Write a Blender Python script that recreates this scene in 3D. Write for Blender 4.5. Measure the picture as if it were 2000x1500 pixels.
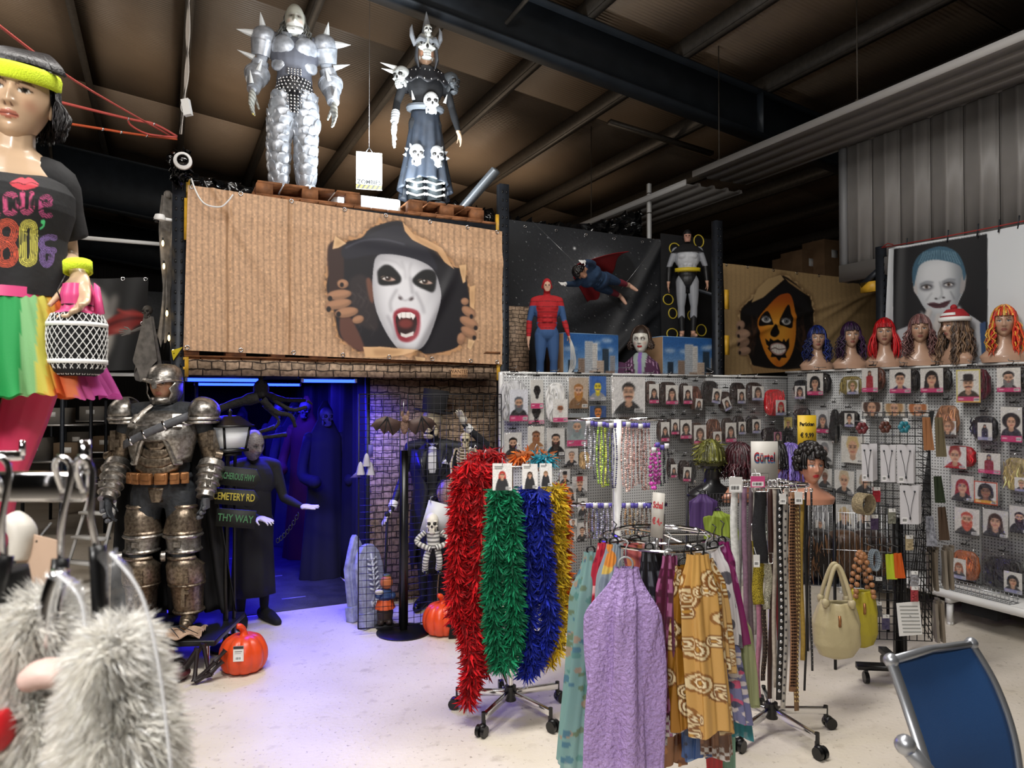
import bpy,math,random
import numpy as np
from mathutils import Vector,Matrix,Euler
for o in list(bpy.data.objects):
 bpy.data.objects.remove(o)
SC=bpy.context.scene
COL=SC.collection
PI=math.pi
# ------ camera, world, light, exposure
F=1400.0
PITCH=math.atan(25/F)
CAMZ=1.75
cam_d=bpy.data.cameras.new('camera')
cam_d.sensor_width=36.0
cam_d.lens=36.0*F/2000.0
cam_d.clip_start=0.05
cam_d.dof.use_dof=True
cam_d.dof.focus_distance=5.0
cam_d.dof.aperture_fstop=6.5
cam=bpy.data.objects.new('camera',cam_d)
cam.location=(0,0,CAMZ)
cam.rotation_euler=(PI/2+PITCH,0,0)
COL.objects.link(cam)
SC.camera=cam
SC.view_settings.view_transform='Standard'
SC.view_settings.look='None'
SC.view_settings.gamma=1.0
SC.view_settings.use_curve_mapping=False
SC.view_settings.exposure=0.0
world=bpy.data.worlds.new('world')
SC.world=world
world.use_nodes=True
world.node_tree.nodes['Background'].inputs[0].default_value=(0.55,0.53,0.52,1)
world.node_tree.nodes['Background'].inputs[1].default_value=0.12
TH=math.atan(0.486)
CT,ST=math.cos(TH),math.sin(TH)
def SV(u,v,z=0.0):
 return Vector((u*CT-v*ST,u*ST+v*CT,z))
def lamp(name,kind,loc,energy,color=(1,1,1),size=1.0,size_y=None,target=None,spot=None,blend=0.5):
 d=bpy.data.lights.new(name,kind)
 d.energy=energy
 d.color=color
 if kind=='AREA':
  d.size=size
  if size_y:
   d.shape='RECTANGLE'
   d.size_y=size_y
 else:
  d.shadow_soft_size=size
 if spot:
  d.spot_size=math.radians(spot)
  d.spot_blend=blend
 o=bpy.data.objects.new(name,d)
 o.location=loc
 if target is not None:
  o.rotation_euler=(Vector(target)-Vector(loc)).to_track_quat('-Z','Y').to_euler()
 else:
  o.rotation_euler=(0,0,TH)
 COL.objects.link(o)
 return o
lamp('hall_and_fill_light','AREA',(-0.6,2.2,5.3),150,(1,.965,.92),3.0,0.4)
lamp('hall_and_fill_light','AREA',(0.9,3.6,5.2),120,(1,.965,.92),3.0,0.4)
lamp('hall_and_fill_light','AREA',(-0.8,-1.6,4.2),48,(1,.965,.92),2.4,0.5,target=(-.3,4.5,1.6))
lamp('hall_and_fill_light','AREA',(-1.7,0.2,4.0),42,(1,.97,.94),1.0,0.3)  # added fill lamp for the white fur at the near left, no fixture
lamp('hall_and_fill_light','AREA',(-0.7,-0.9,3.3),80,(1,.97,.94),.9,0.3,target=(-.7,.8,1.4))  # added lamp behind the camera, aimed at the fur to whiten it
lamp('aisle_spot','SPOT',(-1.6,2.6,4.6),260,(1,.97,.93),0.12,target=(-0.85,4.3,0),spot=62,blend=.8)
lamp('rack_floodlight','AREA',SV(1.75,5.6,3.5),42,(.86,.94,1.0),.5,.12,target=SV(1.78,6.3,4.6))
lamp('rack_floodlight','SPOT',SV(1.7,4.6,3.5),190,(.9,.95,1.0),.15,target=SV(1.55,6.1,4.5),spot=64,blend=.7)
lamp('rear_roof_fill','AREA',SV(3.0,11.5,4.2),60,(1,.80,.6),5,.6,target=SV(3,11,8))  # unseen fill lamps aimed up to brighten the rear roof
lamp('rear_roof_fill','AREA',SV(-3.5,10.5,4.2),52,(1,.88,.75),4,.6,target=SV(-3,9,8))
lamp('roof_fill_light','AREA',SV(-.5,3.4,3.9),26,(1,.88,.76),3,.6,target=SV(-.5,5.4,8))  # added fill aimed up at the roof to brighten it, no fixture
lamp('rear_floor_light','AREA',SV(-3.0,8.0,4.6),60,(1,.9,.8),3,.5)
lamp('tunnel_blue_light','AREA',SV(0.8,6.2,1.86),85,(.03,.02,1.0),1.1,.1)
lamp('tunnel_blue_light','AREA',SV(0.8,7.7,1.9),60,(.03,.02,1.0),1.3,.1)
lamp('tunnel_blue_light','AREA',SV(0.8,9.4,1.9),40,(.03,.02,1.0),1.3,.1)
# ------ pixels of the 2000x1500 frame to points
def ray(px,py):
 xc,yc=(px-1000.0)/F,(750.0-py)/F
 y=math.cos(PITCH)-yc*math.sin(PITCH)
 z=math.sin(PITCH)+yc*math.cos(PITCH)
 return Vector((xc/y,1.0,z/y))
def W(px,py,D):
 r=ray(px,py)*D
 return Vector((r.x,r.y,r.z+CAMZ))
def G(px,py,z=0.0):
 r=ray(px,py)
 t=(z-CAMZ)/r.z
 return Vector((r.x*t,r.y*t,z))
def onv(px,py,v):
 r=ray(px,py)
 t=v/(-ST*r.x+CT*r.y)
 return Vector((r.x*t,r.y*t,r.z*t+CAMZ))
def onu(px,py,u):
 r=ray(px,py)
 t=u/(CT*r.x+ST*r.y)
 return Vector((r.x*t,r.y*t,r.z*t+CAMZ))
def uv(p):
 return(p.x*CT+p.y*ST,-p.x*ST+p.y*CT)
 # ------ colours and materials
def hx(c):
 if isinstance(c,str):
  c=c.lstrip('#')
  return tuple(int(c[i:i+2],16)/255 for i in(0,2,4))
 return tuple(c[:3])
def lin(c):
 a=np.clip(np.asarray(hx(c)if isinstance(c,(str,tuple,list))else c,float),0,1)
 return np.where(a<=0.04045,a/12.92,((a+0.055)/1.055)**2.4)
_M={}
def _base(key):
 m=bpy.data.materials.new(key)
 m.use_nodes=True
 nt=m.node_tree
 b=nt.nodes['Principled BSDF']
 return m,nt,b
def _bump(nt,b,tex_out,strength,dist=.01):
 bp=nt.nodes.new('ShaderNodeBump')
 bp.inputs['Strength'].default_value=strength
 bp.inputs['Distance'].default_value=dist
 nt.links.new(tex_out,bp.inputs['Height'])
 nt.links.new(bp.outputs[0],b.inputs['Normal'])
def mat(name,col='#808080',rough=.5,metal=0.,noise=0.,nscale=20.,bump=0.,bscale=None,emit=0.,alpha=1.,coat=0.,col2=None,sheen=0.,trans=0.,dist=.01):
 if name in _M:
  return _M[name]
 m,nt,b=_base(name)
 c=lin(col)
 b.inputs['Base Color'].default_value=(*c,1)
 b.inputs['Roughness'].default_value=rough
 b.inputs['Metallic'].default_value=metal
 if coat:
  b.inputs['Coat Weight'].default_value=coat
 if sheen:
  b.inputs['Sheen Weight'].default_value=sheen
 if emit:
  b.inputs['Emission Color'].default_value=(*c,1)
  b.inputs['Emission Strength'].default_value=emit
 if trans:
  b.inputs['Transmission Weight'].default_value=trans
 if alpha<1:
  b.inputs['Alpha'].default_value=alpha
 if noise or bump:
  tc=nt.nodes.new('ShaderNodeTexCoord')
  n=nt.nodes.new('ShaderNodeTexNoise')
  n.inputs['Scale'].default_value=nscale
  n.inputs['Detail'].default_value=6
  nt.links.new(tc.outputs['Object'],n.inputs['Vector'])
  if noise:
   r=nt.nodes.new('ShaderNodeValToRGB')
   lo=lin(col2)if col2 else c*(1-noise)
   hi=c if col2 else np.clip(c*(1+noise),0,1)
   r.color_ramp.elements[0].position=.35
   r.color_ramp.elements[1].position=.65
   r.color_ramp.elements[0].color=(*lo,1)
   r.color_ramp.elements[1].color=(*hi,1)
   nt.links.new(n.outputs['Fac'],r.inputs[0])
   nt.links.new(r.outputs[0],b.inputs['Base Color'])
  if bump:
   n2=n
   if bscale:
    n2=nt.nodes.new('ShaderNodeTexNoise')
    n2.inputs['Scale'].default_value=bscale
    n2.inputs['Detail'].default_value=4
    nt.links.new(tc.outputs['Object'],n2.inputs['Vector'])
   _bump(nt,b,n2.outputs['Fac'],bump,dist)
 _M[name]=m
 return m
def vc(rough=.6,metal=0.,bump=0.,bscale=60.,sheen=0.,coat=0.,trl=0.,dist=.01,alpha=1.):
 """material whose colour is the mesh attribute Col (flat prints, dyed cloth, hair)"""
 key='dyed_%g_%g_%g_%g_%g_%g_%g_%g'%(rough,metal,bump,bscale,sheen,coat,trl,alpha)
 if key in _M:
  return _M[key]
 m,nt,b=_base(key)
 a=nt.nodes.new('ShaderNodeAttribute')
 a.attribute_name='Col'
 nt.links.new(a.outputs['Color'],b.inputs['Base Color'])
 b.inputs['Roughness'].default_value=rough
 b.inputs['Metallic'].default_value=metal
 b.inputs['Sheen Weight'].default_value=sheen
 b.inputs['Coat Weight'].default_value=coat
 b.inputs['Alpha'].default_value=alpha
 if bump:
  tc=nt.nodes.new('ShaderNodeTexCoord')
  n=nt.nodes.new('ShaderNodeTexNoise')
  n.inputs['Scale'].default_value=bscale
  n.inputs['Detail'].default_value=4
  nt.links.new(tc.outputs['Object'],n.inputs['Vector'])
  _bump(nt,b,n.outputs['Fac'],bump,dist)
 if trl:
  out=nt.nodes['Material Output']
  t=nt.nodes.new('ShaderNodeBsdfTranslucent')
  nt.links.new(a.outputs['Color'],t.inputs['Color'])
  mx=nt.nodes.new('ShaderNodeMixShader')
  mx.inputs[0].default_value=trl
  nt.links.new(b.outputs[0],mx.inputs[1])
  nt.links.new(t.outputs[0],mx.inputs[2])
  nt.links.new(mx.outputs[0],out.inputs['Surface'])
 _M[key]=m
 return m
def film(name='clear_film',tint=(1,1,1),gloss=.10,rough=.12,haze=0.):
 """thin clear plastic: mostly lets light through, glossy, a little hazy"""
 if name in _M:
  return _M[name]
 m,nt,b=_base(name)
 nt.nodes.remove(b)
 out=nt.nodes['Material Output']
 tr=nt.nodes.new('ShaderNodeBsdfTransparent')
 tr.inputs[0].default_value=(*tint,1)
 gl=nt.nodes.new('ShaderNodeBsdfGlossy')
 gl.inputs['Roughness'].default_value=rough
 mx=nt.nodes.new('ShaderNodeMixShader')
 mx.inputs[0].default_value=gloss
 tc=nt.nodes.new('ShaderNodeTexCoord')
 n=nt.nodes.new('ShaderNodeTexNoise')
 n.inputs['Scale'].default_value=22
 n.inputs['Detail'].default_value=3
 nt.links.new(tc.outputs['Object'],n.inputs['Vector'])
 bp=nt.nodes.new('ShaderNodeBump')
 bp.inputs['Strength'].default_value=.8
 bp.inputs['Distance'].default_value=.02
 nt.links.new(n.outputs['Fac'],bp.inputs['Height'])
 nt.links.new(bp.outputs[0],gl.inputs['Normal'])
 nt.links.new(tr.outputs[0],mx.inputs[1])
 nt.links.new(gl.outputs[0],mx.inputs[2])
 last=mx
 if haze:
  df=nt.nodes.new('ShaderNodeBsdfDiffuse')
  df.inputs[0].default_value=(.85,.86,.88,1)
  m2=nt.nodes.new('ShaderNodeMixShader')
  m2.inputs[0].default_value=haze
  nt.links.new(mx.outputs[0],m2.inputs[1])
  nt.links.new(df.outputs[0],m2.inputs[2])
  last=m2
 nt.links.new(last.outputs[0],out.inputs['Surface'])
 _M[name]=m
 return m
 # ------ mesh building
def frame_of(d,up=(0,0,1)):
 d=np.asarray(d,float)
 d=d/(np.linalg.norm(d)+1e-12)
 up=np.asarray(up,float)
 if abs(d@up)>.97:
  up=np.array((1.,0,0))if abs(d[0])<.9 else np.array((0,1.,0))
 a=np.cross(up,d);a/=np.linalg.norm(a)
 b=np.cross(d,a)
 return a,b,d
class MB:
 def __init__(s):
  s.V,s.Q,s.T,s.N,s.C,s.n=[],[],[],[],[],0
  s.M=None
  s.col=(.5,.5,.5)
 def add(s,V,quads=None,tris=None,ngons=None,col=None):
  V=np.asarray(V,float).reshape(-1,3)
  if s.M is not None:
   m=np.asarray(s.M,float)
   V=V@m[:3,:3].T+m[:3,3]
  c=s.col if col is None else col
  if isinstance(c,np.ndarray)and c.ndim==2:
   cc=lin(c)
  else:
   cc=np.tile(lin(c),(len(V),1))
  s.V.append(V);s.C.append(cc)
  if quads is not None and len(quads):
   s.Q.append(np.asarray(quads,int)+s.n)
  if tris is not None and len(tris):
   s.T.append(np.asarray(tris,int)+s.n)
  if ngons:
   s.N+=[[i+s.n for i in f]for f in ngons]
  s.n+=len(V)
 def box(s,c,size,rz=0,R=None,col=None,taper=1.0):
  h=np.asarray(size,float)/2
  V=np.array([(x,y,z)for z in(-1,1)for y in(-1,1)for x in(-1,1)],float)
  V[4:,:2]*=taper
  V=V*h
  if R is None and rz:
   R=Matrix.Rotation(rz,3,'Z')
  if R is not None:
   V=V@np.asarray(R,float)[:3,:3].T
  s.add(V+np.asarray(c,float),[(0,2,3,1),(4,5,7,6),(0,1,5,4),(2,6,7,3),(0,4,6,2),(1,3,7,5)],col=col)
 def bar(s,a,b,w,h,up=(0,0,1),col=None):
  a=np.asarray(a,float);b=np.asarray(b,float)
  x,y,d=frame_of(b-a,up)
  V=[p+x*i*w/2+y*j*h/2 for p in(a,b)for j in(-1,1)for i in(-1,1)]
  s.add(V,[(0,2,3,1),(4,5,7,6),(0,1,5,4),(2,6,7,3),(0,4,6,2),(1,3,7,5)],col=col)
 def tube(s,P,r,seg=8,cap=True,col=None,flat=1.0,up=(0,0,1),closed=False):
  P=np.asarray(P,float)
  n=len(P)
  r=np.broadcast_to(np.asarray(r,float),(n,))
  Tn=np.gradient(P,axis=0)if n>2 else np.tile(P[1]-P[0],(n,1))
  if closed:
   Tn=np.roll(P,-1,0)-np.roll(P,1,0)
  a0=None
  rings=[]
  ang=np.arange(seg)*2*PI/seg
  for i in range(n):
   t=Tn[i]/(np.linalg.norm(Tn[i])+1e-12)
   if a0 is None:
    a,b,_=frame_of(t,up)
   else:
    a=a0-t*(a0@t)
    a/=np.linalg.norm(a)+1e-12
    b=np.cross(t,a)
   a0=a
   rings.append(P[i]+r[i]*(np.outer(np.cos(ang),a)+flat*np.outer(np.sin(ang),b)))
  V=np.concatenate(rings)
  k=np.arange(seg);k2=(k+1)%seg
  Q=[]
  m=n if closed else n-1
  for i in range(m):
   j=(i+1)%n
   Q.append(np.stack([i*seg+k,i*seg+k2,j*seg+k2,j*seg+k],1))
  ng=None
  if cap and not closed:
   ng=[list(range(seg-1,-1,-1)),list(range((n-1)*seg,n*seg))]
  cc=col
  if isinstance(col,np.ndarray)and col.ndim==2 and len(col)==n:
   cc=np.repeat(col,seg,0)
  s.add(V,np.concatenate(Q),ngons=ng,col=cc)
 def cyl(s,a,b,r,seg=12,col=None):
  s.tube([a,b],r,seg,col=col)
 def lathe(s,prof,seg=24,c=(0,0,0),col=None,sx=1.,sy=1.,a0=0.,a1=2*PI,lob=0,lobamp=0.):
  prof=np.asarray(prof,float)
  full=abs(a1-a0-2*PI)<1e-6
  ang=a0+np.arange(seg+(0 if full else 1))*(a1-a0)/seg
  m=len(ang)
  mod=1+(lobamp*(np.abs(np.cos(ang*lob/2))**.7-.7)if lob else 0*ang)
  V=np.zeros((len(prof),m,3))
  V[:,:,0]=prof[:,:1]*np.cos(ang)*mod*sx
  V[:,:,1]=prof[:,:1]*np.sin(ang)*mod*sy
  V[:,:,2]=prof[:,1:2]
  idx=np.arange(len(prof)*m).reshape(len(prof),m)
  if full:
   nx=np.roll(idx,-1,1)
   Q=np.stack([idx[:-1],nx[:-1],nx[1:],idx[1:]],-1).reshape(-1,4)
  else:
   Q=np.stack([idx[:-1,:-1],idx[:-1,1:],idx[1:,1:],idx[1:,:-1]],-1).reshape(-1,4)
  s.add(V.reshape(-1,3)+np.asarray(c,float),Q,col=col)
 def ell(s,c,r,su=16,sv=10,R=None,col=None):
  th=np.linspace(0,PI,sv+1)[:,None]
  ph=np.arange(su)*2*PI/su
  V=np.stack([np.sin(th)*np.cos(ph),np.sin(th)*np.sin(ph),np.cos(th)+0*ph],-1).reshape(-1,3)
  V=V*np.asarray(np.broadcast_to(r,3),float)
  if R is not None:
   V=V@np.asarray(R,float)[:3,:3].T
  idx=np.arange((sv+1)*su).reshape(sv+1,su)
  nx=np.roll(idx,-1,1)
  Q=np.stack([idx[:-1],idx[1:],nx[1:],nx[:-1]],-1).reshape(-1,4)
  s.add(V+np.asarray(c,float),Q,col=col)
 def grid(s,P,col=None,two=0.,closed=False):
  """P: (ny,nx,3); col optional (ny,nx,3)"""
  P=np.asarray(P,float)
  ny,nx=P.shape[:2]
  idx=np.arange(ny*nx).reshape(ny,nx)
  if closed:
   r=np.roll(idx,-1,1)
   Q=np.stack([idx[:-1],r[:-1],r[1:],idx[1:]],-1).reshape(-1,4)
  else:
   Q=np.stack([idx[:-1,:-1],idx[:-1,1:],idx[1:,1:],idx[1:,:-1]],-1).reshape(-1,4)
  c=col
  if isinstance(col,np.ndarray)and col.ndim==3:
   c=col.reshape(-1,3)
  s.add(P.reshape(-1,3),Q,col=c)
 def prism(s,pts,d,col=None,M=None):
  """polygon in local xz plane, extruded along +y by d"""
  n=len(pts)
  V=[(x,0,z)for x,z in pts]+[(x,d,z)for x,z in pts]
  V=np.array(V,float)
  if M is not None:
   m=np.asarray(M,float)
   V=V@m[:3,:3].T+m[:3,3]
  s.add(V,[(i,(i+1)%n,n+(i+1)%n,n+i)for i in range(n)],ngons=[list(range(n-1,-1,-1)),list(range(n,2*n))],col=col)
 def mesh(s,name):
  me=bpy.data.meshes.new(name)
  V=np.concatenate(s.V)
  me.vertices.add(len(V))
  me.vertices.foreach_set('co',V.astype(np.float32).ravel())
  loops,tot=[],[]
  for A in s.Q:
   loops.append(A.ravel());tot.append(np.full(len(A),4))
  for A in s.T:
   loops.append(A.ravel());tot.append(np.full(len(A),3))
  for f in s.N:
   loops.append(np.array(f));tot.append(np.array([len(f)]))
  L=np.concatenate(loops);Tt=np.concatenate(tot)
  me.loops.add(len(L))
  me.loops.foreach_set('vertex_index',L.astype(np.int32))
  me.polygons.add(len(Tt))
  st=np.concatenate([[0],np.cumsum(Tt)[:-1]])
  me.polygons.foreach_set('loop_start',st.astype(np.int32))
  me.polygons.foreach_set('loop_total',Tt.astype(np.int32))
  C=np.concatenate(s.C)
  at=me.color_attributes.new('Col','FLOAT_COLOR','POINT')
  at.data.foreach_set('color',np.concatenate([C,np.ones((len(C),1))],1).astype(np.float32).ravel())
  me.update(calc_edges=True)
  me.validate()
  return me
 def build(s,name,m,parent=None,smooth=None,bevel=0.,loc=None,rz=0.,solid=0.,sub=0,kind=None,label=None):
  me=s.mesh(name)
  o=bpy.data.objects.new(name,me)
  me.materials.append(m)
  if smooth is not None:
   me.polygons.foreach_set('use_smooth',np.ones(len(me.polygons),bool))
   if smooth is not True:
    me.set_sharp_from_angle(angle=math.radians(smooth))
  if bevel:
   b=o.modifiers.new('bevel','BEVEL')
   b.width=bevel;b.segments=2;b.limit_method='ANGLE';b.angle_limit=.7
  if solid:
   b=o.modifiers.new('solidify','SOLIDIFY')
   b.thickness=solid;b.offset=0
  if sub:
   b=o.modifiers.new('subsurf','SUBSURF')
   b.levels=b.render_levels=sub
  if loc is not None:
   o.location=loc
  o.rotation_euler=(0,0,rz)
  if parent:
   o.parent=parent
  COL.objects.link(o)
  if kind:
   o['kind']=kind
  if label:
   o['label']=label
  return o
def tag(o,label,cat,group=None,kind=None):
 o['label']=label
 if cat:
  o['category']=cat
 if group:
  o['group']=group
 if kind:
  o['kind']=kind
 return o
def thing(name,label,cat,loc=(0,0,0),rz=0.,group=None,rot=None):
 o=bpy.data.objects.new(name,None)
 o.empty_display_size=.1
 COL.objects.link(o)
 o.location=loc
 o.rotation_euler=rot if rot else(0,0,rz)
 return tag(o,label,cat,group)
def dup(root,loc,rz=None,label=None,group=None):
 r=root.copy();COL.objects.link(r)
 r.location=loc
 if rz is not None:
  r.rotation_euler=(0,0,rz)
 if label:
  r['label']=label
 if group:
  r['group']=group
 for ch in list(root.children):
  c=ch.copy();COL.objects.link(c);c.parent=r
  for g in ch.children:
   d=g.copy();COL.objects.link(d);d.parent=c
 return r
def curve_pts(P,n=8,closed=False):
 """Catmull-Rom through P"""
 P=np.asarray(P,float)
 m=len(P)
 out=[]
 for i in range(m if closed else m-1):
  if closed:
   p0,p1,p2,p3=P[(i-1)%m],P[i],P[(i+1)%m],P[(i+2)%m]
  else:
   p0,p1,p2,p3=P[max(i-1,0)],P[i],P[i+1],P[min(i+2,m-1)]
  t=np.arange(n)[:,None]/n
  out.append(.5*(2*p1+(p2-p0)*t+(2*p0-5*p1+4*p2-p3)*t*t+(3*p1-p0-3*p2+p3)*t**3))
 if not closed:
  out.append(P[-1:])
 return np.concatenate(out)
def text(body,size,m,parent,loc,rot=(PI/2,0,0),name='lettering',depth=.001,align='CENTER',bold=0.,sx=1.):
 cu=bpy.data.curves.new(name,'FONT')
 cu.body=body;cu.size=size;cu.extrude=depth
 cu.align_x=align;cu.align_y='CENTER'
 cu.offset=bold
 cu.resolution_u=3
 o=bpy.data.objects.new(name,cu)
 cu.materials.append(m)
 o.location=loc;o.rotation_euler=rot
 o.scale=(sx,1,1)
 o.parent=parent
 COL.objects.link(o)
 return o
 # ------ painting of flat prints (colours end up on mesh vertices)
class Canvas:
 def __init__(s,x0,y0,x1,y1,w,h,bg):
  s.x0,s.y0,s.x1,s.y1,s.w,s.h=x0,y0,x1,y1,w,h
  s.A=np.zeros((h,w,3));s.A[:]=hx(bg)
  s.X,s.Y=np.meshgrid(np.linspace(x0,x1,w),np.linspace(y0,y1,h))
  s.dx,s.dy=(x1-x0)/(w-1),(y1-y0)/(h-1)
 def put(s,m,col,alpha=1.):
  m=(m*alpha)[...,None]
  s.A=s.A*(1-m)+m*np.asarray(hx(col)if isinstance(col,(str,tuple,list))else col)
 def blur(s,m,r):
  for ax,d in((0,s.dy),(1,s.dx)):
   k=max(1,int(round(r/abs(d))))
   for _ in range(2):
    c=np.cumsum(np.concatenate([np.repeat(np.take(m,[0],ax),k+1,ax),m,np.repeat(np.take(m,[-1],ax),k,ax)],ax),ax)
    L=m.shape[ax]
    m=(np.take(c,range(2*k+1,2*k+1+L),ax)-np.take(c,range(0,L),ax))/(2*k+1)
  return m
 def mask(s,P):
  P=np.asarray(P,float)
  m=np.zeros((s.h,s.w))
  for ox,oy in((-.25,-.25),(.25,-.25),(-.25,.25),(.25,.25)):
   X,Y=s.X+ox*s.dx,s.Y+oy*s.dy
   ins=np.zeros((s.h,s.w),bool)
   x1,y1=P[-1]
   for x2,y2 in P:
    if y1!=y2:
     c=((Y<y1)!=(Y<y2))&(X<(x2-x1)*(Y-y1)/(y2-y1)+x1)
     ins^=c
    x1,y1=x2,y2
   m+=ins
  return m/4
 def poly(s,P,col,alpha=1.,blur=0.):
  m=s.mask(P)
  s.put(s.blur(m,blur)if blur else m,col,alpha)
 def spl(s,P,col,alpha=1.,blur=0.):
  s.poly(curve_pts(P,6,True),col,alpha,blur)
 def ell(s,cx,cy,rx,ry,col,rot=0.,alpha=1.,blur=0.):
  c,q=math.cos(rot),math.sin(rot)
  dx,dy=s.X-cx,s.Y-cy
  d=np.sqrt(((dx*c+dy*q)/rx)**2+((-dx*q+dy*c)/ry)**2)
  e=.7*max(abs(s.dx)/rx,abs(s.dy)/ry)
  m=np.clip((1+e-d)/(2*e),0,1)
  s.put(s.blur(m,blur)if blur else m,col,alpha)
 def stroke(s,P,wd,col,alpha=1.,blur=0.,smooth=True):
  P=curve_pts(P,6)if smooth and len(P)>2 else np.asarray(P,float)
  D=np.full((s.h,s.w),1e9)
  for(x1,y1),(x2,y2)in zip(P[:-1],P[1:]):
   vx,vy=x2-x1,y2-y1
   t=np.clip(((s.X-x1)*vx+(s.Y-y1)*vy)/(vx*vx+vy*vy+1e-9),0,1)
   D=np.minimum(D,np.hypot(s.X-x1-t*vx,s.Y-y1-t*vy))
  e=.6*max(abs(s.dx),abs(s.dy))
  m=np.clip((wd/2+e-D)/(2*e),0,1)
  s.put(s.blur(m,blur)if blur else m,col,alpha)
 def rect(s,x0,y0,x1,y1,col,alpha=1.):
  ex,ey=abs(s.dx),abs(s.dy)
  m=np.clip((s.X-x0)/ex+.5,0,1)*np.clip((x1-s.X)/ex+.5,0,1)*np.clip((s.Y-y0)/ey+.5,0,1)*np.clip((y1-s.Y)/ey+.5,0,1)
  s.put(m,col,alpha)
 def noise(s,amp,rng,cell=1):
  n=rng.standard_normal((s.h//cell+1,s.w//cell+1))
  n=np.kron(n,np.ones((cell,cell)))[:s.h,:s.w]
  s.A=s.A*(1+amp*n[...,None])
  # ====== the setting
def floor_mat():
 m,nt,b=_base('painted_concrete')
 tc=nt.nodes.new('ShaderNodeTexCoord')
 def noise(scale,det,p0,p1):
  n=nt.nodes.new('ShaderNodeTexNoise')
  n.inputs['Scale'].default_value=scale
  n.inputs['Detail'].default_value=det
  nt.links.new(tc.outputs['Object'],n.inputs['Vector'])
  r=nt.nodes.new('ShaderNodeMapRange')
  r.inputs[1].default_value=p0;r.inputs[2].default_value=p1
  nt.links.new(n.outputs['Fac'],r.inputs[0])
  return n,r
 n1,r1=noise(1.3,5,.35,.7)
 n2,r2=noise(42,4,.63,.72)
 n3,r3=noise(9,8,.60,.74)
 base=nt.nodes.new('ShaderNodeMix');base.data_type='RGBA'
 base.inputs[6].default_value=(*lin('#dcd3c6'),1);base.inputs[7].default_value=(*lin('#c9bfae'),1)
 nt.links.new(r1.outputs[0],base.inputs[0])
 m2=nt.nodes.new('ShaderNodeMix');m2.data_type='RGBA'
 m2.inputs[7].default_value=(*lin('#8d8272'),1)
 nt.links.new(base.outputs[2],m2.inputs[6])
 mul=nt.nodes.new('ShaderNodeMath');mul.operation='MULTIPLY'
 nt.links.new(r2.outputs[0],mul.inputs[0]);mul.inputs[1].default_value=.75
 nt.links.new(mul.outputs[0],m2.inputs[0])
 m3=nt.nodes.new('ShaderNodeMix');m3.data_type='RGBA'
 m3.inputs[7].default_value=(*lin('#a09483'),1)
 nt.links.new(m2.outputs[2],m3.inputs[6])
 mul2=nt.nodes.new('ShaderNodeMath');mul2.operation='MULTIPLY'
 nt.links.new(r3.outputs[0],mul2.inputs[0]);mul2.inputs[1].default_value=.5
 nt.links.new(mul2.outputs[0],m3.inputs[0])
 nt.links.new(m3.outputs[2],b.inputs['Base Color'])
 b.inputs['Roughness'].default_value=.42
 _bump(nt,b,n2.outputs['Fac'],.25,.01)
 return m
def ribbed(name,col,scale,rough=.6,strength=.6,axis='X',metal=0.,col2=None):
 """sheet with fine ribs along one object axis"""
 m,nt,b=_base(name)
 b.inputs['Base Color'].default_value=(*lin(col),1)
 b.inputs['Roughness'].default_value=rough
 b.inputs['Metallic'].default_value=metal
 tc=nt.nodes.new('ShaderNodeTexCoord')
 w=nt.nodes.new('ShaderNodeTexWave')
 w.bands_direction=axis
 w.inputs['Scale'].default_value=scale
 nt.links.new(tc.outputs['Object'],w.inputs['Vector'])
 n=nt.nodes.new('ShaderNodeTexNoise');n.inputs['Scale'].default_value=.9;n.inputs['Detail'].default_value=6
 nt.links.new(tc.outputs['Object'],n.inputs['Vector'])
 mx=nt.nodes.new('ShaderNodeMix');mx.data_type='RGBA'
 mx.inputs[6].default_value=(*lin(col),1);mx.inputs[7].default_value=(*(lin(col2)if col2 else lin(col)*.7),1)
 nt.links.new(n.outputs['Fac'],mx.inputs[0])
 nt.links.new(mx.outputs[2],b.inputs['Base Color'])
 _bump(nt,b,w.outputs['Fac'],strength,.01)
 return m
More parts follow.
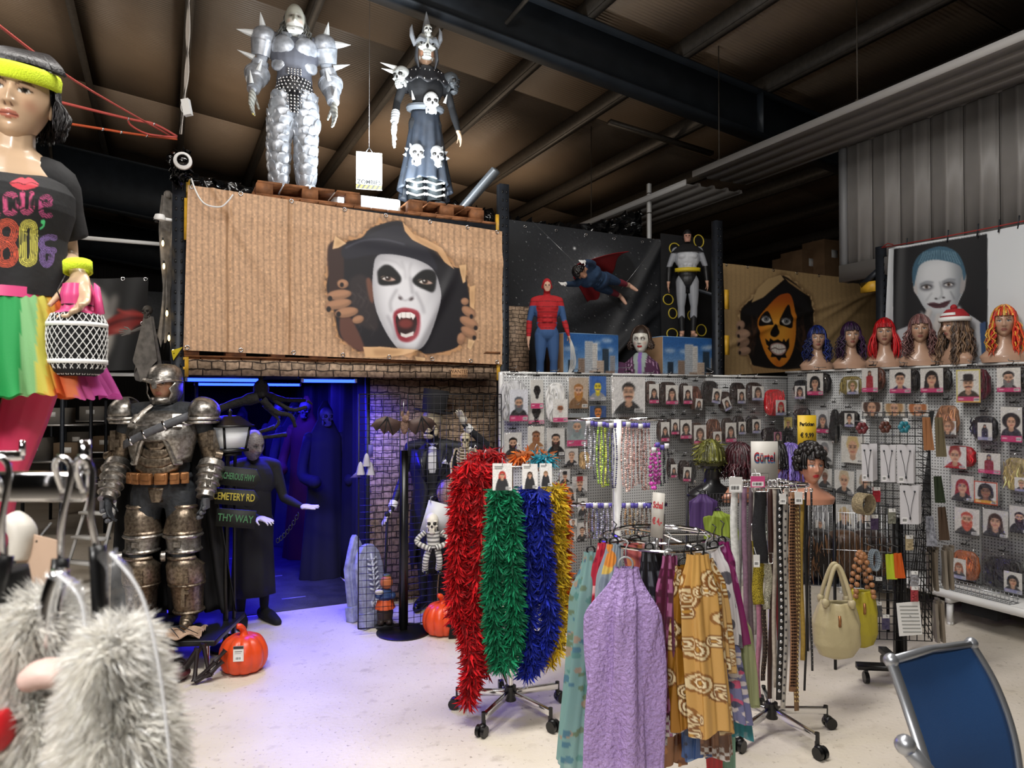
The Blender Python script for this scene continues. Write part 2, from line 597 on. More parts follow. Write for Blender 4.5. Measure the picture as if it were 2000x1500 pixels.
def stone_print(name,scale=1.):
 m,nt,b=_base(name)
 tc=nt.nodes.new('ShaderNodeTexCoord')
 ns=nt.nodes.new('ShaderNodeTexNoise');ns.inputs['Scale'].default_value=9;ns.inputs['Detail'].default_value=3
 nt.links.new(tc.outputs['Object'],ns.inputs['Vector'])
 mp=nt.nodes.new('ShaderNodeMapping');mp.inputs['Rotation'].default_value=(PI/2,0,0)
 va=nt.nodes.new('ShaderNodeVectorMath');va.operation='MULTIPLY_ADD'
 va.inputs[1].default_value=(.03,.03,.05)
 nt.links.new(ns.outputs['Color'],va.inputs[0]);nt.links.new(tc.outputs['Object'],va.inputs[2])
 nt.links.new(va.outputs[0],mp.inputs['Vector'])
 br=nt.nodes.new('ShaderNodeTexBrick')
 br.inputs['Scale'].default_value=4.6*scale
 br.inputs['Brick Width'].default_value=.62;br.inputs['Row Height'].default_value=.26
 br.inputs['Mortar Size'].default_value=.022;br.offset_frequency=2;br.squash=.7;br.squash_frequency=3
 br.inputs['Color1'].default_value=(*lin('#93806c'),1);br.inputs['Color2'].default_value=(*lin('#b59d86'),1)
 br.inputs['Mortar'].default_value=(*lin('#35281f'),1)
 nt.links.new(mp.outputs[0],br.inputs['Vector'])
 n2=nt.nodes.new('ShaderNodeTexNoise');n2.inputs['Scale'].default_value=30;n2.inputs['Detail'].default_value=8
 nt.links.new(tc.outputs['Object'],n2.inputs['Vector'])
 rp=nt.nodes.new('ShaderNodeValToRGB')
 rp.color_ramp.elements[0].position=.32;rp.color_ramp.elements[1].position=.62
 rp.color_ramp.elements[0].color=(.25,.2,.16,1);rp.color_ramp.elements[1].color=(1.1,1.05,1.,1)
 nt.links.new(n2.outputs['Fac'],rp.inputs[0])
 mx=nt.nodes.new('ShaderNodeMix');mx.data_type='RGBA';mx.blend_type='MULTIPLY';mx.inputs[0].default_value=.8
 nt.links.new(br.outputs['Color'],mx.inputs[6]);nt.links.new(rp.outputs[0],mx.inputs[7])
 nt.links.new(mx.outputs[2],b.inputs['Base Color'])
 b.inputs['Roughness'].default_value=.7
 return m
M_STONE=stone_print('stone_print_paper')
M_STEEL=mat('rack_steel','#23272e',.5,.3,noise=.2)
M_ORANGE=mat('beam_connector_yellow','#c89a2a',.5,noise=.15)
M_BLACK=mat('black_plastic','#0b0b0c',.35)
M_MATTE=mat('matt_black_cloth','#0c0c0f',.9,noise=.3,nscale=8)
M_CHROME=mat('chrome','#d8d8da',.12,1.)
M_WHITE=mat('white_plastic','#e4e4e2',.4)
M_WOOD=mat('pallet_wood','#8a5a38',.75,noise=.35,nscale=14,bump=.3)
M_DARK=mat('dark_ground','#17130f',.95)
def struct(o):
 o['kind']='structure'
 return o
f=MB()
n=24
P=np.zeros((2,2,3))
for i,v in enumerate((-9,24)):
 for j,u in enumerate((-11,15)):
  P[i,j]=SV(u,v)
f.grid(P)
struct(f.build('floor',floor_mat()))
def roofz(u):
 return 6.4-.125*u
ceil=bpy.data.objects.new('ceiling',None);COL.objects.link(ceil);struct(ceil)
ceil.rotation_euler=(0,0,TH)
M_ROOF=ribbed('roof_sheet','#93806c',6.5,.5,.55,'Y',col2='#6f5f50')
M_PURL=mat('purlin_steel','#4a443d',.5,.3,noise=.2)
M_RAFT=mat('rafter_steel','#2e343b',.5,.2,noise=.15,nscale=5)
us=[-11.05+1.25*k for k in range(22)]
vs=[-9,-4.4,.9,4.25,8.6,12.6,16.4,20.2,24]
for a,b in zip(us[:-1],us[1:]):
 for c,d in zip(vs[:-1],vs[1:]):
  q=MB()
  g=.012
  za,zb=roofz(a),roofz(b)
  V=[(a,c+g,za),(b,c+g,zb),(b,d-g,zb),(a,d-g,za)]
  q.add(V+[(x,y,z+.05)for x,y,z in V],[(0,3,2,1),(4,5,6,7),(0,1,5,4),(1,2,6,5),(2,3,7,6),(3,0,4,7)])
  q.build('roof_panel',M_ROOF,ceil)
q=MB()
q.add([(-11.1,-9,roofz(-11.1)+.06),(15.3,-9,roofz(15.3)+.06),(15.3,24,roofz(15.3)+.06),(-11.1,24,roofz(-11.1)+.06)],[(0,3,2,1)])
q.build('roof_underlay',M_DARK,ceil)
for u in us:
 q=MB()
 z=roofz(u)
 q.box((u,7.5,z-.10),(.02,33,.2))
 q.box((u+.035,7.5,z-.195),(.09,33,.015))
 q.box((u+.04,7.5,z-.17),(.015,33,.05))
 q.build('purlin',M_PURL,ceil)
def rafter(v,dep,fl):
 q=MB()
 for u0,u1 in((-11,15),):
  z0,z1=roofz(u0)-.2,roofz(u1)-.2
  def slab(y0,y1,t0,t1):
   V=[(u0,y0,z0-t0),(u1,y0,z1-t0),(u1,y1,z1-t0),(u0,y1,z0-t0)]
   V2=[(x,y,z-(t1-t0))for x,y,z in V]
   q.add(V+V2,[(0,1,2,3),(4,7,6,5),(0,4,5,1),(1,5,6,2),(2,6,7,3),(3,7,4,0)])
  slab(v-.01,v+.01,0,dep)
  slab(v-fl,v+fl,dep,dep+.025)
  slab(v-fl,v+fl,0,.02)
 for u in(0.6,6.4):
  q.box((u,v,roofz(u)-.2-dep/2),(.02,fl*1.8,dep*.96))
 q.build('rafter',M_RAFT,ceil)
rafter(6.42,.52,.12)
rafter(15.6,1.0,.14)
rafter(21.5,1.0,.14)
rafter(-3.0,.52,.12)
for u,v,u2,v2,dz in((3.35,3.0,3.0,6.3,.35),(3.3,3.9,5.6,3.7,.2)):
 q=MB()
 q.cyl((u,v,roofz(u)-.05),(u2,v2,roofz(u2)-.25-dz),.022,8)
 q.build('brace_rod',M_PURL,ceil)
q=MB()
q.bar((5.4,8.1,roofz(5.4)-.25),(7.1,8.0,roofz(7.1)-.25),.09,.05)
q.build('cross_strut',M_PURL,ceil)
for u,v in((-2.6,15.4),(-1.9,15.4),(-3.3,15.4),(1.6,15.4),(3.9,15.4)):
 q=MB()
 q.bar((u,v-.15,roofz(u)-.1),(u+.1,v-.18,roofz(u)-1.3),.05,.05)
 q.build('rafter_stay',M_PURL,ceil)
def wall(name,a,b,z0,z1,m):
 q=MB()
 a,b=SV(*a),SV(*b)
 d=(b-a).normalized()
 nrm=Vector((-d.y,d.x,0))*.05
 V=[(p.x,p.y,z)for z in(z0,z1)for p in(a-nrm,b-nrm,b+nrm,a+nrm)]
 q.add(V,[(0,1,5,4),(1,2,6,5),(2,3,7,6),(3,0,4,7),(4,5,6,7),(0,3,2,1)])
 return struct(q.build(name,m))
M_WALLD=ribbed('hall_wall_sheet','#3c3a38',5,.7,.4,'X')
wall('wall_back',(-11,23.9),(15,23.9),0,8,M_WALLD)
wall('wall_left',(-10.9,-9),(-10.9,24),0,8,M_WALLD)
wall('wall_right',(14.9,-9),(14.9,24),0,8,M_WALLD)
wall('wall_front',(-11,-8.9),(15,-8.9),0,8,mat('hall_wall_light','#8d8a85',.8))
q=MB()
for k in range(7):
 q.box((k*2.1,0,0),(2.0,.06,1.1))
o=q.build('trim_1',mat('pale_cladding','#b9bcc0',.5,noise=.1),loc=SV(-7,23.6,4.3),rz=TH);struct(o)
M_PROF=mat('white_profiled_sheet','#7d7a77',.5,noise=.06,nscale=3)
U_W=6.295
v_a=uv(onu(1655,420,U_W))[1]
store=thing('store_room','pale grey profiled wall of a raised store room above the white portrait banner','wall',SV(U_W,v_a,3.04),TH)
k=0
y=0.
while y>-8:
 q=MB()
 w=.30
 pts=[(0,-.012),(.02,-.012),(.035,0),(.13,0),(.145,.012),(.16,.012),(.175,0),(w-.035,0),(w-.02,-.012),(w-.006,-.012)]
 V=[]
 for(t,dx)in pts:
  for z in(.05,1.26):
   V.append((-.02-dx,y-t,z))
 q.add(V,[(2*i,2*i+1,2*i+3,2*i+2)for i in range(len(pts)-1)])
 q.build('wall_panel',M_PROF,store,solid=.006)
 y-=w
q=MB();q.box((-.01,-4,-.03),(.12,8.1,.17));q.box((.06,-4,-.02),(.02,8.1,.2));q.build('base_rail',M_PROF,store)
q=MB();q.box((0,.03,.62),(.09,.07,1.32));q.build('corner_post',mat('grey_corner','#77787a',.5),store)
q=MB();q.box((1.5,.0,.62),(3.0,.06,1.3));q.build('end_wall',M_WALLD,store)
q=MB();q.box((1.5,-4,-.1),(3.0,8,.04));q.build('underside',M_DARK,store)
def hung(name,u0,u1,v0,v1,z,label):
 t=thing(name,label,'panel',SV(u0,v0,z),TH,'profiled sheets hung under the roof')
 q=MB()
 wd=u1-u0
 nr=4
 pts=[]
 for i in range(nr):
  x=wd*i/nr
  pw=wd/nr
  pts+=[(x,0),(x+pw*.72,0),(x+pw*.78,.035),(x+pw*.94,.035)]
 pts.append((wd,0))
 V=[]
 for x,zz in pts:
  V+=[(x,0,zz),(x,v1-v0,zz)]
 q.add(V,[(2*i,2*i+2,2*i+3,2*i+1)for i in range(len(pts)-1)])
 q.build('profiled_sheet',M_PROF,t,solid=.004)
 q=MB();q.box((-.01,(v1-v0)/2,.02),(.02,v1-v0,.07));q.build('edge_trim',mat('edge_grey','#b0aeac',.5),t)
 for d in([.55,.8,.97]if v0<0 else[.5]):
  q=MB();q.cyl((.1,(v1-v0)*d,0),(.1,(v1-v0)*d,roofz(u0)-z),.006,6)
  q.cyl((.1,(v1-v0)*d,.04),(.1,(v1-v0)*d,.12),.02,6)
  q.build('hanger_rod',M_PURL,t)
 return t
va=uv(W(1372,345,8.3))[1]
hung('hung_ceiling_sheet',5.49,6.29,-4,va,4.30,'long pale profiled sheet hung under the roof, the nearer and higher of the two')
hung('hung_ceiling_sheet',5.49,6.35,va+.12,va+4.6,4.24,'shorter pale profiled sheet continuing beyond the end of the long hung one')
t=thing('conduit_pole','thin white vertical pole rising behind the starry banner','pole',onv(1268,470,7.4),TH)
q=MB();q.box((0,0,.1),(.045,.045,1.25));q.build('pole',M_WHITE,t)
for z in(.0,.35,.6):
 q=MB();q.box((0,0,z),(.052,.052,.012));q.build('clamp',M_PURL,t)
 # ------ the pallet rack
rack=thing('pallet_rack','dark perforated steel pallet rack carrying the display above the blue passage','rack',SV(0,5.7),TH)
def upright(u,v,h,parent,zb=0.):
 q=MB()
 w,d,t=.085,.07,.004
 q.box((u,v-d/2,(h+zb)/2),(w,t,h-zb))
 q.box((u-w/2,v,(h+zb)/2),(t,d,h-zb));q.box((u+w/2,v,(h+zb)/2),(t,d,h-zb))
 o=q.build('upright',M_STEEL,parent)
 s=MB()
 z=max(zb,.3)+.1
 while z<h-.03:
  for dx in(-.02,.02):
   s.box((u+dx,v-d/2-.003,z),(.012,.004,.024))
  z+=.075
 s.build('slots',M_BLACK,o,kind='stuff')
for u,h in((.09,3.42),(2.68,3.62),(5.12,3.56)):
 upright(u,0,h,rack)
 upright(u,1.1,h-.1,rack)
 q=MB()
 for z in(.4,1.2,2.0,2.8):
  q.bar((u,.03,z),(u,1.07,z+.35),.03,.03)
 q.build('side_brace',M_STEEL,rack)
for(u0,u1)in((.13,2.64),(2.72,5.08)):
 for z,vv in((1.965 if u0<1 else 1.69,0),(1.965 if u0<1 else 1.69,1.1),(3.2,0.02),(3.2,1.1)):
  if z>3 and u0>1:
   continue
  q=MB()
  q.box(((u0+u1)/2,vv,z),(u1-u0,.05,.115))
  o=q.build('beam',M_STEEL if z>3 or vv>0 or u0>1 else M_STONE,rack)
  for ue in(u0,u1):
   q=MB();q.box((ue,vv-.02,z+.04),(.06,.03,.22))
   for dz in(-.05,.02,.09):
    q.box((ue,vv-.036,z+.04+dz),(.012,.004,.02),col='#111111')
   q.build('beam_connector',M_ORANGE,o)
for u,z in((.16,3.03),):
 q=MB();q.box((u,-.05,z),(.075,.02,.3));q.build('beam_connector',M_ORANGE,rack)
for u,z in((5.2,2.28),(5.2,2.75)):
 q=MB();q.box((u,-.05,z),(.05,.02,.2));q.build('beam_connector',M_ORANGE,rack)
for z,a,b in((2.03,.1,2.66),(1.755,2.72,5.1),(3.27,.1,2.66)):
 kk=int((b-a)/.14)
 for i in range(kk):
  q=MB();q.box((a+.07+i*.14,.55,z),(.13,1.12,.018));q.build('deck_board',M_WOOD,rack)
q=MB();q.bar((2.2,1.0,3.05),(2.66,.1,3.78),.08,.05);q.build('diagonal_brace',mat('pale_steel','#8e959c',.4,.6),rack)
t=thing('wanted_notice','small tan WANTED notice printed on the stone patterned beam','notice',onv(897,729,5.665),TH)
q=MB();q.box((0,0,0),(.15,.004,.075));q.build('paper',mat('tan_paper','#b98f68',.8,noise=.15),t)
text('WANTED',.042,mat('brown_ink','#3a2418',.8),t,(0,-.003,.014),depth=.0005)
text('DEAD OR ALIVE',.018,mat('brown_ink','#3a2418',.8),t,(0,-.003,-.02),depth=.0005)
rk2=thing('storage_rack','black rack post with yellow beam left of the white portrait banner','rack',SV(6.24,uv(onu(1722,500,6.24))[1],0),TH)
upright(0,0,3.2,rk2)
q=MB();q.bar((.0,.06,2.83),(.0,.22,2.83),.05,.1);q.build('beam',M_ORANGE,rk2)
q=MB();q.bar((.0,.02,2.98),(.0,.22,2.85),.05,.05);q.build('strut',M_STEEL,rk2)
rk3=thing('storage_rack','far black rack bay holding taped brown cartons under the roof','rack',SV(5.4,9.2,0),TH)
for u in(0,2.4):
 upright(u,0,4.15 if u==0 else 3.5,rk3)
 upright(u,1.0,3.5,rk3)
q=MB();q.box((1.2,.0,3.13),(2.4,.06,.1));q.build('beam',M_ORANGE,rk3)
q=MB();q.box((1.2,.5,3.18),(2.4,1.1,.03));q.build('deck',M_WOOD,rk3)
M_CARD=mat('carton_board','#8d6e50',.85,noise=.12,nscale=6)
for i,(px0,px1,py0,py1,lab,dd)in enumerate(((1548,1608,503,546,'smallest taped brown carton with a white label at its top, behind the pumpkin face banner',.5),(1566,1612,490,545,'brown carton with a white label standing left of the largest carton',.25),(1610,1657,470,545,'largest brown carton with a white label beside the profiled wall corner',0))):
 a,b=onv(px0,py1,9.1+dd),onv(px1,py1,9.1+dd)
 top=onv((px0+px1)/2,py0,9.1+dd)
 w=(b-a).length;h=top.z-3.19
 t=thing('carton',lab,'carton',Vector(((a.x+b.x)/2,(a.y+b.y)/2,3.195)),TH,'cartons on the far rack')
 q=MB();q.box((0,.25,h/2),(w*.98,.5,h));q.build('box_body',M_CARD,t,bevel=.006)
 q=MB();q.box((0,.25,h+.001),(w*.98,.06,.003));q.build('tape',mat('carton_tape','#a88a64',.3),t)
 q=MB();q.box((-.15*w+.05,-.003,h*.82),(.16,.004,.14));q.build('paper_label',M_WHITE,t)
 # ------ the passage behind the rack: black curtains and stone panel
def curtain(name,a,b,z0,z1,folds,amp,m,label,cat='curtain',group=None):
 a,b=SV(*a),SV(*b)
 L=(b-a).length
 t=thing(name,label,cat,a,math.atan2((b-a).y,(b-a).x),group)
 nx,nz=max(8,int(folds*6)),8
 s=np.linspace(0,1,nx);tt=np.linspace(0,1,nz)
 S,T=np.meshgrid(s,tt)
 rng=np.random.default_rng(int(abs(a.x*1000))+3)
 ph=rng.random(3)*6
 P=np.stack([S*L,amp*np.sin(S*folds*2*PI+ph[0])*(.6+.4*T)+amp*.5*np.sin(S*folds*3.3+ph[1]+T),z1-T*(z1-z0)],-1)
 q=MB();q.grid(P);q.build('cloth',m,t,smooth=True,solid=.004)
 q=MB();q.cyl((0,0,z1),(L,0,z1),.012,6);q.build('hanging_rod',M_STEEL,t)
 return t
curtain('curtain',(.0,6.0),(.0,11.2),0.01,2.0,16,.035,M_MATTE,'black cloth curtain along the left side of the blue passage')
curtain('curtain',(1.58,6.05),(1.72,11.2),0.01,2.0,16,.035,M_MATTE,'black cloth curtain along the right side of the blue passage')
curtain('curtain',(-.1,11.2),(1.9,11.2),0.01,2.2,8,.03,M_MATTE,'black cloth curtain closing the far end of the blue passage')
curtain('curtain',(.02,6.95),(2.7,6.95),2.06,3.5,9,.03,M_MATTE,'black cloth backing behind the two warrior figures on the rack')
t=thing('passage_roof','black sheet roof over the blue passage','roof',SV(.8,8.6,2.02),TH)
q=MB();q.box((0,.35,0),(1.8,5.6,.02));q.build('roof_sheet',M_MATTE,t)
for k in range(5):
 q=MB();q.box((0,-2+k*1.1,-.04),(1.7,.05,.06));q.build('batten',M_STEEL,t)
p0,p1=onv(718,1000,5.97),onv(986,1000,5.97)
t=thing('stone_wallpaper','tall panel papered in brown stone print right of the blue passage','panel',Vector((p0.x,p0.y,0)),TH)
L=(p1-p0).length
q=MB();q.box((L/2,.02,.98),(L,.03,1.96));q.build('printed_paper',M_STONE,t)
q=MB();q.box((.0,.02,.98),(.03,.06,1.96));q.build('frame_post',M_STEEL,t)
q=MB();q.box((L/2,.06,1.0),(L,.03,.06));q.build('batten',M_WOOD,t)
t=thing('passage_shade_sheet','dark sheet added for the shade on the blue passage floor, from its threshold inwards','shade sheet',SV(.78,6.1,0),TH)  # dark sheet stands in for the rack's shade beyond the threshold
q=MB();q.box((.02,2.5,.004),(1.5,5.0,.006));q.build('shade sheet',mat('passage_shade','#33333a',.6,noise=.3,nscale=6,bump=.3,bscale=80),t)
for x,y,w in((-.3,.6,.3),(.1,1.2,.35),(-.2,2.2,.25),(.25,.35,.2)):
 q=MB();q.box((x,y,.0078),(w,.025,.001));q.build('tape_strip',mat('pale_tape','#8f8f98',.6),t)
M_BLUE=mat('blue_tube_glow',(.12,.22,1.),.3,emit=9.)
for i,(u0,u1,v,lab)in enumerate(((.16,.72,6.2,'glowing blue strip light over the left half of the passage entrance'),(1.05,1.5,6.2,'glowing blue strip light over the right half of the passage entrance'),(.3,1.4,8.4,'glowing blue strip light farther inside the passage'))):
 t=thing('strip_light',lab,'light',SV((u0+u1)/2,v,1.885),TH,'blue strip lights in the passage')
 q=MB();q.cyl((-(u1-u0)/2,0,0),((u1-u0)/2,0,0),.014,10);q.build('tube',M_BLUE,t,smooth=40)
 q=MB();q.box((0,.01,.035),(u1-u0+.06,.06,.03));q.build('housing',M_BLACK,t)
 for sx in(-1,1):
  q=MB();q.box((sx*(u1-u0)/2,0,.012),(.02,.03,.05));q.build('end_cap',M_WHITE,t)
  # ------ pegboards
def peg_mat():
 m,nt,b=_base('perforated_board')
 tc=nt.nodes.new('ShaderNodeTexCoord')
 sp=nt.nodes.new('ShaderNodeSeparateXYZ')
 nt.links.new(tc.outputs['Object'],sp.inputs[0])
 ds=[]
 for ax in('X','Z'):
  m1=nt.nodes.new('ShaderNodeMath');m1.operation='MULTIPLY';m1.inputs[1].default_value=1/.025
  m2=nt.nodes.new('ShaderNodeMath');m2.operation='FRACT'
  m3=nt.nodes.new('ShaderNodeMath');m3.operation='SUBTRACT';m3.inputs[1].default_value=.5
  m4=nt.nodes.new('ShaderNodeMath');m4.operation='POWER';m4.inputs[1].default_value=2
  nt.links.new(sp.outputs[ax],m1.inputs[0]);nt.links.new(m1.outputs[0],m2.inputs[0]);nt.links.new(m2.outputs[0],m3.inputs[0])
  m3b=nt.nodes.new('ShaderNodeMath');m3b.operation='ABSOLUTE'
  nt.links.new(m3.outputs[0],m3b.inputs[0]);nt.links.new(m3b.outputs[0],m4.inputs[0])
  ds.append(m4)
 ad=nt.nodes.new('ShaderNodeMath');ad.operation='ADD'
 nt.links.new(ds[0].outputs[0],ad.inputs[0]);nt.links.new(ds[1].outputs[0],ad.inputs[1])
 lt=nt.nodes.new('ShaderNodeMath');lt.operation='LESS_THAN';lt.inputs[1].default_value=.045
 nt.links.new(ad.outputs[0],lt.inputs[0])
 mx=nt.nodes.new('ShaderNodeMix');mx.data_type='RGBA'
 mx.inputs[6].default_value=(*lin('#bfc0c0'),1);mx.inputs[7].default_value=(*lin('#4c4c4e'),1)
 nt.links.new(lt.outputs[0],mx.inputs[0])
 nt.links.new(mx.outputs[2],b.inputs['Base Color'])
 b.inputs['Roughness'].default_value=.5
 return m
M_PEG=peg_mat()
V_L,U_R=5.47,5.85
VC=5.47
pl=thing('pegboard_wall','perforated white metal board behind the beards and bagged wigs, facing the aisle','pegboard',SV(2.58,V_L,0),TH)
for i in range(3):
 w=(U_R-2.58)/3
 q=MB();q.box((w*(i+.5),.015,1.05),(w-.006,.03,1.80));q.build('perforated_panel',M_PEG,pl)
 q=MB();q.box((w*(i+.5),.01,1.955),(w-.004,.045,.018));q.build('top_edge',M_WHITE,pl)
for i in range(4):
 q=MB();q.box((w*i,.05,.98),(.03,.05,1.96));q.build('post',M_WHITE,pl)
q=MB();q.box((1.63,-.2,.12),(3.2,.42,.03));q.box((1.63,-.4,.06),(3.2,.02,.12));q.build('base_shelf',M_WHITE,pl)
pr=thing('pegboard_wall','perforated white metal board on the right with framed wig packs and wig heads on top','pegboard',SV(U_R,VC,0),TH-PI/2)
for i in range(4):
 q=MB();q.box((i*.98+.49,.015,1.12),(.974,.03,1.75));q.build('perforated_panel',M_PEG,pr)
 q=MB();q.box((i*.98+.49,.03,2.005),(.978,.12,.018));q.build('top_shelf',M_WHITE,pr)
 q=MB();q.box((i*.98+.49,.02,.24),(.974,.03,.3));q.build('kick_panel',M_WHITE,pr)
for i in range(5):
 q=MB();q.box((i*.98,.05,1.0),(.03,.05,2.0));q.build('post',M_WHITE,pr)
 q=MB();q.box((i*.98,-.22,.2),(.04,.42,.06));q.box((i*.98,-.4,.08),(.035,.035,.16));q.cyl((i*.98,-.4,0),(i*.98,-.4,.02),.022,8);q.build('base_leg',M_WHITE,pr)
q=MB();q.box((1.96,-.21,.245),(3.9,.43,.03));q.build('base_shelf',M_WHITE,pr)
q=MB();q.box((1.96,-.425,.235),(3.9,.012,.06));q.build('shelf_front',M_WHITE,pr)
# ====== figures, heads, hair, prints, packs
TMP=bpy.data.scenes.new('workbench')
def remesh(q,voxel,smooth=4):
 me=q.mesh('raw')
 o=bpy.data.objects.new('raw',me)
 TMP.collection.objects.link(o)
 r=o.modifiers.new('r','REMESH');r.mode='VOXEL';r.voxel_size=voxel
 s=o.modifiers.new('s','SMOOTH');s.factor=.5;s.iterations=smooth
 vl=TMP.view_layers[0]
 vl.update()
 ev=o.evaluated_get(vl.depsgraph)
 m2=ev.to_mesh()
 V=np.empty(len(m2.vertices)*3,np.float32);m2.vertices.foreach_get('co',V)
 L=np.empty(len(m2.loops),np.int32);m2.loops.foreach_get('vertex_index',L)
 T=np.empty(len(m2.polygons),np.int32);m2.polygons.foreach_get('loop_total',T)
 ev.to_mesh_clear()
 bpy.data.objects.remove(o);bpy.data.meshes.remove(me)
 st=np.concatenate([[0],np.cumsum(T)[:-1]])
 Q=L[(st[T==4][:,None]+np.arange(4))]
 Tr=L[(st[T==3][:,None]+np.arange(3))]
 return V.reshape(-1,3).astype(float),Q,Tr
def limb(q,P,r,seg=12):
 P=curve_pts(np.asarray(P,float),4)
 rr=np.interp(np.linspace(0,1,len(P)),np.linspace(0,1,len(r)),r)
 q.tube(P,rr,seg)
 q.ell(P[0],rr[0],10,6);q.ell(P[-1],rr[-1],10,6)
def hand(q,wrist,d,palm_n,s,side=1,curl=.5,spread=.12):
 """palm, four fingers of different length and a thumb leaving the side of the palm"""
 w=np.asarray(wrist,float);d=np.asarray(d,float);d=d/np.linalg.norm(d)
 n=np.asarray(palm_n,float);n=n-d*(n@d);n/=np.linalg.norm(n)
 x=np.cross(d,n)*side
 q.ell(w+d*s*.25,(s*.2,s*.11,s*.3),12,8,R=np.stack([x,n,d],1))
 for i,(off,ln)in enumerate(((.16,.46),(.055,.52),(-.05,.47),(-.15,.36))):
  b=w+d*s*.42+x*off*s
  dd=d+x*off*spread*5
  dd/=np.linalg.norm(dd)
  k1=b+(dd+n*curl*.3)*ln*s*.5
  k2=k1+(dd*(1-curl*.5)+n*curl*.9)*ln*s*.3
  k3=k2+(dd*(1-curl)+n*curl*1.2)*ln*s*.22
  q.tube([b-dd*s*.1,b,k1,k2,k3],[s*.055,s*.055,s*.05,s*.046,s*.036],8)
 b=w+d*s*.12+x*s*.16
 k1=b+(d*.6+x*.75+n*.2)*s*.24
 k2=k1+(d*.9+x*.25+n*.3*(1+curl))*s*.22
 q.tube([b-x*s*.08,b,k1,k2],[s*.075,s*.07,s*.055,s*.042],8)
J0=dict(pelvis=(0,0,.52),waist=(0,0,.61),chest=(0,-.005,.725),neckb=(0,.005,.82),head=(0,-.012,.935),sl=(.108,0,.805),el=(.14,.012,.63),wl=(.155,-.03,.475),sr=(-.108,0,.805),er=(-.14,.012,.63),wr=(-.155,-.03,.475),hl=(.05,0,.515),kl=(.058,-.012,.285),al=(.06,.01,.045),hr=(-.05,0,.515),kr=(-.058,-.012,.285),ar=(-.06,.01,.045))
def figure_mesh(H,J=None,k=1.0,female=False,head=True,hands=(1,1),feet=True,voxel=.008,shoe=0.,curl=.4,dl=None,dr=None,nl=None,nr=None,muscle=0.,extra=None,spread=.12):
 j=dict(J0)
 if J:
  j.update(J)
 A={n:np.asarray(p,float)*H for n,p in j.items()}
 q=MB()
 t=k*H
 q.ell(A['chest']+(0,0,.01*H),((.092 if female else.108)*t,.066*t,.115*H),16,12)
 q.ell((A['chest']+A['waist'])/2,(.08*t,.058*t,.11*H),16,12)
 q.ell(A['waist'],((.064 if female else.082)*t,.055*t,.09*H),16,10)
 q.ell(A['pelvis']+(0,0,.01*H),((.094 if female else.09)*t,.066*t,.08*H),16,10)
 if female:
  for s in(-1,1):
   q.ell(A['chest']+(s*.045*H,-.05*H,-.005*H),(.04*H,.04*H,.042*H),12,8)
 if muscle:
  for s in(-1,1):
   q.ell(A['chest']+(s*.045*H,-.045*H,.02*H),(.045*H,.032*H,.035*H),12,8)
   for m in range(3):
    q.ell((A['chest']+A['waist'])/2+(s*.022*H,-.045*t,(.03-.035*m)*H),(.024*H,.022*H,.019*H),10,6)
 for s in('l','r'):
  sg=1 if s=='l' else-1
  limb(q,[A['neckb']+(0,0,-.005*H),(A['neckb']+A['s'+s])/2+(0,0,.004*H),A['s'+s]],[.034*t,.036*t,.032*t])
  limb(q,[A['s'+s],(A['s'+s]+A['e'+s])/2,A['e'+s]],[.031*t,.028*t,.022*t])
  limb(q,[A['e'+s],A['e'+s]*.6+A['w'+s]*.4,A['w'+s]],[.022*t,.023*t,.014*t])
  limb(q,[A['h'+s],A['h'+s]*.5+A['k'+s]*.5,A['k'+s]],[.052*t,.045*t,.031*t])
  limb(q,[A['k'+s],A['k'+s]*.65+A['a'+s]*.35+np.array((0,.008*H,0)),A['a'+s]],[.03*t,.031*t,.019*t])
  if feet:
   a=A['a'+s]
   f=1+shoe
   fd=np.array((.018*sg*H,-.1*H,-.022*H))*f
   limb(q,[a+(0,.025*H,-.02*H),a+fd*.45+(0,0,-.006*H),a+fd],[.022*H*f,.022*H*f,.015*H*f])
  if hands[0 if s=='l' else 1]:
   w=A['w'+s]
   d=(dl if s=='l' else dr)
   d=(A['w'+s]-A['e'+s])if d is None else np.asarray(d,float)
   nn=(nl if s=='l' else nr)
   nn=(-sg,0,0)if nn is None else nn
   hand(q,w,d,nn,.108*H,side=sg*(1 if(s in 'lr')else 1),curl=curl,spread=spread)
 limb(q,[A['neckb']-(0,0,.03*H),A['neckb']*.4+A['head']*.6],[.034*H,.028*H])
 if head:
  hc=A['head']
  q.ell(hc+(0,.006*H,.008*H),(.042*H,.053*H,.058*H),16,12)
  q.ell(hc+(0,-.018*H,-.03*H),(.031*H,.033*H,.038*H),14,10)
  q.ell(hc+(0,-.05*H,-.012*H),(.008*H,.012*H,.015*H),8,6)
  for s in(-1,1):
   q.ell(hc+(s*.043*H,.006*H,-.01*H),(.006*H,.012*H,.018*H),8,6)
 if extra:
  extra(q,A)
 V,Q,T=remesh(q,voxel)
 return V,Q,T,A
def skinned(name,V,Q,T,col,m,parent,label=None):
 q=MB()
 q.add(V,Q,T,col=col)
 return q.build(name,m,parent,smooth=True,label=label)
def sm(x,a,b):
 t=np.clip((x-a)/(b-a),0,1)
 return t*t*(3-2*t)
def tint(n,c):
 return np.tile(np.array(hx(c)),(n,1))
def put(C,m,c):
 C[m]=hx(c)
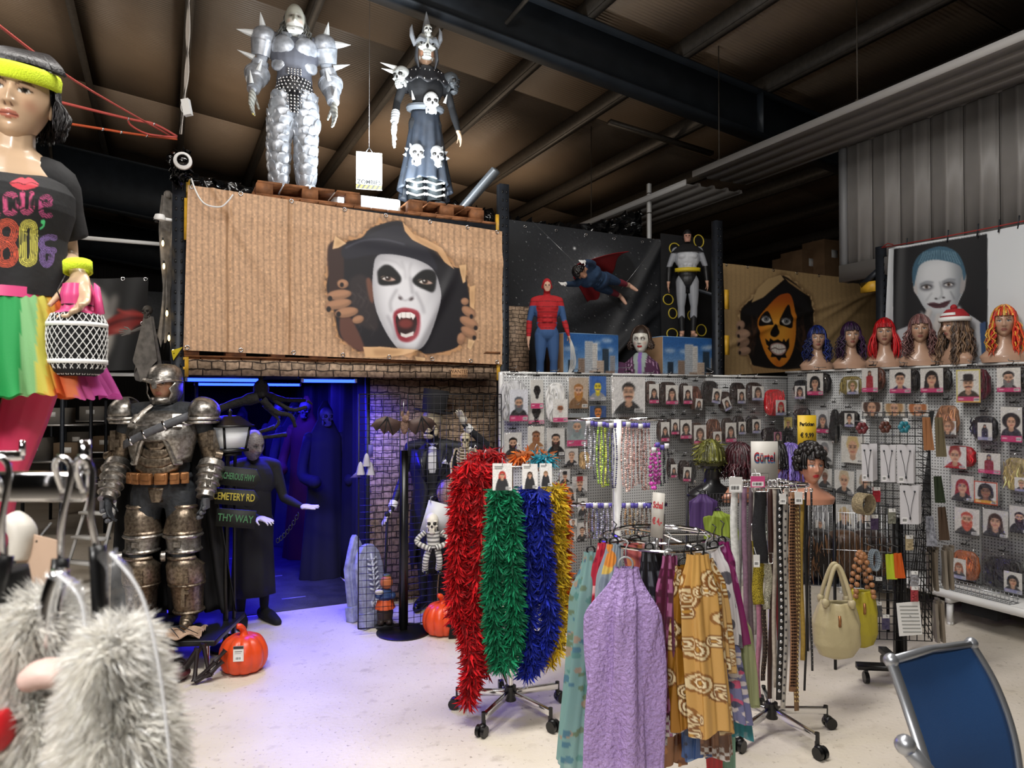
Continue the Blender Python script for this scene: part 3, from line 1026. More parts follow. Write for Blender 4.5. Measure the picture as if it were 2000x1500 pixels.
def head_grid(skin='#d9b596',lip='#b0524a',brow='#4a3526',iris='#4a5a66',lid='#6a4a3c',N=64,S=1.0,long=1.,paint=None,wide=1.,nose=1.,open_mouth=0.):
 """a head with sockets, lids, nose, lips, chin and ears' place; front is -y, centre at the eyes' height"""
 ny,nx=int(N*.95),N
 th=np.linspace(.02,PI-.02,ny)
 a=np.linspace(-1,1,nx,endpoint=False)
 ph=a*PI-.9*np.sin(a*PI)*.55
 ph=ph-PI/2
 TT,PP=np.meshgrid(th,ph,indexing='ij')
 X,Y,Z=np.sin(TT)*np.cos(PP),np.sin(TT)*np.sin(PP),np.cos(TT)
 low=np.clip(-Z,0,1)
 fx=1-.34*low**1.4
 x=.077*X*fx*wide
 z=.120*Z*long
 y=np.where(Y>0,.104*Y*(1-.25*low),.088*Y*(1-.1*low))
 y=y+np.where(Y>0,0,-.006*low)
 fr=np.clip(-Y,0,1)**.6
 def g(cx,cz,sx,sz,amp,sym=False):
  e=np.exp(-((x-cx)/sx)**2-((z-cz)/sz)**2)
  if sym:
   e=e+np.exp(-((x+cx)/sx)**2-((z-cz)/sz)**2)
  return amp*e*fr
 d=0
 d=d+g(.030,.008,.017,.011,.011,True)
 d=d-g(.030,.006,.0105,.0075,.0075,True)
 d=d-g(.03,.027,.02,.007,.004,True)
 nz=np.clip((.012-z)/.045,0,1)
 d=d-nose*(np.exp(-(x/(.007+.006*nz))**2)*fr*sm(z,-.042,-.030)*(1-sm(z,.004,.03))*(.005+.017*nz))
 d=d-g(.011,-.030,.006,.006,.005,True)
 d=d-g(0,-.0545,.018,.0045,.0065)-g(0,-.0655,.015,.005,.0075)
 d=d+g(0,-.060,.021,.0022,.004+.01*open_mouth)
 d=d+g(0,-.077,.018,.005,.003)
 d=d-g(0,-.098,.022,.014,.009)
 d=d-g(.043,-.018,.018,.02,.004,True)
 y=y+d
 C=np.tile(np.array(hx(skin)),x.shape+(1,))
 def blend(m,c):
  nonlocal C
  m=np.clip(m,0,1)[...,None]
  C=C*(1-m)+np.array(hx(c))*m
 front=Y<.1
 blend(front*np.exp(-((np.abs(x)-.045)/.016)**2-((z+.03)/.016)**2)*.25,'#c9705c')
 ex=np.abs(x)-.030
 eye=front*((ex/.0145)**2+((z-.0065-.12*ex)/.0062)**2<1)
 blend(front*np.exp(-(ex/.02)**2-((z-.0125)/.008)**2)*.45,lid)
 blend(eye*1.,'#cfc9c0')
 blend(eye*((ex/.0078)**2+((z-.0068)/.0065)**2<1)*1.,iris)
 blend(eye*((ex/.0042)**2+((z-.0068)/.004)**2<1)*1.,'#111111')
 blend(front*(np.abs(ex)<.0165)*(np.abs(z-.0132+26*ex*ex-.1*ex)<.0019)*1.,'#1c1512')
 blend(front*(np.abs(ex)<.019)*(np.abs(z-.027+16*ex*ex-.12*ex)<.0026)*.9,brow)
 ml=((x/.0225)**2+((z+.0605)/.0105)**2<1)&front
 blend(ml*1.,lip)
 blend(front*(np.abs(x)<.02)*(np.abs(z+.060)<.0011)*.8,'#5a2420')
 blend(front*(((np.abs(x)-.0075)/.0035)**2+((z+.038)/.0028)**2<1)*.8,'#5a3a2e')
 if paint:
  C=paint(x,z,front,C,blend)if paint(x,z,front,C,blend)is not None else C
 P=np.stack([x,y,z],-1)*S
 return P,C
def add_head(q,c,R=None,**kw):
 P,C=head_grid(**kw)
 S=kw.get('S',1.)
 if R is not None:
  P=P@np.asarray(R,float)[:3,:3].T
 q.grid(P+np.asarray(c,float),C,closed=True)
 for s in(-1,1):
  e=np.array((s*.073*S*kw.get('wide',1.),.012*S,-.008*S))
  if R is not None:
   e=np.asarray(R,float)[:3,:3]@e
  q.ell(np.asarray(c,float)+e,(.008*S,.018*S,.03*S),10,8,col=kw.get('skin','#d9b596'))
def hair(q,c,rng,cols,n=130,length=.3,fringe=True,wave=.012,freq=3.,vol=1.0,gap=48,R=(.086,.108,.126),wd=.011,S=1.,curl=False,up=.03,clump=4):
 """locks that start at the crown, follow the skull and hang"""
 c=np.asarray(c,float)
 Rr=np.array(R)*vol
 th=np.linspace(0,PI*.62,12)[:,None]
 ph=np.linspace(-PI,PI,28,endpoint=False)
 capd=np.stack([np.sin(th)*np.cos(ph),np.sin(th)*np.sin(ph),np.cos(th)+0*ph],-1)
 lim=np.where(np.sin(ph)<-.55,.40 if fringe else.37,.62)[None,:]
 t2=th/(PI*.62)*lim*PI
 capd=np.stack([np.sin(t2)*np.cos(ph),np.sin(t2)*np.sin(ph),np.cos(t2)+0*ph],-1)
 q.grid((capd*Rr*.985*S+c+np.array((0,.004,up*.3))*S),col=np.tile(np.array(hx(cols[0]))*.8,capd.shape[:2]+(1,)),closed=True)
 g=math.radians(gap)
 for i in range(n):
  p=rng.uniform(-PI,PI)
  fd=abs(((p+PI/2+PI)%(2*PI))-PI)
  is_f=fd<g
  L=length*rng.uniform(.82,1.05)
  if is_f:
   if not fringe:
    p=-PI/2+math.copysign(g+rng.uniform(.05,.35),((p+PI/2+PI)%(2*PI))-PI)
    fd=g+.1
    is_f=False
  stop=(.40 if is_f else.5)*PI
  el=np.linspace(.06+.25*rng.random(),stop,6)
  P=[np.array((math.sin(e)*math.cos(p),math.sin(e)*math.sin(p),math.cos(e)))*Rr*(1+.05*rng.random())for e in el]
  P=[x*S for x in P]
  if not is_f:
   k=7
   out=np.array((math.cos(p),math.sin(p),0))
   ph0=rng.random()*6
   base=P[-1]
   sp=rng.uniform(-.02,.05)*vol*min(1,length/.16)
   for m in range(1,k+1):
    f=m/k
    pos=base+np.array((0,0,-L*f))+out*(sp*math.sin(f*2.4)+wave*math.sin(freq*f*6+ph0))+np.array((-out[1],out[0],0))*wave*math.cos(freq*f*6+ph0*1.3)
    if fd<g+.9 and curl is False:
     pos[1]+=-.015*f
    P.append(pos)
   r=np.linspace(1,.55,len(P));r[-1]=.12
  else:
   r=np.linspace(1,.4,len(P))
  base_c=np.array(hx(cols[int(rng.integers(len(cols)))]))*rng.uniform(.75,1.2)
  q.tube(np.array(P)+c,r*wd*S*rng.uniform(.7,1.3),5,cap=False,col=np.clip(base_c,0,1),flat=.55)
def panel_print(q,w,h,cv,thick=.004,y=0.,back='#e8e6e0'):
 """flat printed board: painted front, plain edges and back (front faces -y, base centre at origin)"""
 A=cv.A[::-1]
 ny,nx=A.shape[:2]
 xs=np.linspace(-w/2,w/2,nx);zs=np.linspace(0,h,ny)
 X,Z=np.meshgrid(xs,zs)
 q.grid(np.stack([X,0*X+y,Z],-1),np.clip(A,0,1))
 q.box((0,y+thick/2+.0004,h/2),(w,thick,h),col=back)
def bars(cv,x0,y0,x1,y1,rng,col='#222222'):
 cv.rect(x0,y0,x1,y1,'#f2f2f0')
 n=7
 for i in range(n):
  a=x0+(x1-x0)*(.1+.8*i/n)
  cv.rect(a,y0+(y1-y0)*.2,a+(x1-x0)*.06*rng.uniform(.5,1.4),y1-(y1-y0)*.2,col)
def portrait(w,h,style='long',hr='#1e1a18',skin='#d3a587',shirt='#2a2a2e',bg='#d9d6d0',strip=None,seed=1,nx=26,extra=None,lip='#a8574e',code=True,zoom=1.,border=None):
 ny=max(8,int(nx*h/w))
 cv=Canvas(0,0,1,h/w,nx,ny,bg)
 rng=np.random.default_rng(seed)
 Hh=h/w
 cy=.44*Hh if style!='full' else.2*Hh
 s=(.25 if style!='full' else.10)*zoom
 cx=.5
 if style in('long','wavy'):
  cv.spl([(cx,cy-s*1.45),(cx+s*.95,cy-s*.9),(cx+s*1.25,cy+s*.6),(cx+s*1.3,cy+s*2.2),(cx,cy+s*2.0),(cx-s*1.3,cy+s*2.2),(cx-s*1.25,cy+s*.6),(cx-s*.95,cy-s*.9)],hr)
 elif style=='bob':
  cv.spl([(cx,cy-s*1.45),(cx+s*1.05,cy-s*.9),(cx+s*1.35,cy+s*.7),(cx+s*.9,cy+s*1.1),(cx-s*.9,cy+s*1.1),(cx-s*1.35,cy+s*.7),(cx-s*1.05,cy-s*.9)],hr)
 elif style=='afro':
  cv.ell(cx,cy-s*.3,s*1.7,s*1.6,hr)
 elif style=='updo':
  cv.ell(cx,cy-s*1.3,s*.9,s*.7,hr);cv.ell(cx,cy-s*.5,s*1.1,s*1.0,hr)
 elif style=='full':
  cv.spl([(cx,cy-s*1.3),(cx+s,cy),(cx+s*.9,cy+s*2.6),(cx-s*.9,cy+s*2.6),(cx-s,cy)],hr)
  cv.spl([(cx-s*1.6,cy+s*1.6),(cx+s*1.6,cy+s*1.6),(cx+s*2.1,cy+s*4),(cx+s*1.7,Hh),(cx-s*1.7,Hh),(cx-s*2.1,cy+s*4)],shirt)
 if style!='full':
  cv.spl([(cx-s*.5,cy+s),(cx+s*.5,cy+s),(cx+s*1.7,cy+s*1.9),(cx+s*2.1,Hh*1.1),(cx-s*2.1,Hh*1.1),(cx-s*1.7,cy+s*1.9)],shirt)
  cv.poly([(cx-s*.42,cy+s*.6),(cx+s*.42,cy+s*.6),(cx+s*.5,cy+s*1.6),(cx,cy+s*1.9),(cx-s*.5,cy+s*1.6)],np.array(hx(skin))*.85)
 cv.ell(cx,cy,s*.82,s*1.12,skin)
 for e in(-1,1):
  cv.ell(cx+e*s*.36,cy-s*.1,s*.17,s*.09,'#2b211d')
  cv.stroke([(cx+e*s*.15,cy-s*.34),(cx+e*s*.6,cy-s*.36)],s*.09,'#3a2a22')
 cv.stroke([(cx,cy),(cx+s*.07,cy+s*.3)],s*.1,np.array(hx(skin))*.8)
 cv.ell(cx,cy+s*.58,s*.3,s*.1,lip)
 if style in('long','bob','wavy','full'):
  cv.spl([(cx-s*.9,cy+s*.1),(cx-s*.85,cy-s*.9),(cx,cy-s*1.4),(cx+s*.85,cy-s*.9),(cx+s*.9,cy+s*.1),(cx+s*.6,cy-s*.45),(cx,cy-s*.62),(cx-s*.6,cy-s*.45)],hr)
 elif style in('short','beard','mous'):
  cv.spl([(cx-s*.86,cy-s*.2),(cx-s*.9,cy-s*.9),(cx,cy-s*1.35),(cx+s*.9,cy-s*.9),(cx+s*.86,cy-s*.2),(cx+s*.55,cy-s*.75),(cx-s*.55,cy-s*.75)],hr)
 if style=='beard':
  cv.spl([(cx-s*.85,cy+s*.1),(cx-s*.3,cy+s*.38),(cx,cy+s*.33),(cx+s*.3,cy+s*.38),(cx+s*.85,cy+s*.1),(cx+s*.8,cy+s*1.1),(cx,cy+s*1.9),(cx-s*.8,cy+s*1.1)],extra or hr)
  cv.ell(cx,cy+s*.62,s*.26,s*.09,lip)
 if style=='mous':
  cv.spl([(cx,cy+s*.34),(cx+s*.5,cy+s*.45),(cx+s*.6,cy+s*.62),(cx,cy+s*.5),(cx-s*.6,cy+s*.62),(cx-s*.5,cy+s*.45)],extra or hr)
 if style=='hat':
  cv.spl([(cx-s*1.3,cy-s*.6),(cx-s*.8,cy-s*.7),(cx-s*.7,cy-s*1.6),(cx+s*.7,cy-s*1.6),(cx+s*.8,cy-s*.7),(cx+s*1.3,cy-s*.6),(cx,cy-s*.45)],extra or '#1c1a1c')
  cv.spl([(cx,cy+s*.34),(cx+s*.5,cy+s*.45),(cx+s*.6,cy+s*.62),(cx,cy+s*.5),(cx-s*.6,cy+s*.62),(cx-s*.5,cy+s*.45)],'#1c1512')
 cv.noise(.04,rng)
 if strip:
  cv.rect(0,Hh*.82,1,Hh,strip)
  if code:
   bars(cv,.72,Hh*.86,.96,Hh*.96,rng)
  cv.rect(.08,Hh*.88,.3,Hh*.91,'#f0d0d8')
 elif code:
  bars(cv,.68,Hh*.86,.97,Hh*.97,rng)
 if border:
  cv.rect(0,0,.05,Hh,border);cv.rect(.95,0,1,Hh,border);cv.rect(0,0,1,.05,border);cv.rect(0,Hh-.05,1,Hh,border)
 return cv
M_PRINT=vc(.45)
M_GLOSSP=vc(.25,coat=.3)
M_FILM=film('clear_film',gloss=.15,rough=.08)
M_HAIR=vc(.38,bump=.3,bscale=120)
M_WIRE=mat('zinc_wire','#b9bbbd',.3,.9)
M_BWIRE=mat('black_wire','#121214',.4,.2)
def freeze_text():
 """turn the lettering curves into ordinary meshes"""
 bpy.context.view_layer.update()
 dg=bpy.context.evaluated_depsgraph_get()
 fonts=[o for o in SC.objects if o.type=='FONT']
 news=[]
 for o in fonts:
  me=bpy.data.meshes.new_from_object(o.evaluated_get(dg))
  news.append((o,me))
 for o,me in news:
  n=bpy.data.objects.new('lettering',me)
  n.location,n.rotation_euler,n.scale,n.parent=o.location,o.rotation_euler,o.scale,o.parent
  for k in o.keys():
   if k in('label','kind'):
    n[k]=o[k]
  COL.objects.link(n)
  bpy.data.objects.remove(o)
  # ------ banners: cloth sheets with a painted print
def banner(name,label,corners,plane,cv,nx,ny,wr,m=None,eyelets=(),cat='banner',to=lambda x,y:(x,y),rough=.6):
 """corners TL,TR,BR,BL in frame pixels; plane(px,py)->point; wr(s,t)->offset along the plane's normal"""
 S,T=np.meshgrid(np.linspace(0,1,nx),np.linspace(0,1,ny))
 c=np.array(corners,float)
 def pix(S,T):
  S,T=np.asarray(S)[...,None],np.asarray(T)[...,None]
  return(c[0]*(1-S)+c[1]*S)*(1-T)+(c[3]*(1-S)+c[2]*S)*T
 PX=pix(S,T)
 ts=np.linspace(0,1,9)
 P=np.array([[tuple(plane(px,py))for px,py in row]for row in PX])
 o0=P[-1,0]
 e=P[-1,-1]-P[-1,0];e[2]=0;e/=np.linalg.norm(e)
 nrm=np.array((e[1],-e[0],0.))
 L=P-o0
 loc=np.stack([L@e,-(wr(S,T)),L[...,2]],-1)
 zx,zy=to(PX[...,0],PX[...,1])
 fx=np.clip((zx-cv.x0)/(cv.x1-cv.x0)*(cv.w-1),0,cv.w-1.001);fy=np.clip((zy-cv.y0)/(cv.y1-cv.y0)*(cv.h-1),0,cv.h-1.001)
 ix,iy=fx.astype(int),fy.astype(int)
 ax,ay=(fx-ix)[...,None],(fy-iy)[...,None]
 C=(cv.A[iy,ix]*(1-ax)+cv.A[iy,ix+1]*ax)*(1-ay)+(cv.A[iy+1,ix]*(1-ax)+cv.A[iy+1,ix+1]*ax)*ay
 t=thing(name,label,cat,o0,math.atan2(e[1],e[0]))
 q=MB();q.grid(loc,np.clip(C,0,1))
 q.build('printed_cloth',m or vc(rough),t,smooth=True)
 for(s,tt)in eyelets:
  i,j=int(tt*(ny-1)),int(s*(nx-1))
  p=loc[i,j]
  q=MB()
  a=np.linspace(0,2*PI,12,endpoint=False)
  q.tube(np.stack([.014*np.cos(a),0*a,.014*np.sin(a)],-1)+p-(0,.004,0),.0045,6,closed=True)
  q.build('eyelet',M_CHROME,t)
 return t
 # ====== the big printed banners
rng=np.random.default_rng(7)
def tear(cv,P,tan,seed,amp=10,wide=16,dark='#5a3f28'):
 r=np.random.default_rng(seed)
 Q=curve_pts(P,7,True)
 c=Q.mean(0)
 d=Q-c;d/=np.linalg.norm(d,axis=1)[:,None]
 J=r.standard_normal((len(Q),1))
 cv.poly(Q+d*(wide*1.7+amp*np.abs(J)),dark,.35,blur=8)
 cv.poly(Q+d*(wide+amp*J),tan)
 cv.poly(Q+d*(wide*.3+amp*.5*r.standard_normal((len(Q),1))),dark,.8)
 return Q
 # --- vampire face banner (canvas in units of 3.125 per frame pixel)
cv=Canvas(-20,-130,1950,985,560,318,'#bd9775')
u_=(cv.X+6)/1946
st=.5+.5*np.cos(cv.X/37.5*2*PI+.6*np.sin(cv.Y/160))
cv.A*=(1-.17*st**4)[...,None]
cv.noise(.035,rng);cv.noise(.05,rng,3)
for x in(265,645):
 cv.stroke([(x-8,-130),(x,980)],12,'#7a5635',.55,blur=5,smooth=False)
hole=[(1330,105),(1230,110),(1130,150),(1085,200),(1000,225),(930,260),(910,330),(882,430),(872,520),(905,590),(925,690),(948,800),(1000,840),(1065,893),(1110,880),(1250,905),(1420,890),(1480,910),(1640,880),(1690,830),(1720,740),(1742,620),(1730,510),(1700,400),(1640,380),(1560,300),(1500,240),(1400,190)]
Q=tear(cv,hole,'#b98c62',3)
cv.poly(Q,'#141219')
cv.spl([(880,250),(966,235),(966,530),(890,560),(880,440)],'#35231f',blur=4)
cv.spl([(950,690),(1010,680),(1100,870),(1060,890),(960,810)],'#5c3a30',blur=5)
cv.spl([(1010,460),(1100,430),(1150,560),(1180,760),(1060,720),(1020,600)],'#2b2426',blur=8)
for k in range(14):
 x=1000+rng.random()*150;y=450+rng.random()*300
 cv.stroke([(x,y),(x+25,y+30),(x+5,y+70)],4,'#57504f',.5,blur=2)
cv.spl([(1090,200),(1200,150),(1320,130),(1420,220),(1500,300),(1540,400),(1400,335),(1170,305),(985,330),(972,250)],'#20202a',blur=3)
cv.stroke([(985,262),(1090,218),(1220,214),(1340,243)],7,'#6a6a74',.7,blur=3)
cv.spl([(1110,460),(1135,450),(1155,520),(1152,600),(1128,570)],'#6b4638',blur=3)
face=[(1172,318),(1260,302),(1400,330),(1500,378),(1545,450),(1560,560),(1530,700),(1480,830),(1420,886),(1320,886),(1270,840),(1220,760),(1172,650),(1152,540),(1150,440)]
cv.spl(face,'#dcdce0')
fm=cv.mask(curve_pts(face,6,True))
edge=cv.blur(fm,60)
cv.put(fm*np.clip(1.25-edge*1.3,0,1),'#77767c',.75)
cv.put(fm*sm(cv.X,1380,1600),'#8d8c92',.45)
for P,w in(([(1325,345),(1345,400),(1350,450)],7),([(1385,355),(1372,400),(1376,450)],7),([(1295,520),(1258,590),(1262,650)],14),([(1412,535),(1448,610),(1462,660)],14),([(1378,450),(1392,540)],16),([(1200,330),(1290,350),(1330,390)],6),([(1240,680),(1275,760),(1290,820)],14)):
 cv.put(fm*0,'#000000');cv.stroke(P,w,'#8c8a90',.65,blur=6)
cv.spl([(1182,400),(1225,366),(1270,380),(1320,440),(1310,480),(1240,492),(1190,485),(1180,440)],'#121214',blur=3)
cv.spl([(1392,455),(1440,408),(1490,396),(1534,420),(1532,500),(1515,534),(1470,520),(1410,490)],'#121214',blur=3)
for ex,ey in((1245,450),(1470,470)):
 cv.ell(ex,ey,46,17,'#8a7466',.12);cv.ell(ex-18,ey-1,17,9,'#dedad6');cv.ell(ex-3,ey-3,17,15,'#2b201c');cv.ell(ex-7,ey-7,5,4,'#ffffff');cv.ell(ex+26,ey+6,12,6,'#b89c94')
 cv.stroke([(ex-46,ey),(ex,ey-18),(ex+46,ey+4)],6,'#0a0a0a')
cv.ell(1318,570,13,9,'#35282a',.6,blur=2);cv.ell(1384,575,15,9,'#35282a',-.5,blur=2)
cv.stroke([(1308,548),(1345,585),(1400,555)],6,'#a5a3a8',blur=4)
cv.spl([(1350,630),(1425,652),(1437,720),(1418,800),(1370,838),(1310,822),(1282,745),(1275,670),(1300,640)],'#8e2c38',blur=2)
cv.stroke([(1300,645),(1350,636),(1415,655)],7,'#b85560',.7,blur=2)
cv.spl([(1350,655),(1408,675),(1417,735),(1395,792),(1350,806),(1312,790),(1294,740),(1293,680)],'#2a1012')
cv.ell(1350,725,44,30,'#74302c',blur=6)
cv.poly([(1298,668),(1325,656),(1380,656),(1408,672),(1406,690),(1402,690),(1394,706),(1386,688),(1375,694),(1352,690),(1332,693),(1322,686),(1313,702),(1304,684)],'#ece7e4')
for x in(1322,1350,1378):
 cv.stroke([(x,660),(x,690)],2,'#a09490',smooth=False)
cv.poly([(1318,780),(1350,790),(1400,772),(1394,798),(1352,812),(1322,802)],'#d9d3cf')
def fingers(cv,L,skin,nails,r=5):
 for cx,cy,rx,ry,a in L:
  cv.ell(cx+3,cy+6,rx,ry,'#3a2318',a,.5,blur=r)
  cv.ell(cx,cy,rx,ry,np.array(hx(skin))*.8,a)
  cv.ell(cx-2,cy-ry*.25,rx*.86,ry*.6,skin,a,.8,blur=r)
 for cx,cy,rx,ry in nails:
  cv.ell(cx,cy,rx+2,ry+2,np.array(hx(skin))*.6);cv.ell(cx,cy,rx,ry,'#1a1416')
fingers(cv,[(1060,700,36,24,-.3),(968,482,34,28,0),(945,548,76,30,-.12),(940,606,82,30,-.18),(990,656,72,31,-.15)],'#b08263',[(962,488,11,13),(890,572,13,15),(882,637,13,16),(942,668,13,16)])
fingers(cv,[(1690,815,24,38,.3),(1712,590,24,22,0),(1734,652,46,28,.55),(1735,716,58,30,.42),(1735,776,52,28,.5)],'#b08263',[(1752,682,10,13),(1778,752,11,13),(1770,812,11,13)])
for P,c in(([(1332,102),(1400,180),(1480,215),(1570,265),(1612,340),(1645,395),(1585,350),(1540,290),(1480,262),(1390,215),(1345,160)],'#c99f74'),([(1090,868),(1200,866),(1425,888),(1330,918),(1200,935),(1105,932)],'#d1a87c'),([(1400,925),(1470,935),(1465,970),(1420,968)],'#d8b48a'),([(1672,370),(1720,365),(1715,470),(1700,480)],'#d6b084'),([(1740,500),(1775,490),(1770,640),(1742,620)],'#d1a87c'),([(1735,820),(1775,830),(1748,885),(1728,870)],'#d9b68c'),([(920,190),(960,215),(990,235),(940,262),(905,270)],'#d8b48a')):
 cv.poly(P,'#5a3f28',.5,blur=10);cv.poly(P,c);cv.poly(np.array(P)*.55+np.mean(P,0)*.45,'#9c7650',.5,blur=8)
def wr1(s,t):
 g=lambda x,w:np.exp(-(x/w)**2)
 return.012*np.sin(s*9+2*t)*.5+.02*g((s-.08)-.34*t,.012+.03*t)*(1-.3*t)+.010*g(s-.325,.006)+.008*g(s-.133,.006)+.016*g((s-.84)+.22*(t-.4),.02)*sm(t,.3,.6)+.02*g(s-.92+.22*t,.018)*t+.014*g(t-.12-.12*s,.05)*s+.008*np.sin(t*14+s*4)*g(s-.97,.06)
t0=thing('banner_frame','thin dark frame that carries the dark red-lips banner at the far left','frame',onv(130,730,7.03),TH)
for x in(-.03,1.0):
 q=MB();q.box((x,.03,-.75),(.03,.03,4.0));q.build('upright',M_STEEL,t0)
for z in(.0,1.16):
 q=MB();q.box((.48,.03,z),(1.0,.03,.03));q.build('cross_rail',M_WHITE,t0)
ey=[(s,.012)for s in(.015,.17,.33,.5,.63,.77,.89,.985)]+[(s,.985)for s in(.012,.18,.345,.5,.645,.78,.9,.985)]
banner('cardboard_banner','large tan cardboard print banner with a fanged white face screaming through a torn hole',[(367,361),(981,452),(982,712),(358,684)],lambda x,y:onv(x,y,5.63),cv,430,236,wr1,eyelets=ey,to=lambda x,y:((x-360)*3.125,(y-400)*3.125))
# --- pumpkin face banner (3.333 units per frame pixel from 1400,440)
cv=Canvas(30,235,1105,985,330,230,'#b8996c')
st=.5+.5*np.cos(cv.X/30*2*PI)
cv.A*=(1-.06*st**4)[...,None]
cv.noise(.03,rng)
hole=[(425,330),(500,372),(560,430),(610,470),(625,560),(628,650),(605,760),(585,900),(500,942),(380,945),(260,925),(215,850),(172,690),(150,590),(170,530),(240,470),(300,410),(360,380)]
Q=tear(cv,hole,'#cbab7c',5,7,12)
cv.poly(Q,'#16110f')
cv.spl([(160,560),(250,500),(400,400),(470,360),(560,430),(610,560),(520,520),(430,460),(330,520),(260,590)],'#1d1a1c',blur=5)
for k in range(40):
 x=(235 if k%2 else 560)+rng.normal()*22;y=580+rng.random()*180
 cv.stroke([(x,y),(x+rng.normal()*12,y+40),(x+rng.normal()*14,y+90)],5,'#5b3c2a',.6,blur=2)
face=[(430,448),(480,448),(508,520),(520,640),(512,760),(480,860),(430,916),(382,912),(330,850),(286,740),(266,640),(280,590),(340,520),(390,470)]
cv.spl(face,'#cf7420')
fm=cv.mask(curve_pts(face,6,True))
cv.put(fm*cv.blur(fm,50)**2*sm(cv.Y,480,640),'#f2ac3c',.8)
cv.put(fm*(1-sm(cv.Y,440,560)),'#a9401c',.6)
cv.put(fm*np.exp(-((cv.X-400)/22)**2)*sm(cv.Y,700,900),'#b8581a',.5)
cv.spl([(275,652),(290,590),(335,560),(368,640),(330,650)],'#15100e')
cv.spl([(404,640),(425,590),(470,515),(488,570),(496,664),(440,655)],'#15100e')
for ex,ey_,in((324,611),(452,625)):
 cv.ell(ex,ey_,33,23,'#d8d4d0',.15);cv.ell(ex,ey_-2,17,16,'#3c3d42');cv.ell(ex,ey_-2,12,11,'#a7a9ad');cv.ell(ex,ey_-2,7,7,'#101010')
 cv.stroke([(ex-33,ey_-5),(ex,ey_-24),(ex+34,ey_)],5,'#0c0a0a')
cv.spl([(375,645),(398,665),(413,700),(384,728),(352,706)],'#120e0d')
cv.poly([(318,735),(345,757),(352,735),(375,752),(402,742),(430,758),(442,736),(452,760),(474,733),(476,790),(450,840),(458,862),(425,862),(410,884),(390,858),(356,858),(362,832),(335,800),(345,790),(328,775)],'#130e0c')
cv.spl([(360,775),(400,764),(445,778),(455,815),(430,842),(395,845),(362,825),(352,800)],'#b89088')
cv.spl([(365,782),(400,772),(442,784),(449,812),(426,833),(395,836),(368,818),(360,800)],'#efe6dc')
cv.stroke([(360,806),(385,798),(410,808),(450,802)],5,'#3a2220')
for x in(375,392,409,427):
 cv.stroke([(x,778),(x+2,832)],2,'#b9a79c',smooth=False)
fingers(cv,[(152,652,27,33,.4),(166,706,46,31,-.1),(168,762,46,31,-.1),(180,818,44,28,-.15)],'#c09a80',[(143,668,7,11),(138,722,7,11),(138,775,7,11),(150,830,7,11)],3)
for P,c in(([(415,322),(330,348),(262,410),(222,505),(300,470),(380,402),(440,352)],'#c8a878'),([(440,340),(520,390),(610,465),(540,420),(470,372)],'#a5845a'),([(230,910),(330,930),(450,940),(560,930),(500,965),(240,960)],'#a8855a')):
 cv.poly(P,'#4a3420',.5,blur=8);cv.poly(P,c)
for k in range(16):
 x=235+k*19;cv.stroke([(x,925+rng.random()*10),(x+14,960)],4,'#6d5030',.6,blur=1)
def wr2(s,t):
 g=lambda x,w:np.exp(-(x/w)**2)
 return.02*g((s-1)+.55*(t-.0),.03)+.025*g((s-.98)+.9*(t-.05),.03)*sm(s,.5,.8)+.012*np.sin(s*8+t*3)+.02*g((s-.95)+1.5*(t-.12),.05)*sm(t,0,.3)
P2=[(1412,514),(1727,551),(1730,716),(1415,733)]
def plane2(x,y):
 return onv(x,y,6.35+0.0)
banner('cardboard_banner','smaller tan cardboard banner with an orange pumpkin-painted face grinning through a torn hole',P2,plane2,cv,260,180,wr2,eyelets=[(s,.014)for s in(.02,.15,.31,.46,.6,.74,.88,.985)],to=lambda x,y:((x-1400)*3.333,(y-440)*3.333))
# --- white cloth with the black portrait panel at the right
cv=Canvas(1090,-80,2500,1000,420,320,'#c9cdd0')
cv.poly([(1163,157),(1755,53),(1768,900),(1172,800)],'#131417')
pp=cv.mask([(1163,157),(1755,53),(1768,900),(1172,800)])
cv.spl([(1175,700),(1280,640),(1330,590),(1560,560),(1700,620),(1760,700),(1768,900),(1172,800)],'#a9aaae')
cv.poly([(1710,640),(1752,625),(1760,860),(1728,860)],'#34486a')
cv.spl([(1330,560),(1400,640),(1530,600),(1570,520),(1610,640),(1560,800),(1380,800)],'#b7b4b4',blur=6)
cv.spl([(1290,400),(1315,250),(1400,200),(1520,195),(1590,270),(1605,400),(1575,480),(1530,570),(1450,605),(1370,560),(1320,480)],'#c3c6c9')
fm=cv.mask(curve_pts([(1300,400),(1315,250),(1400,200),(1520,195),(1590,270),(1600,400),(1570,480),(1530,570),(1450,605),(1370,560),(1320,480)],6,True))
cv.put(fm*sm(cv.X,1470,1610),'#5d646a',.75);cv.put(fm*(1-cv.blur(fm,40)),'#6f757a',.7)
cv.spl([(1283,360),(1305,375),(1312,450),(1290,430)],'#a9a5a4');cv.spl([(1590,330),(1616,320),(1605,420),(1575,440)],'#8f8c8c')
cv.spl([(1288,400),(1280,290),(1320,200),(1400,150),(1490,140),(1570,190),(1612,300),(1600,360),(1580,270),(1500,235),(1400,225),(1330,260),(1305,330)],'#35566a')
for k in range(46):
 x=1310+k*6.2
 cv.stroke([(x,262-40*math.sin((x-1300)/300*PI)),(x+(1450-x)*.2,200-20*math.sin((x-1300)/300*PI)),(1450+(x-1450)*.75,160+abs(x-1450)*.12)],3,'#7fa0b0' if k%3 else '#1d3542',.7)
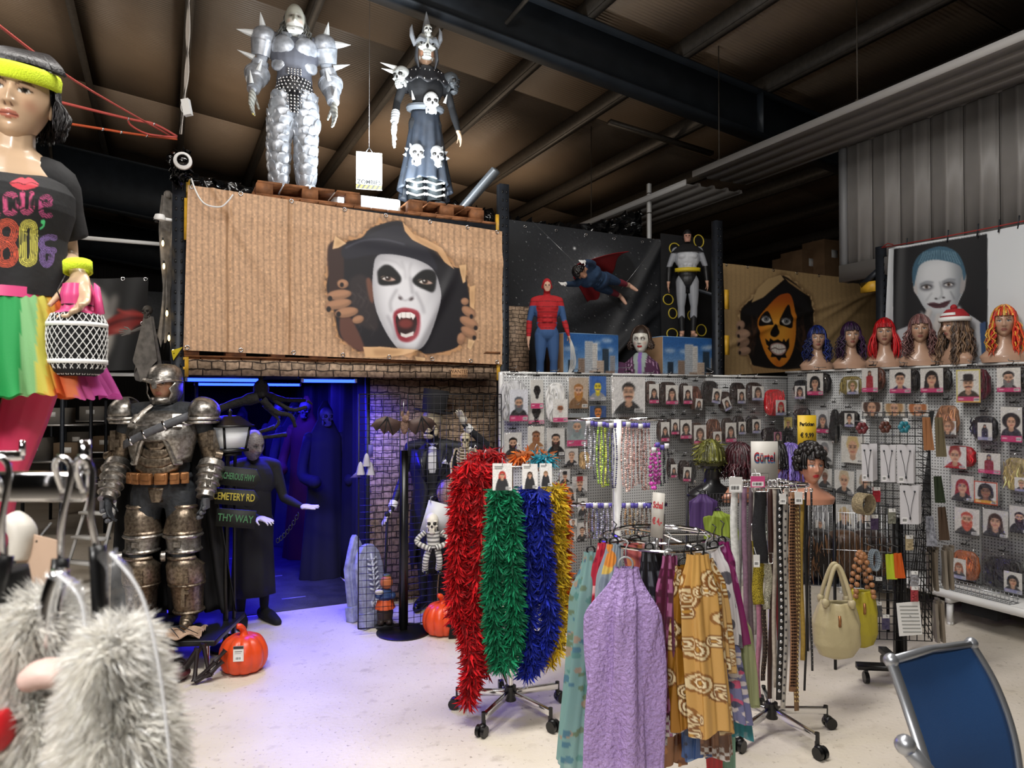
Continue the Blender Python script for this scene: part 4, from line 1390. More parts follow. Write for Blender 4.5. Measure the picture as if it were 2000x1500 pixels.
for e,(ex,ey_)in enumerate(((1368,402),(1505,385))):
 cv.ell(ex,ey_,42,24,'#3c3c42',-.12,.8,blur=8)
 cv.ell(ex,ey_,27,10,'#cfcfcf',-.1);cv.ell(ex,ey_,11,10,'#4d3a30');cv.ell(ex,ey_,5,5,'#0c0c0c')
 cv.stroke([(ex-30,ey_-2),(ex,ey_-13),(ex+30,ey_-3)],5,'#131315')
 cv.stroke([(ex-38,ey_-16),(ex,ey_-34),(ex+40,ey_-30)],9,'#5b6066',.8,blur=3)
cv.stroke([(1450,370),(1462,450),(1440,480)],10,'#83878b',.7,blur=5);cv.ell(1425,478,9,6,'#3c3a3c');cv.ell(1472,470,9,6,'#3c3a3c')
cv.spl([(1372,512),(1410,502),(1445,508),(1480,496),(1515,490),(1490,528),(1445,540),(1400,533)],'#4a2830');cv.stroke([(1372,512),(1440,520),(1516,490)],4,'#1c1014')
cv.stroke([(1400,440),(1365,490)],8,'#85888c',.6,blur=4);cv.stroke([(1515,430),(1540,480)],8,'#55585c',.6,blur=4)
for x0,y0,x1,y1 in((1380,560,1350,640),(1440,590,1420,680),(1510,570,1540,640)):
 cv.stroke([(x0,y0),(x1,y1)],36,'#bcb7b4',blur=4);cv.stroke([(x0+18,y0),(x1+18,y1)],5,'#77706e',.6,blur=3)
def wr3(s,t):
 g=lambda x,w:np.exp(-(x/w)**2)
 return.015*np.sin(s*14+2*t)+.03*g(s-.04,.02)+.025*g((s-.8)+.5*(t-.2),.03)+.025*g((s-.66)+.18*(t-.5),.02)+.02*g((s-.92)+.3*t,.03)
banner('portrait_cloth','white cloth on a red cord with a black portrait of a pale blue-haired man',[(1736,486),(2260,392),(2260,740),(1728,725)],lambda x,y:onu(x,y,6.03),cv,300,150,wr3,to=lambda x,y:((x-1400)*3.333,(y-440)*3.333))
p0,p1=onu(1722,484,6.02),onu(2270,376,6.02)
t=thing('tie_line','thin red cord that holds up the white portrait cloth','cord',p0)
q=MB();d=p1-p0
q.tube([(0,0,0),tuple(d*.3+Vector((0,0,-.012))),tuple(d*.7+Vector((0,0,-.01))),tuple(d)],.006,6);q.tube([(0,0,0),(.03,-.05,.03),(.05,-.1,.01),(.02,-.16,.0)],.005,6)
q.build('cord',mat('red_cord','#8e2b28',.6),t,smooth=True)
for k in(.12,.3,.42,.5,.57,.7):
 q=MB();c=d*k;q.tube([tuple(c+Vector((0,-.01,.04))),tuple(c+Vector((0,0,-.02))),tuple(c+Vector((0,.01,-.06)))],.006,5);q.build('cord_tie',M_STEEL,t)
 # --- starry banner behind the flying mannequin (4 units per frame pixel from 950,400)
cv=Canvas(140,80,1420,1340,400,390,'#16181c')
neb=np.exp(-((cv.X-760)/330)**2-((cv.Y-480)/260)**2)*.35+np.exp(-((cv.X-560)/260)**2-((cv.Y-800)/220)**2)*.3+np.exp(-((cv.X-880)/90)**2-((cv.Y-440)/70)**2)*.5+np.exp(-((cv.X-900)/80)**2-((cv.Y-720)/60)**2)*.3
cv.put(np.clip(neb,0,1),'#8d8d8e')
cv.noise(.12,rng)
cv.ell(1040,570,130,195,'#0e0f12',blur=6)
cv.stroke([(930,420),(905,500),(905,640),(935,710)],10,'#b9babb',.5,blur=14)
for k in range(420):
 x,y=rng.uniform(160,1380),rng.uniform(110,1000)
 cv.A[int((y-80)/1260*389),int((x-140)/1280*399)]=rng.uniform(.35,.95)
cv.ell(690,340,10,10,'#ffffff',blur=3)
for P in([(1355,290),(1180,640),(1000,1060)],[(1340,820),(1230,1000),(1090,1180)]):
 pass
def wr4(s,t):
 g=lambda x,w:np.exp(-(x/w)**2)
 return.05*g((s-1)+.42*t,.03+.03*t)*(1-.3*t)+.06*g((s-1.0)+.62*(t-.35),.05)*sm(t,.3,.6)+.05*g((s-.95)+.9*(t-.55),.04)*sm(t,.4,.7)+.012*np.sin(7*s+3*t)
banner('starry_banner','black banner printed with stars and a dark planet behind the flying caped mannequin',[(988,428),(1292,469),(1294,728),(988,728)],lambda x,y:onv(x,y,6.35),cv,220,180,wr4,eyelets=[(s,.035)for s in(.12,.32,.52,.7,.88)],to=lambda x,y:((x-950)*4,(y-400)*4))
# --- black backdrop with plain yellow ovals
p0,p1=onv(1291,600,6.3),onv(1398,600,6.3)
top=onv(1340,462,6.3).z
t=thing('oval_backdrop','black backdrop board with yellow oval rings behind the grey costumed mannequin','backdrop',Vector((p0.x,p0.y,1.767)),TH)
L=(p1-p0).length
q=MB();q.box((L/2,0,(top-1.767)/2),(L,.02,top-1.767));q.build('board',M_MATTE,t)
for cx,cy,rx,ry in((1318,486,13,11),(1365,471,12,12),(1305,585,12,10),(1314,612,10,10),(1313,652,13,10),(1370,645,12,11),(1352,616,11,10)):
 c=onv(cx,cy,6.285);k=c.y/F
 c=Vector((c.x-p0.x,c.y-p0.y,0));x=c.length;z=onv(cx,cy,6.285).z-1.767
 a=np.linspace(0,2*PI,24,endpoint=False)
 q=MB();q.col='#c9b23a';q.tube(np.stack([x+rx*k*np.cos(a),0*a-.014,z+ry*k*np.sin(a)],-1),.007,6,closed=True);q.ell((x,-.011,z),(rx*k*.9,.003,ry*k*.9),16,6,col='#0c0c0c')
 q.build('oval_ring',vc(.6),t)
 # --- skyline cartons and the stone print strip on the shelf
def skyline(w,h,seed):
 cv=Canvas(0,0,100,70,90,63,'#2f5f9a')
 r=np.random.default_rng(seed)
 cv.A[:]=np.array(hx('#2a5a96'))*(1-sm(cv.Y,5,50))[...,None]+np.array(hx('#86a4c0'))*sm(cv.Y,5,50)[...,None]
 for k in range(5):
  cv.ell(r.uniform(10,90),r.uniform(6,20),r.uniform(6,12),2.5,'#c9d2da',alpha=.6,blur=1.5)
 for(x,top,wd,c)in((8,30,10,'#22303e'),(38,8,15,'#aeb3b8'),(52,10,9,'#c9c6c2'),(70,16,12,'#2b3a48'),(84,24,10,'#8e8f93'),(26,28,12,'#8a7668'),(60,30,13,'#b9a594'),(14,44,14,'#7f7268'),(46,42,14,'#9c8878'),(76,42,16,'#8c7465'),(2,50,10,'#6d6258'),(33,52,12,'#b29a86'),(62,52,14,'#6f645c'),(90,48,12,'#9b8674'),(22,60,16,'#5d544d'),(50,60,18,'#806c5e'),(80,60,16,'#4f4842')):
  cv.rect(x,top,x+wd,71,c)
  for yy in np.arange(top+2,70,2.6):
   cv.rect(x+.8,yy,x+wd-.8,yy+.9,np.array(hx(c))*.72,.8)
 cv.noise(.05,r)
 return cv
for i,(x0,x1,yt,yb,lab)in enumerate(((1100,1207,653,728,'carton printed with a city skyline between the red masked mannequin and the clown figure'),(1294,1404,660,728,'carton printed with a city skyline that carries the grey costumed mannequin'))):
 a,b=onv(x0,yb,5.86),onv(x1,yb,5.86)
 w=(b-a).length;h=onv((x0+x1)/2,yt,5.86).z-1.767
 t=thing('skyline_carton',lab,'carton',Vector(((a.x+b.x)/2,(a.y+b.y)/2,1.767)),TH,'cartons printed with a skyline')
 q=MB();q.box((0,.17,h/2),(w,.33,h));q.build('box_body',M_CARD,t)
 q=MB();panel_print(q,w,h,skyline(w,h,i),.004,-.006);q.build('skyline_print',M_PRINT,t)
 q=MB();q.box((0,.17,h+.004),(w,.33,.006));q.build('lid',mat('carton_blue','#7aa0c8',.6),t)
a,b=onv(991,720,6.1),onv(1032,720,6.1)
h=onv(1010,598,6.1).z-1.767
t=thing('stone_strip','narrow upright board papered in tan stone print beside the red masked mannequin','panel',Vector((a.x,a.y,1.767)),TH)
w=(b-a).length
q=MB();q.box((w/2,0,h/2),(w,.02,h));q.build('printed_paper',stone_print('stone_print_tan',1.5),t)
q=MB();q.box((w/2,.02,h/2),(w*.9,.02,h*.95));q.build('backing_board',M_CARD,t)
# --- dark lips banner far at the left
cv=Canvas(125,535,295,735,110,130,'#242424')
cv.ell(150,640,75,95,'#b9b4ac',blur=4);cv.ell(120,700,40,60,'#8d8882',blur=8)
cv.spl([(195,640),(225,615),(262,605),(284,622),(262,640),(235,650),(200,655)],'#9c2f2a',blur=2)
cv.stroke([(200,640),(230,628),(260,622),(280,622)],5,'#5a1614',blur=2)
cv.stroke([(230,605),(250,612),(280,614)],5,'#c9453c',blur=2);cv.ell(240,645,22,5,'#c96a60',blur=3);cv.ell(220,595,10,22,'#8a8682',.3,blur=5)
banner('lips_banner','dark banner with pale skin and red lips hanging behind the skirted mannequin',[(126,545),(290,542),(284,722),(130,727)],lambda x,y:onv(x,y,7.0),cv,90,100,lambda s,t:.02*np.sin(9*s+2*t),eyelets=[(.7,.02),(.97,.03),(.5,.98),(.95,.5)])
# --- black film over the edges of the top deck
def film_sheet(name,label,pts,plane,dz0,dz1,seed):
 r=np.random.default_rng(seed)
 P=np.array([tuple(plane(x,y))for x,y in pts])
 P=curve_pts(P,8)
 n=len(P);m=10
 A=np.zeros((m,n,3))
 for i in range(m):
  f=i/(m-1)
  A[i]=P-np.array((0,0,1))*(dz0+(dz1-dz0)*f)+r.normal(size=(n,3))*np.array((.02,.03,.022))
 t=thing(name,label,'plastic sheet',P[0])
 q=MB();q.grid(A-P[0]);q.build('film',mat('black_film','#0a0a0b',.12),t,solid=.002)
 for k in range(0,n,6):
  q=MB();q.box(A[1,k]-P[0]-(0,.01,0),(.012,.006,.012));q.build('staple',M_CHROME,t)
film_sheet('film_sheet','crumpled black plastic film along the deck behind the silver spiked warrior',[(366,336),(430,352),(520,372),(620,388),(660,396)],lambda x,y:onv(x,y,6.6),0,.3,1)
film_sheet('film_sheet','crumpled black plastic film behind the horned warrior figure at the deck edge',[(860,385),(900,398),(950,412),(985,420)],lambda x,y:onv(x,y,6.6),0,.3,2)
film_sheet('film_sheet','crumpled black plastic film along the top of the starry banner',[(990,424),(1060,434),(1140,436),(1200,425),(1254,408)],lambda x,y:onv(x,y,6.5),0,.3,4)
film_sheet('film_sheet','black plastic film wrapped round the top of the left rack post',[(338,300),(352,296),(366,300)],lambda x,y:onv(x,y,5.58),0,.2,6)
# ====== figures
def facecam(p,k=1.0):
 return math.atan2(-p.x,p.y)*k
def skull(q,c,s,R=None,col='#cfc8b8',jaw=0.,dark='#15110e'):
 c=np.asarray(c,float)
 R=np.eye(3)if R is None else np.asarray(R,float)[:3,:3]
 def e(p,r,cl,su=14,sv=9):
  q.ell(c+R@(np.array(p)*s),np.array(r)*s,su,sv,R=R,col=cl)
 e((0,.08,.18),(.33,.42,.36),col,18,12)
 e((0,-.14,.02),(.27,.2,.3),col)
 for k in(-1,1):
  e((k*.2,-.2,-.08),(.1,.1,.06),col,8,6)
  e((k*.13,-.27,.06),(.105,.1,.095),dark,10,7)
  e((k*.15,-.26,.17),(.13,.09,.04),col,8,5)
  e((k*.2,.0,-.28),(.05,.12,.15),col,8,6)
 e((0,-.34,-.08),(.05,.05,.075),dark,8,6)
 e((0,-.18,-.2),(.17,.14,.09),col,10,6)
 e((0,-.16,-.4-jaw),(.18,.16,.085),col,10,6)
 e((0,-.26,-.295-jaw*.5),(.13,.06,.03+jaw*.5),dark,8,5)
 for k in range(-3,4):
  for zz in(-.26,-.335-jaw):
   q.box(c+R@(np.array((k*.038,-.315+.012*abs(k),zz))*s),np.array((.03,.04,.06))*s,R=R,col=np.array(hx(col))*1.05)
def bone(q,a,b,r,col):
 a,b=np.asarray(a,float),np.asarray(b,float)
 q.tube([a,a*.9+b*.1,(a+b)/2,a*.1+b*.9,b],[r*1.5,r,r*.8,r,r*1.5],7,col=col)
def ribs(q,c,w,h,d,col,n=7,R=None):
 c=np.asarray(c,float)
 q.tube([c+(0,d*.7,-h*.75),c+(0,d*.8,0),c+(0,d*.7,h*.6)],w*.12,6,col=col)
 q.tube([c+(0,-d,-h*.1),c+(0,-d*1.0,h*.42)],w*.1,6,col=col)
 for i in range(n):
  z=h*(.45-.95*i/n)
  ww=w*(.72+.28*math.sin(PI*(i+1)/n))
  for k in(-1,1):
   a=np.linspace(.1,PI*(.97 if i<n-2 else.75),8)
   q.tube(np.stack([c[0]+k*ww*np.sin(a),c[1]+d*np.cos(a),c[2]+z-.12*h*(1-np.cos(a))],-1),w*.07,5,col=col)
def plate(q,rows,n=15,cx=0.,tilt=0.,col=None):
 P=[]
 for z,rx,ry,cy,ha in rows:
  a=np.linspace(-math.radians(ha),math.radians(ha),n)
  P.append(np.stack([cx+rx*np.sin(a),cy-ry*np.cos(a),np.full(n,z)],-1))
 q.grid(np.array(P),col=col)
def spike(q,a,b,r,col=None):
 q.tube([a,tuple((np.asarray(a)*.5+np.asarray(b)*.5)),b],[r,r*.6,.001],8,col=col)
M_SKIN=vc(.42)
M_CLOTH=vc(.85,bump=.15,bscale=90)
M_BONE=vc(.6,bump=.1,bscale=40)
# ---- the armoured statue
M_ARM=mat('battle_steel','#aca8a2',.34,.85,noise=.5,nscale=45,bump=.25,bscale=60,col2='#77716a',dist=.006)
M_ARMD=mat('battle_steel_brown','#988a78',.38,.85,noise=.5,nscale=50,bump=.25,bscale=70,col2='#62564a',dist=.006)
M_SUIT=mat('grey_suit','#282b2f',.7,noise=.3,nscale=30,bump=.4,bscale=60)
M_BRON=mat('bronze_pouch','#9a6a42',.4,.6,noise=.25,nscale=30)
M_STRAP=mat('grey_strap','#55565a',.6,noise=.2)
M_CAPE=mat('black_cape','#101012',.85,noise=.2)
TBL=.205
sp=W(318,1228,4.86);sp.z=TBL+.012
st=thing('armoured_statue','life-size statue in scratched dark steel plate armour with a long black cape','statue',sp,.06)
H=1.74
JA=dict(el=(.178,.02,.64),wl=(.178,-.06,.50),er=(-.178,.02,.64),wr=(-.165,-.10,.50),sl=(.132,0,.815),sr=(-.132,0,.815),hl=(.06,0,.51),hr=(-.06,0,.51),kl=(.085,-.015,.285),kr=(-.075,-.015,.285),al=(.095,.01,.045),ar=(-.085,.01,.045),head=(0,-.015,.93))
V,Q,T,A=figure_mesh(H,JA,k=1.2,head=False,feet=False,curl=.55,dr=(.25,-.25,-1))
skinned('body_suit',V,Q,T,hx('#3c4147'),M_SUIT,st)
hc=A['head']
q=MB();add_head(q,hc+(0,.0,.0),skin='#b08468',lip='#a0604f',S=1.05)
q.build('face',M_SKIN,st,smooth=True)
q=MB()
rows=[]
for z,rx,ry,cy in((.135,.02,.03,.01),(.128,.06,.07,.008),(.105,.088,.105,.005),(.07,.100,.125,.002),(.035,.104,.132,0),(.022,.104,.135,0)):
 rows.append((hc[2]+z,rx,ry,cy,180))
plate(q,rows,41)
plate(q,[(hc[2]+.03,.105,.136,0,180),(hc[2]+.018,.107,.142,0,180),(hc[2]+.012,.104,.136,0,180)],41)
for s in(-1,1):
 P=[]
 for z,a0 in((.02,62),(.005,58),(-.03,40),(-.06,48),(-.09,42),(-.125,26)):
  a=np.radians(np.linspace(a0,180,14))*s
  k=1-.25*max(0,-z-.06)/.07
  P.append(np.stack([.104*k*np.sin(a),-.134*k*np.cos(a),np.full(14,hc[2]+z)],-1))
 q.grid(np.array(P))
plate(q,[(hc[2]-.088,.078,.118,0,55),(hc[2]-.11,.082,.122,0,60),(hc[2]-.135,.07,.105,0,60)],15)
q.tube([hc+(0,-.132,.03),hc+(0,-.146,.0),hc+(0,-.142,-.03)],[.014,.016,.013],6)
for s in(-1,1):
 q.tube([hc+(s*.012,-.143,.008),hc+(s*.05,-.130,.022),hc+(s*.085,-.095,.026)],.011,6)
q.build('helmet',M_ARM,st,smooth=40,solid=.006)
q=MB();q.ell(A['neckb']+(0,0,.03),(.11,.09,.045),20,8);q.build('collar',M_SUIT,st,smooth=True)
for s in(-1,1):
 c=A['sl' if s>0 else 'sr']
 q=MB()
 th=np.linspace(.0,1.9,10);ph=np.linspace(-PI*.75,PI*.75,22)
 TT,PP=np.meshgrid(th,ph,indexing='ij')
 P=np.stack([s*.115*np.sin(TT)*np.cos(PP*.9)*1.0,.115*np.sin(TT)*np.sin(PP),.10*np.cos(TT)],-1)+c+np.array((s*.015,0,.012))
 q.grid(P)
 a=np.linspace(-2.3,2.3,20)
 q.tube(np.stack([s*.118*np.cos(a)*.95,.116*np.sin(a),0*a-.03],-1)+c+np.array((s*.015,0,0)),.008,6)
 q.tube(np.stack([s*.112*np.cos(a)*.95,.11*np.sin(a),0*a-.055],-1)+c+np.array((s*.012,0,0)),.007,6)
 q.build('shoulder_pad',M_ARM,st,smooth=40,solid=.008)
 q=MB()
 e,w=A['el' if s>0 else 'er'],A['wl' if s>0 else 'wr']
 m=c*.42+e*.58
 q.tube([c*.6+e*.4,e*.95+c*.05],.062,12);q.box(m+(s*.045,-.04,0),(.035,.045,.13));q.box(m+(s*.02,-.062,-.02),(.05,.02,.05))
 q.cyl(e+(s*.07,-.03,.02),e+(s*.03,-.05,.03),.03,12)
 q.build('upper_arm_plate',M_ARMD,st,smooth=40)
 q=MB()
 d=w-e
 ts=[.02,.12,.3,.34,.5,.54,.68,.72,.86,.9,1.02]
 rs=[.05,.082,.088,.074,.08,.067,.072,.06,.064,.054,.056]
 q.tube([e+d*t for t in ts],rs,18)
 for t,r in((.3,.089),(.5,.081),(.68,.073),(.86,.065)):
  q.tube([e+d*(t-.03),e+d*t,e+d*(t+.01)],[r,r+.006,r],18)
 for t in(.2,.4,.6):
  q.box(e+d*t+(s*.03,-.085,0),(.03,.012,.035))
 q.build('gauntlet',M_ARM,st,smooth=35)
 q=MB()
 hd=(np.array((.25,-.25,-1.))if s<0 else d);hd=hd/np.linalg.norm(hd)
 for i in range(4):
  for k in range(3):
   q.ell(w+hd*(.075+.028*k)+np.array((s*.02-.012*k*s,-.035+.02*i-.012,-.004*k)),(.012,.012,.015),8,5)
 q.box(w+hd*.045+(s*.022,-.012,0),(.018,.07,.07))
 q.build('knuckle_plates',M_STRAP,st,smooth=30)
ch=A['chest'][2]
q=MB()
P=[]
n=25
for z,rx,ry,cy in((ch+.175,.115,.085,0),(ch+.15,.175,.125,-.005),(ch+.09,.222,.165,-.01),(ch+.03,.23,.182,-.012),(ch-.005,.226,.186,-.012)):
 a=np.radians(np.linspace(-82,82,n))
 P.append(np.stack([rx*np.sin(a),cy-ry*np.cos(a),np.full(n,z)],-1))
a=np.radians(np.linspace(-82,82,n));ab=np.abs(np.linspace(-1,1,n))
for k in(1,2,3):
 drop=np.clip((ab-.28)/.22,0,1)*.16*k/3
 P.append(np.stack([(.226-.012*k)*np.sin(a),-.012-(.186-.008*k)*np.cos(a),ch-.006-drop],-1))
q.grid(np.array(P))
edge=P[-1]
q.tube(edge[4:-4]+(0,-.004,0),.013,8)
q.tube(P[2][2:-2]*np.array((1.0,1.0,1))+(0,-.003,0),.004,6)
for s in(-1,1):
 q.box((s*.135,-.135,ch+.11),(.05,.02,.09),R=Euler((-.5,0,s*.5)).to_matrix())
 q.box((s*.15,-.15,ch+.085),(.02,.02,.03),R=Euler((-.5,0,s*.5)).to_matrix())
q.build('chest_plate',M_ARM,st,smooth=30,solid=.01)
q=MB()
a=np.linspace(-1,1,14)
C0=np.stack([a*.205,-.178*np.sqrt(np.clip(1-(a*.78)**2,0,1))-.022,ch+.05+a*.095],-1)
q.grid(np.stack([C0+(0,0,.026),C0+(0,-.006,.0),C0-(0,0,.026)]))
q.build('chest_strap',M_STRAP,st,solid=.008)
q=MB()
for t in(2,5,9):
 q.box(C0[t]+(0,-.008,0),(.012,.012,.062),R=Euler((0,-.4,0)).to_matrix())
q.build('strap_buckle',M_CHROME,st)
q=MB();q.tube([A['neckb']+(-.06,-.07,.045),A['neckb']+(-.10,-.11,-.0),(-.14,-.15,ch+.1)],[.03,.034,.03],8,flat=.5);q.build('neck_guard',M_ARM,st,smooth=30)
for i in range(4):
 z=ch-.045-i*.058
 w=(.105,.145,.165,.15)[i]
 q=MB()
 P=[]
 for dz,k in((.026,.86),(.02,.97),(-.008,1.0),(-.03,.9)):
  a=np.radians(np.linspace(-58,58,15));ab=np.linspace(-1,1,15)
  zz=z+dz+np.clip(np.abs(ab)-.35,0,.4)*.07-(.006 if dz<0 else 0)*(np.abs(ab)<.35)
  P.append(np.stack([w*k*np.sin(a)*1.1,-.03-.115*(.95+.05*k)*np.cos(a)**.8-.008*k,zz],-1))
 q.grid(np.array(P))
 q.box((0,-.156,z-.004),(.035,.01,.018))
 q.build('abdomen_plate',M_ARMD,st,smooth=30,solid=.01)
q=MB()
a=np.linspace(0,2*PI,32,endpoint=False)
bz=A['pelvis'][2]+.09
q.tube(np.stack([.165*np.cos(a),.12*np.sin(a),0*a+bz],-1),.02,6,closed=True,flat=1.3);q.build('belt',M_SUIT,st)
for x,w in((-.175,.05),(-.12,.06),(-.045,.075),(.045,.08),(.12,.06),(.17,.05)):
 q=MB();y=-.135*math.sqrt(max(.05,1-(x/.2)**2))-.02
 q.box((x,y,bz),(w,.05,.075),rz=x*3.2);q.box((x*1.02,y-.024,bz+.012),(w*.8,.012,.045),rz=x*3.2);q.build('belt_pouch',M_BRON,st,bevel=.008)
q=MB();q.box((-.27,-.02,bz+.02),(.05,.03,.12),R=Euler((0,.6,0)).to_matrix());q.build('belt_pouch',M_BRON,st,bevel=.008)
q=MB();P=[]
for z,w in((bz-.06,.075),(bz-.08,.068),(bz-.15,.036),(bz-.155,.03)):
 P.append([(-w,-.098,z),(-w*.6,-.125,z),(0,-.132,z),(w*.6,-.125,z),(w,-.098,z)])
q.grid(np.array(P));q.build('groin_plate',M_ARMD,st,smooth=20,solid=.016)
for s in(-1,1):
 h,k,an=A['hl' if s>0 else 'hr'],A['kl' if s>0 else 'kr'],A['al' if s>0 else 'ar']
 def ring(p,rx,ry,ha,dz=0):
  return(p[2]+dz,rx,ry,p[1],ha,p[0])
 def legplate(name,L,m,n=17,rims=()):
  q=MB();P=[]
  for z,rx,ry,cy,ha,cx in L:
   a=np.radians(np.linspace(-ha,ha,n));P.append(np.stack([cx+rx*np.sin(a),cy-ry*np.cos(a),np.full(n,z)],-1))
  q.grid(np.array(P))
  for i in rims:
   q.tube(P[i]*1.0,.008,6)
  return q,name,m
 at=lambda t:h*(1-t)+k*t
 q,nm,m=legplate('thigh_plate',[ring(at(.22)+(s*.03,0,0),.085,.095,75),ring(at(.4)+(s*.02,0,0),.105,.108,110),ring(at(.62),.112,.112,140),ring(at(.66),.112,.112,160)],M_ARMD,rims=(0,3))
 q.build(nm,m,st,smooth=30,solid=.009)
 q,nm,m=legplate('thigh_guard',[ring(at(.67),.104,.106,170),ring(at(.72),.118,.118,170),ring(at(.74),.106,.107,170),ring(at(.95),.1,.102,150),ring(at(.97),.104,.106,140)],M_ARM,rims=(1,4))
 q.box(at(.84)+(0,-.106,0),(.04,.01,.03),col=None)
 q.build(nm,m,st,smooth=30,solid=.009)
 q=MB();q.ell(k+(0,-.035,-.01),(.07,.075,.085),16,10);q.build('knee_pad',M_SUIT,st,smooth=True)
 q=MB();q.cyl(k+(-s*.1 if s>0 else.1*s,-.06,-.02),k+(-s*.125 if s>0 else.125*s,-.07,-.02),.036,16);q.cyl(k+(-.126 if s>0 else-.126,-.071,-.02),k+(-.13,-.073,-.02),.022,12);q.build('knee_disc',M_ARM,st,smooth=30)
 sh=lambda t:k*(1-t)+an*t
 q,nm,m=legplate('shin_plate',[ring(sh(.12),.10,.115,60,.02),ring(sh(.22),.116,.122,110),ring(sh(.45),.118,.118,150),ring(sh(.52),.108,.108,160),ring(sh(.55),.1,.1,165),ring(sh(.92),.088,.09,165),ring(sh(.97),.092,.094,165)],M_ARMD,rims=(0,3,6))
 for t in(.3,.42):
  q.box(sh(t)+(.03,-.112,0),(.05,.012,.03))
 q.box(sh(.7)+(.01,-.1,0),(.018,.014,.12));q.box(sh(.62)+(.025,-.098,0),(.04,.012,.018))
 q.build(nm,m,st,smooth=30,solid=.009)
 q=MB();limb(q,[an+(0,.03,-.03),an+(s*.015,-.06,-.03),an+(s*.03,-.15,-.045)],[.05,.05,.034]);q.build('boot',M_ARMD,st,smooth=True)
q=MB()
S,Tt=np.meshgrid(np.linspace(-1,1,70),np.linspace(0,1,30))
wd=.20+.22*Tt**.6
P=np.stack([S*wd+.04*Tt,.10+.06*Tt-.10*np.abs(S)**3*(1-Tt*.3)+(.012+.03*Tt)*np.sin(S*22+1.2*np.sin(Tt*3)),A['neckb'][2]+.02-Tt*(A['neckb'][2]-.02)],-1)
q.grid(P);q.build('cape',M_CAPE,st,smooth=True,solid=.004)
t=thing('display_stand','low black display stand on chrome legs under the armoured statue','stand',(sp.x,sp.y+.02,0),.06)
q=MB();q.box((.02,-.02,TBL-.02),(.86,.62,.036));q.build('top',mat('black_laminate','#17171a',.35),t,bevel=.006)
for x in(-.36,.38):
 for y in(-.27,.23):
  q=MB();q.cyl((x,y,0),(x,y,TBL-.03),.016,12);q.build('leg',M_CHROME,t,smooth=40)
t=thing('wing_cloth','crumpled tan ribbed bat-wing cloth lying at the feet of the armoured statue','cloth',(sp.x+.06,sp.y-.22,TBL+.0005),.06)
S,Tt=np.meshgrid(np.linspace(-1,1,60),np.linspace(-1,1,26))
r2=np.random.default_rng(2)
P=np.stack([S*.3,Tt*.12*(1-.4*np.abs(S)**2)+.02*np.sin(S*9),.028+.024*np.cos(Tt*2.6+S*2)*np.cos(S*2.2)+.012*np.sin(S*16+Tt*5)+.008*np.sin(Tt*13)],-1)
P[...,2]=np.maximum(P[...,2],.004)
q=MB();q.grid(P);q.build('membrane',mat('tan_membrane','#a58a74',.8,noise=.3,nscale=14),t,smooth=True,solid=.004)
for k in range(6):
 a=.1+.42*k
 q=MB();q.tube([(.06,-.02,.07),(.06+.11*math.cos(a),-.02-.06*math.sin(a),.075),(.06+.22*math.cos(a),-.02-.11*math.sin(a),.025)],[.005,.004,.002],5);q.build('wing_rib',M_STEEL,t)
 # ---- two warriors on the deck
M_SILV=mat('silver_latex','#a9aeb6',.32,.45,noise=.25,nscale=20,bump=.15)
DECK=3.28
def pallet(lab,u0,u1,v,z,grp):
 t=thing('pallet',lab,'pallet',SV((u0+u1)/2,v,z),TH,grp)
 w=u1-u0
 n=max(3,int(w/.16))
 for i in range(n):
  q=MB();q.box((-w/2+(i+.5)*w/n,.3,.105),(w/n-.02,.62,.02));q.build('board',M_WOOD,t)
 for y in(.03,.3,.57):
  for x in(-w/2+.06,0,w/2-.06):
   q=MB();q.box((x,y,.055),(.12,.09,.08));q.build('block',M_WOOD,t)
  q=MB();q.box((0,y,.008),(w,.09,.016));q.build('runner',M_WOOD,t)
 return t
pallet('brown wooden pallet under the feet of the silver spiked warrior',.62,1.42,5.72,DECK,'pallets on the rack')
pallet('brown wooden pallet under the feet of the horned black warrior',1.82,2.5,5.72,DECK,'pallets on the rack')
t=thing('pallet','brown wooden pallet edge showing between the vampire banner and the stone patterned beam','pallet',SV(1.38,5.66,2.04),TH,'pallets on the rack')
for i in range(9):
 q=MB();q.box((-1.2+i*.3,.1,.045),(.14 if i%2 else.1,.2,.07));q.build('block',M_WOOD,t)
q=MB();q.box((0,.1,.09),(2.5,.24,.02));q.build('board',M_WOOD,t)
q=MB();q.box((0,.1,.006),(2.5,.2,.012));q.build('board',M_WOOD,t)
p=onv(574,392,6.02);top=onv(574,14,6.0).z
p.z=DECK+.117
H=top-p.z-.01
w1=thing('warrior_mannequin','silver armoured warrior with spiked shoulders, scaled legs and a grey bearded mask','mannequin',p,facecam(p,1.0))
JA=dict(el=(.185,.03,.66),wl=(.20,-.05,.50),er=(-.185,.03,.66),wr=(-.205,-.07,.51),sl=(.135,0,.82),sr=(-.135,0,.82),head=(0,-.02,.925),al=(.062,0,.03),ar=(-.075,0,.03),kl=(.06,-.015,.27),kr=(-.078,-.015,.27))
V,Q,T,A=figure_mesh(H,JA,k=1.15,head=False,feet=False,hands=(0,0))
C=tint(len(V),'#555862')
put(C,V[:,2]<.5*H,'#9ba0a8');put(C,np.abs(V[:,0])>.125*H,'#9ba0a8')
skinned('body',V,Q,T,C,vc(.6),w1)
q=MB();hc=A['head']
def grim(x,z,fr,C,bl):
 bl((z<-.045)*.9,'#d6d8d4');bl(np.exp(-((np.abs(x)-.03)/.02)**2-((z-.008)/.016)**2)*.7,'#3a3630');bl((np.abs(np.sin(z*260))<.35)*(z>.03)*.4*fr,'#6d6a60')
 bl(fr*np.exp(-(x/.02)**2-((z+.045)/.008)**2),'#f2f2ee')
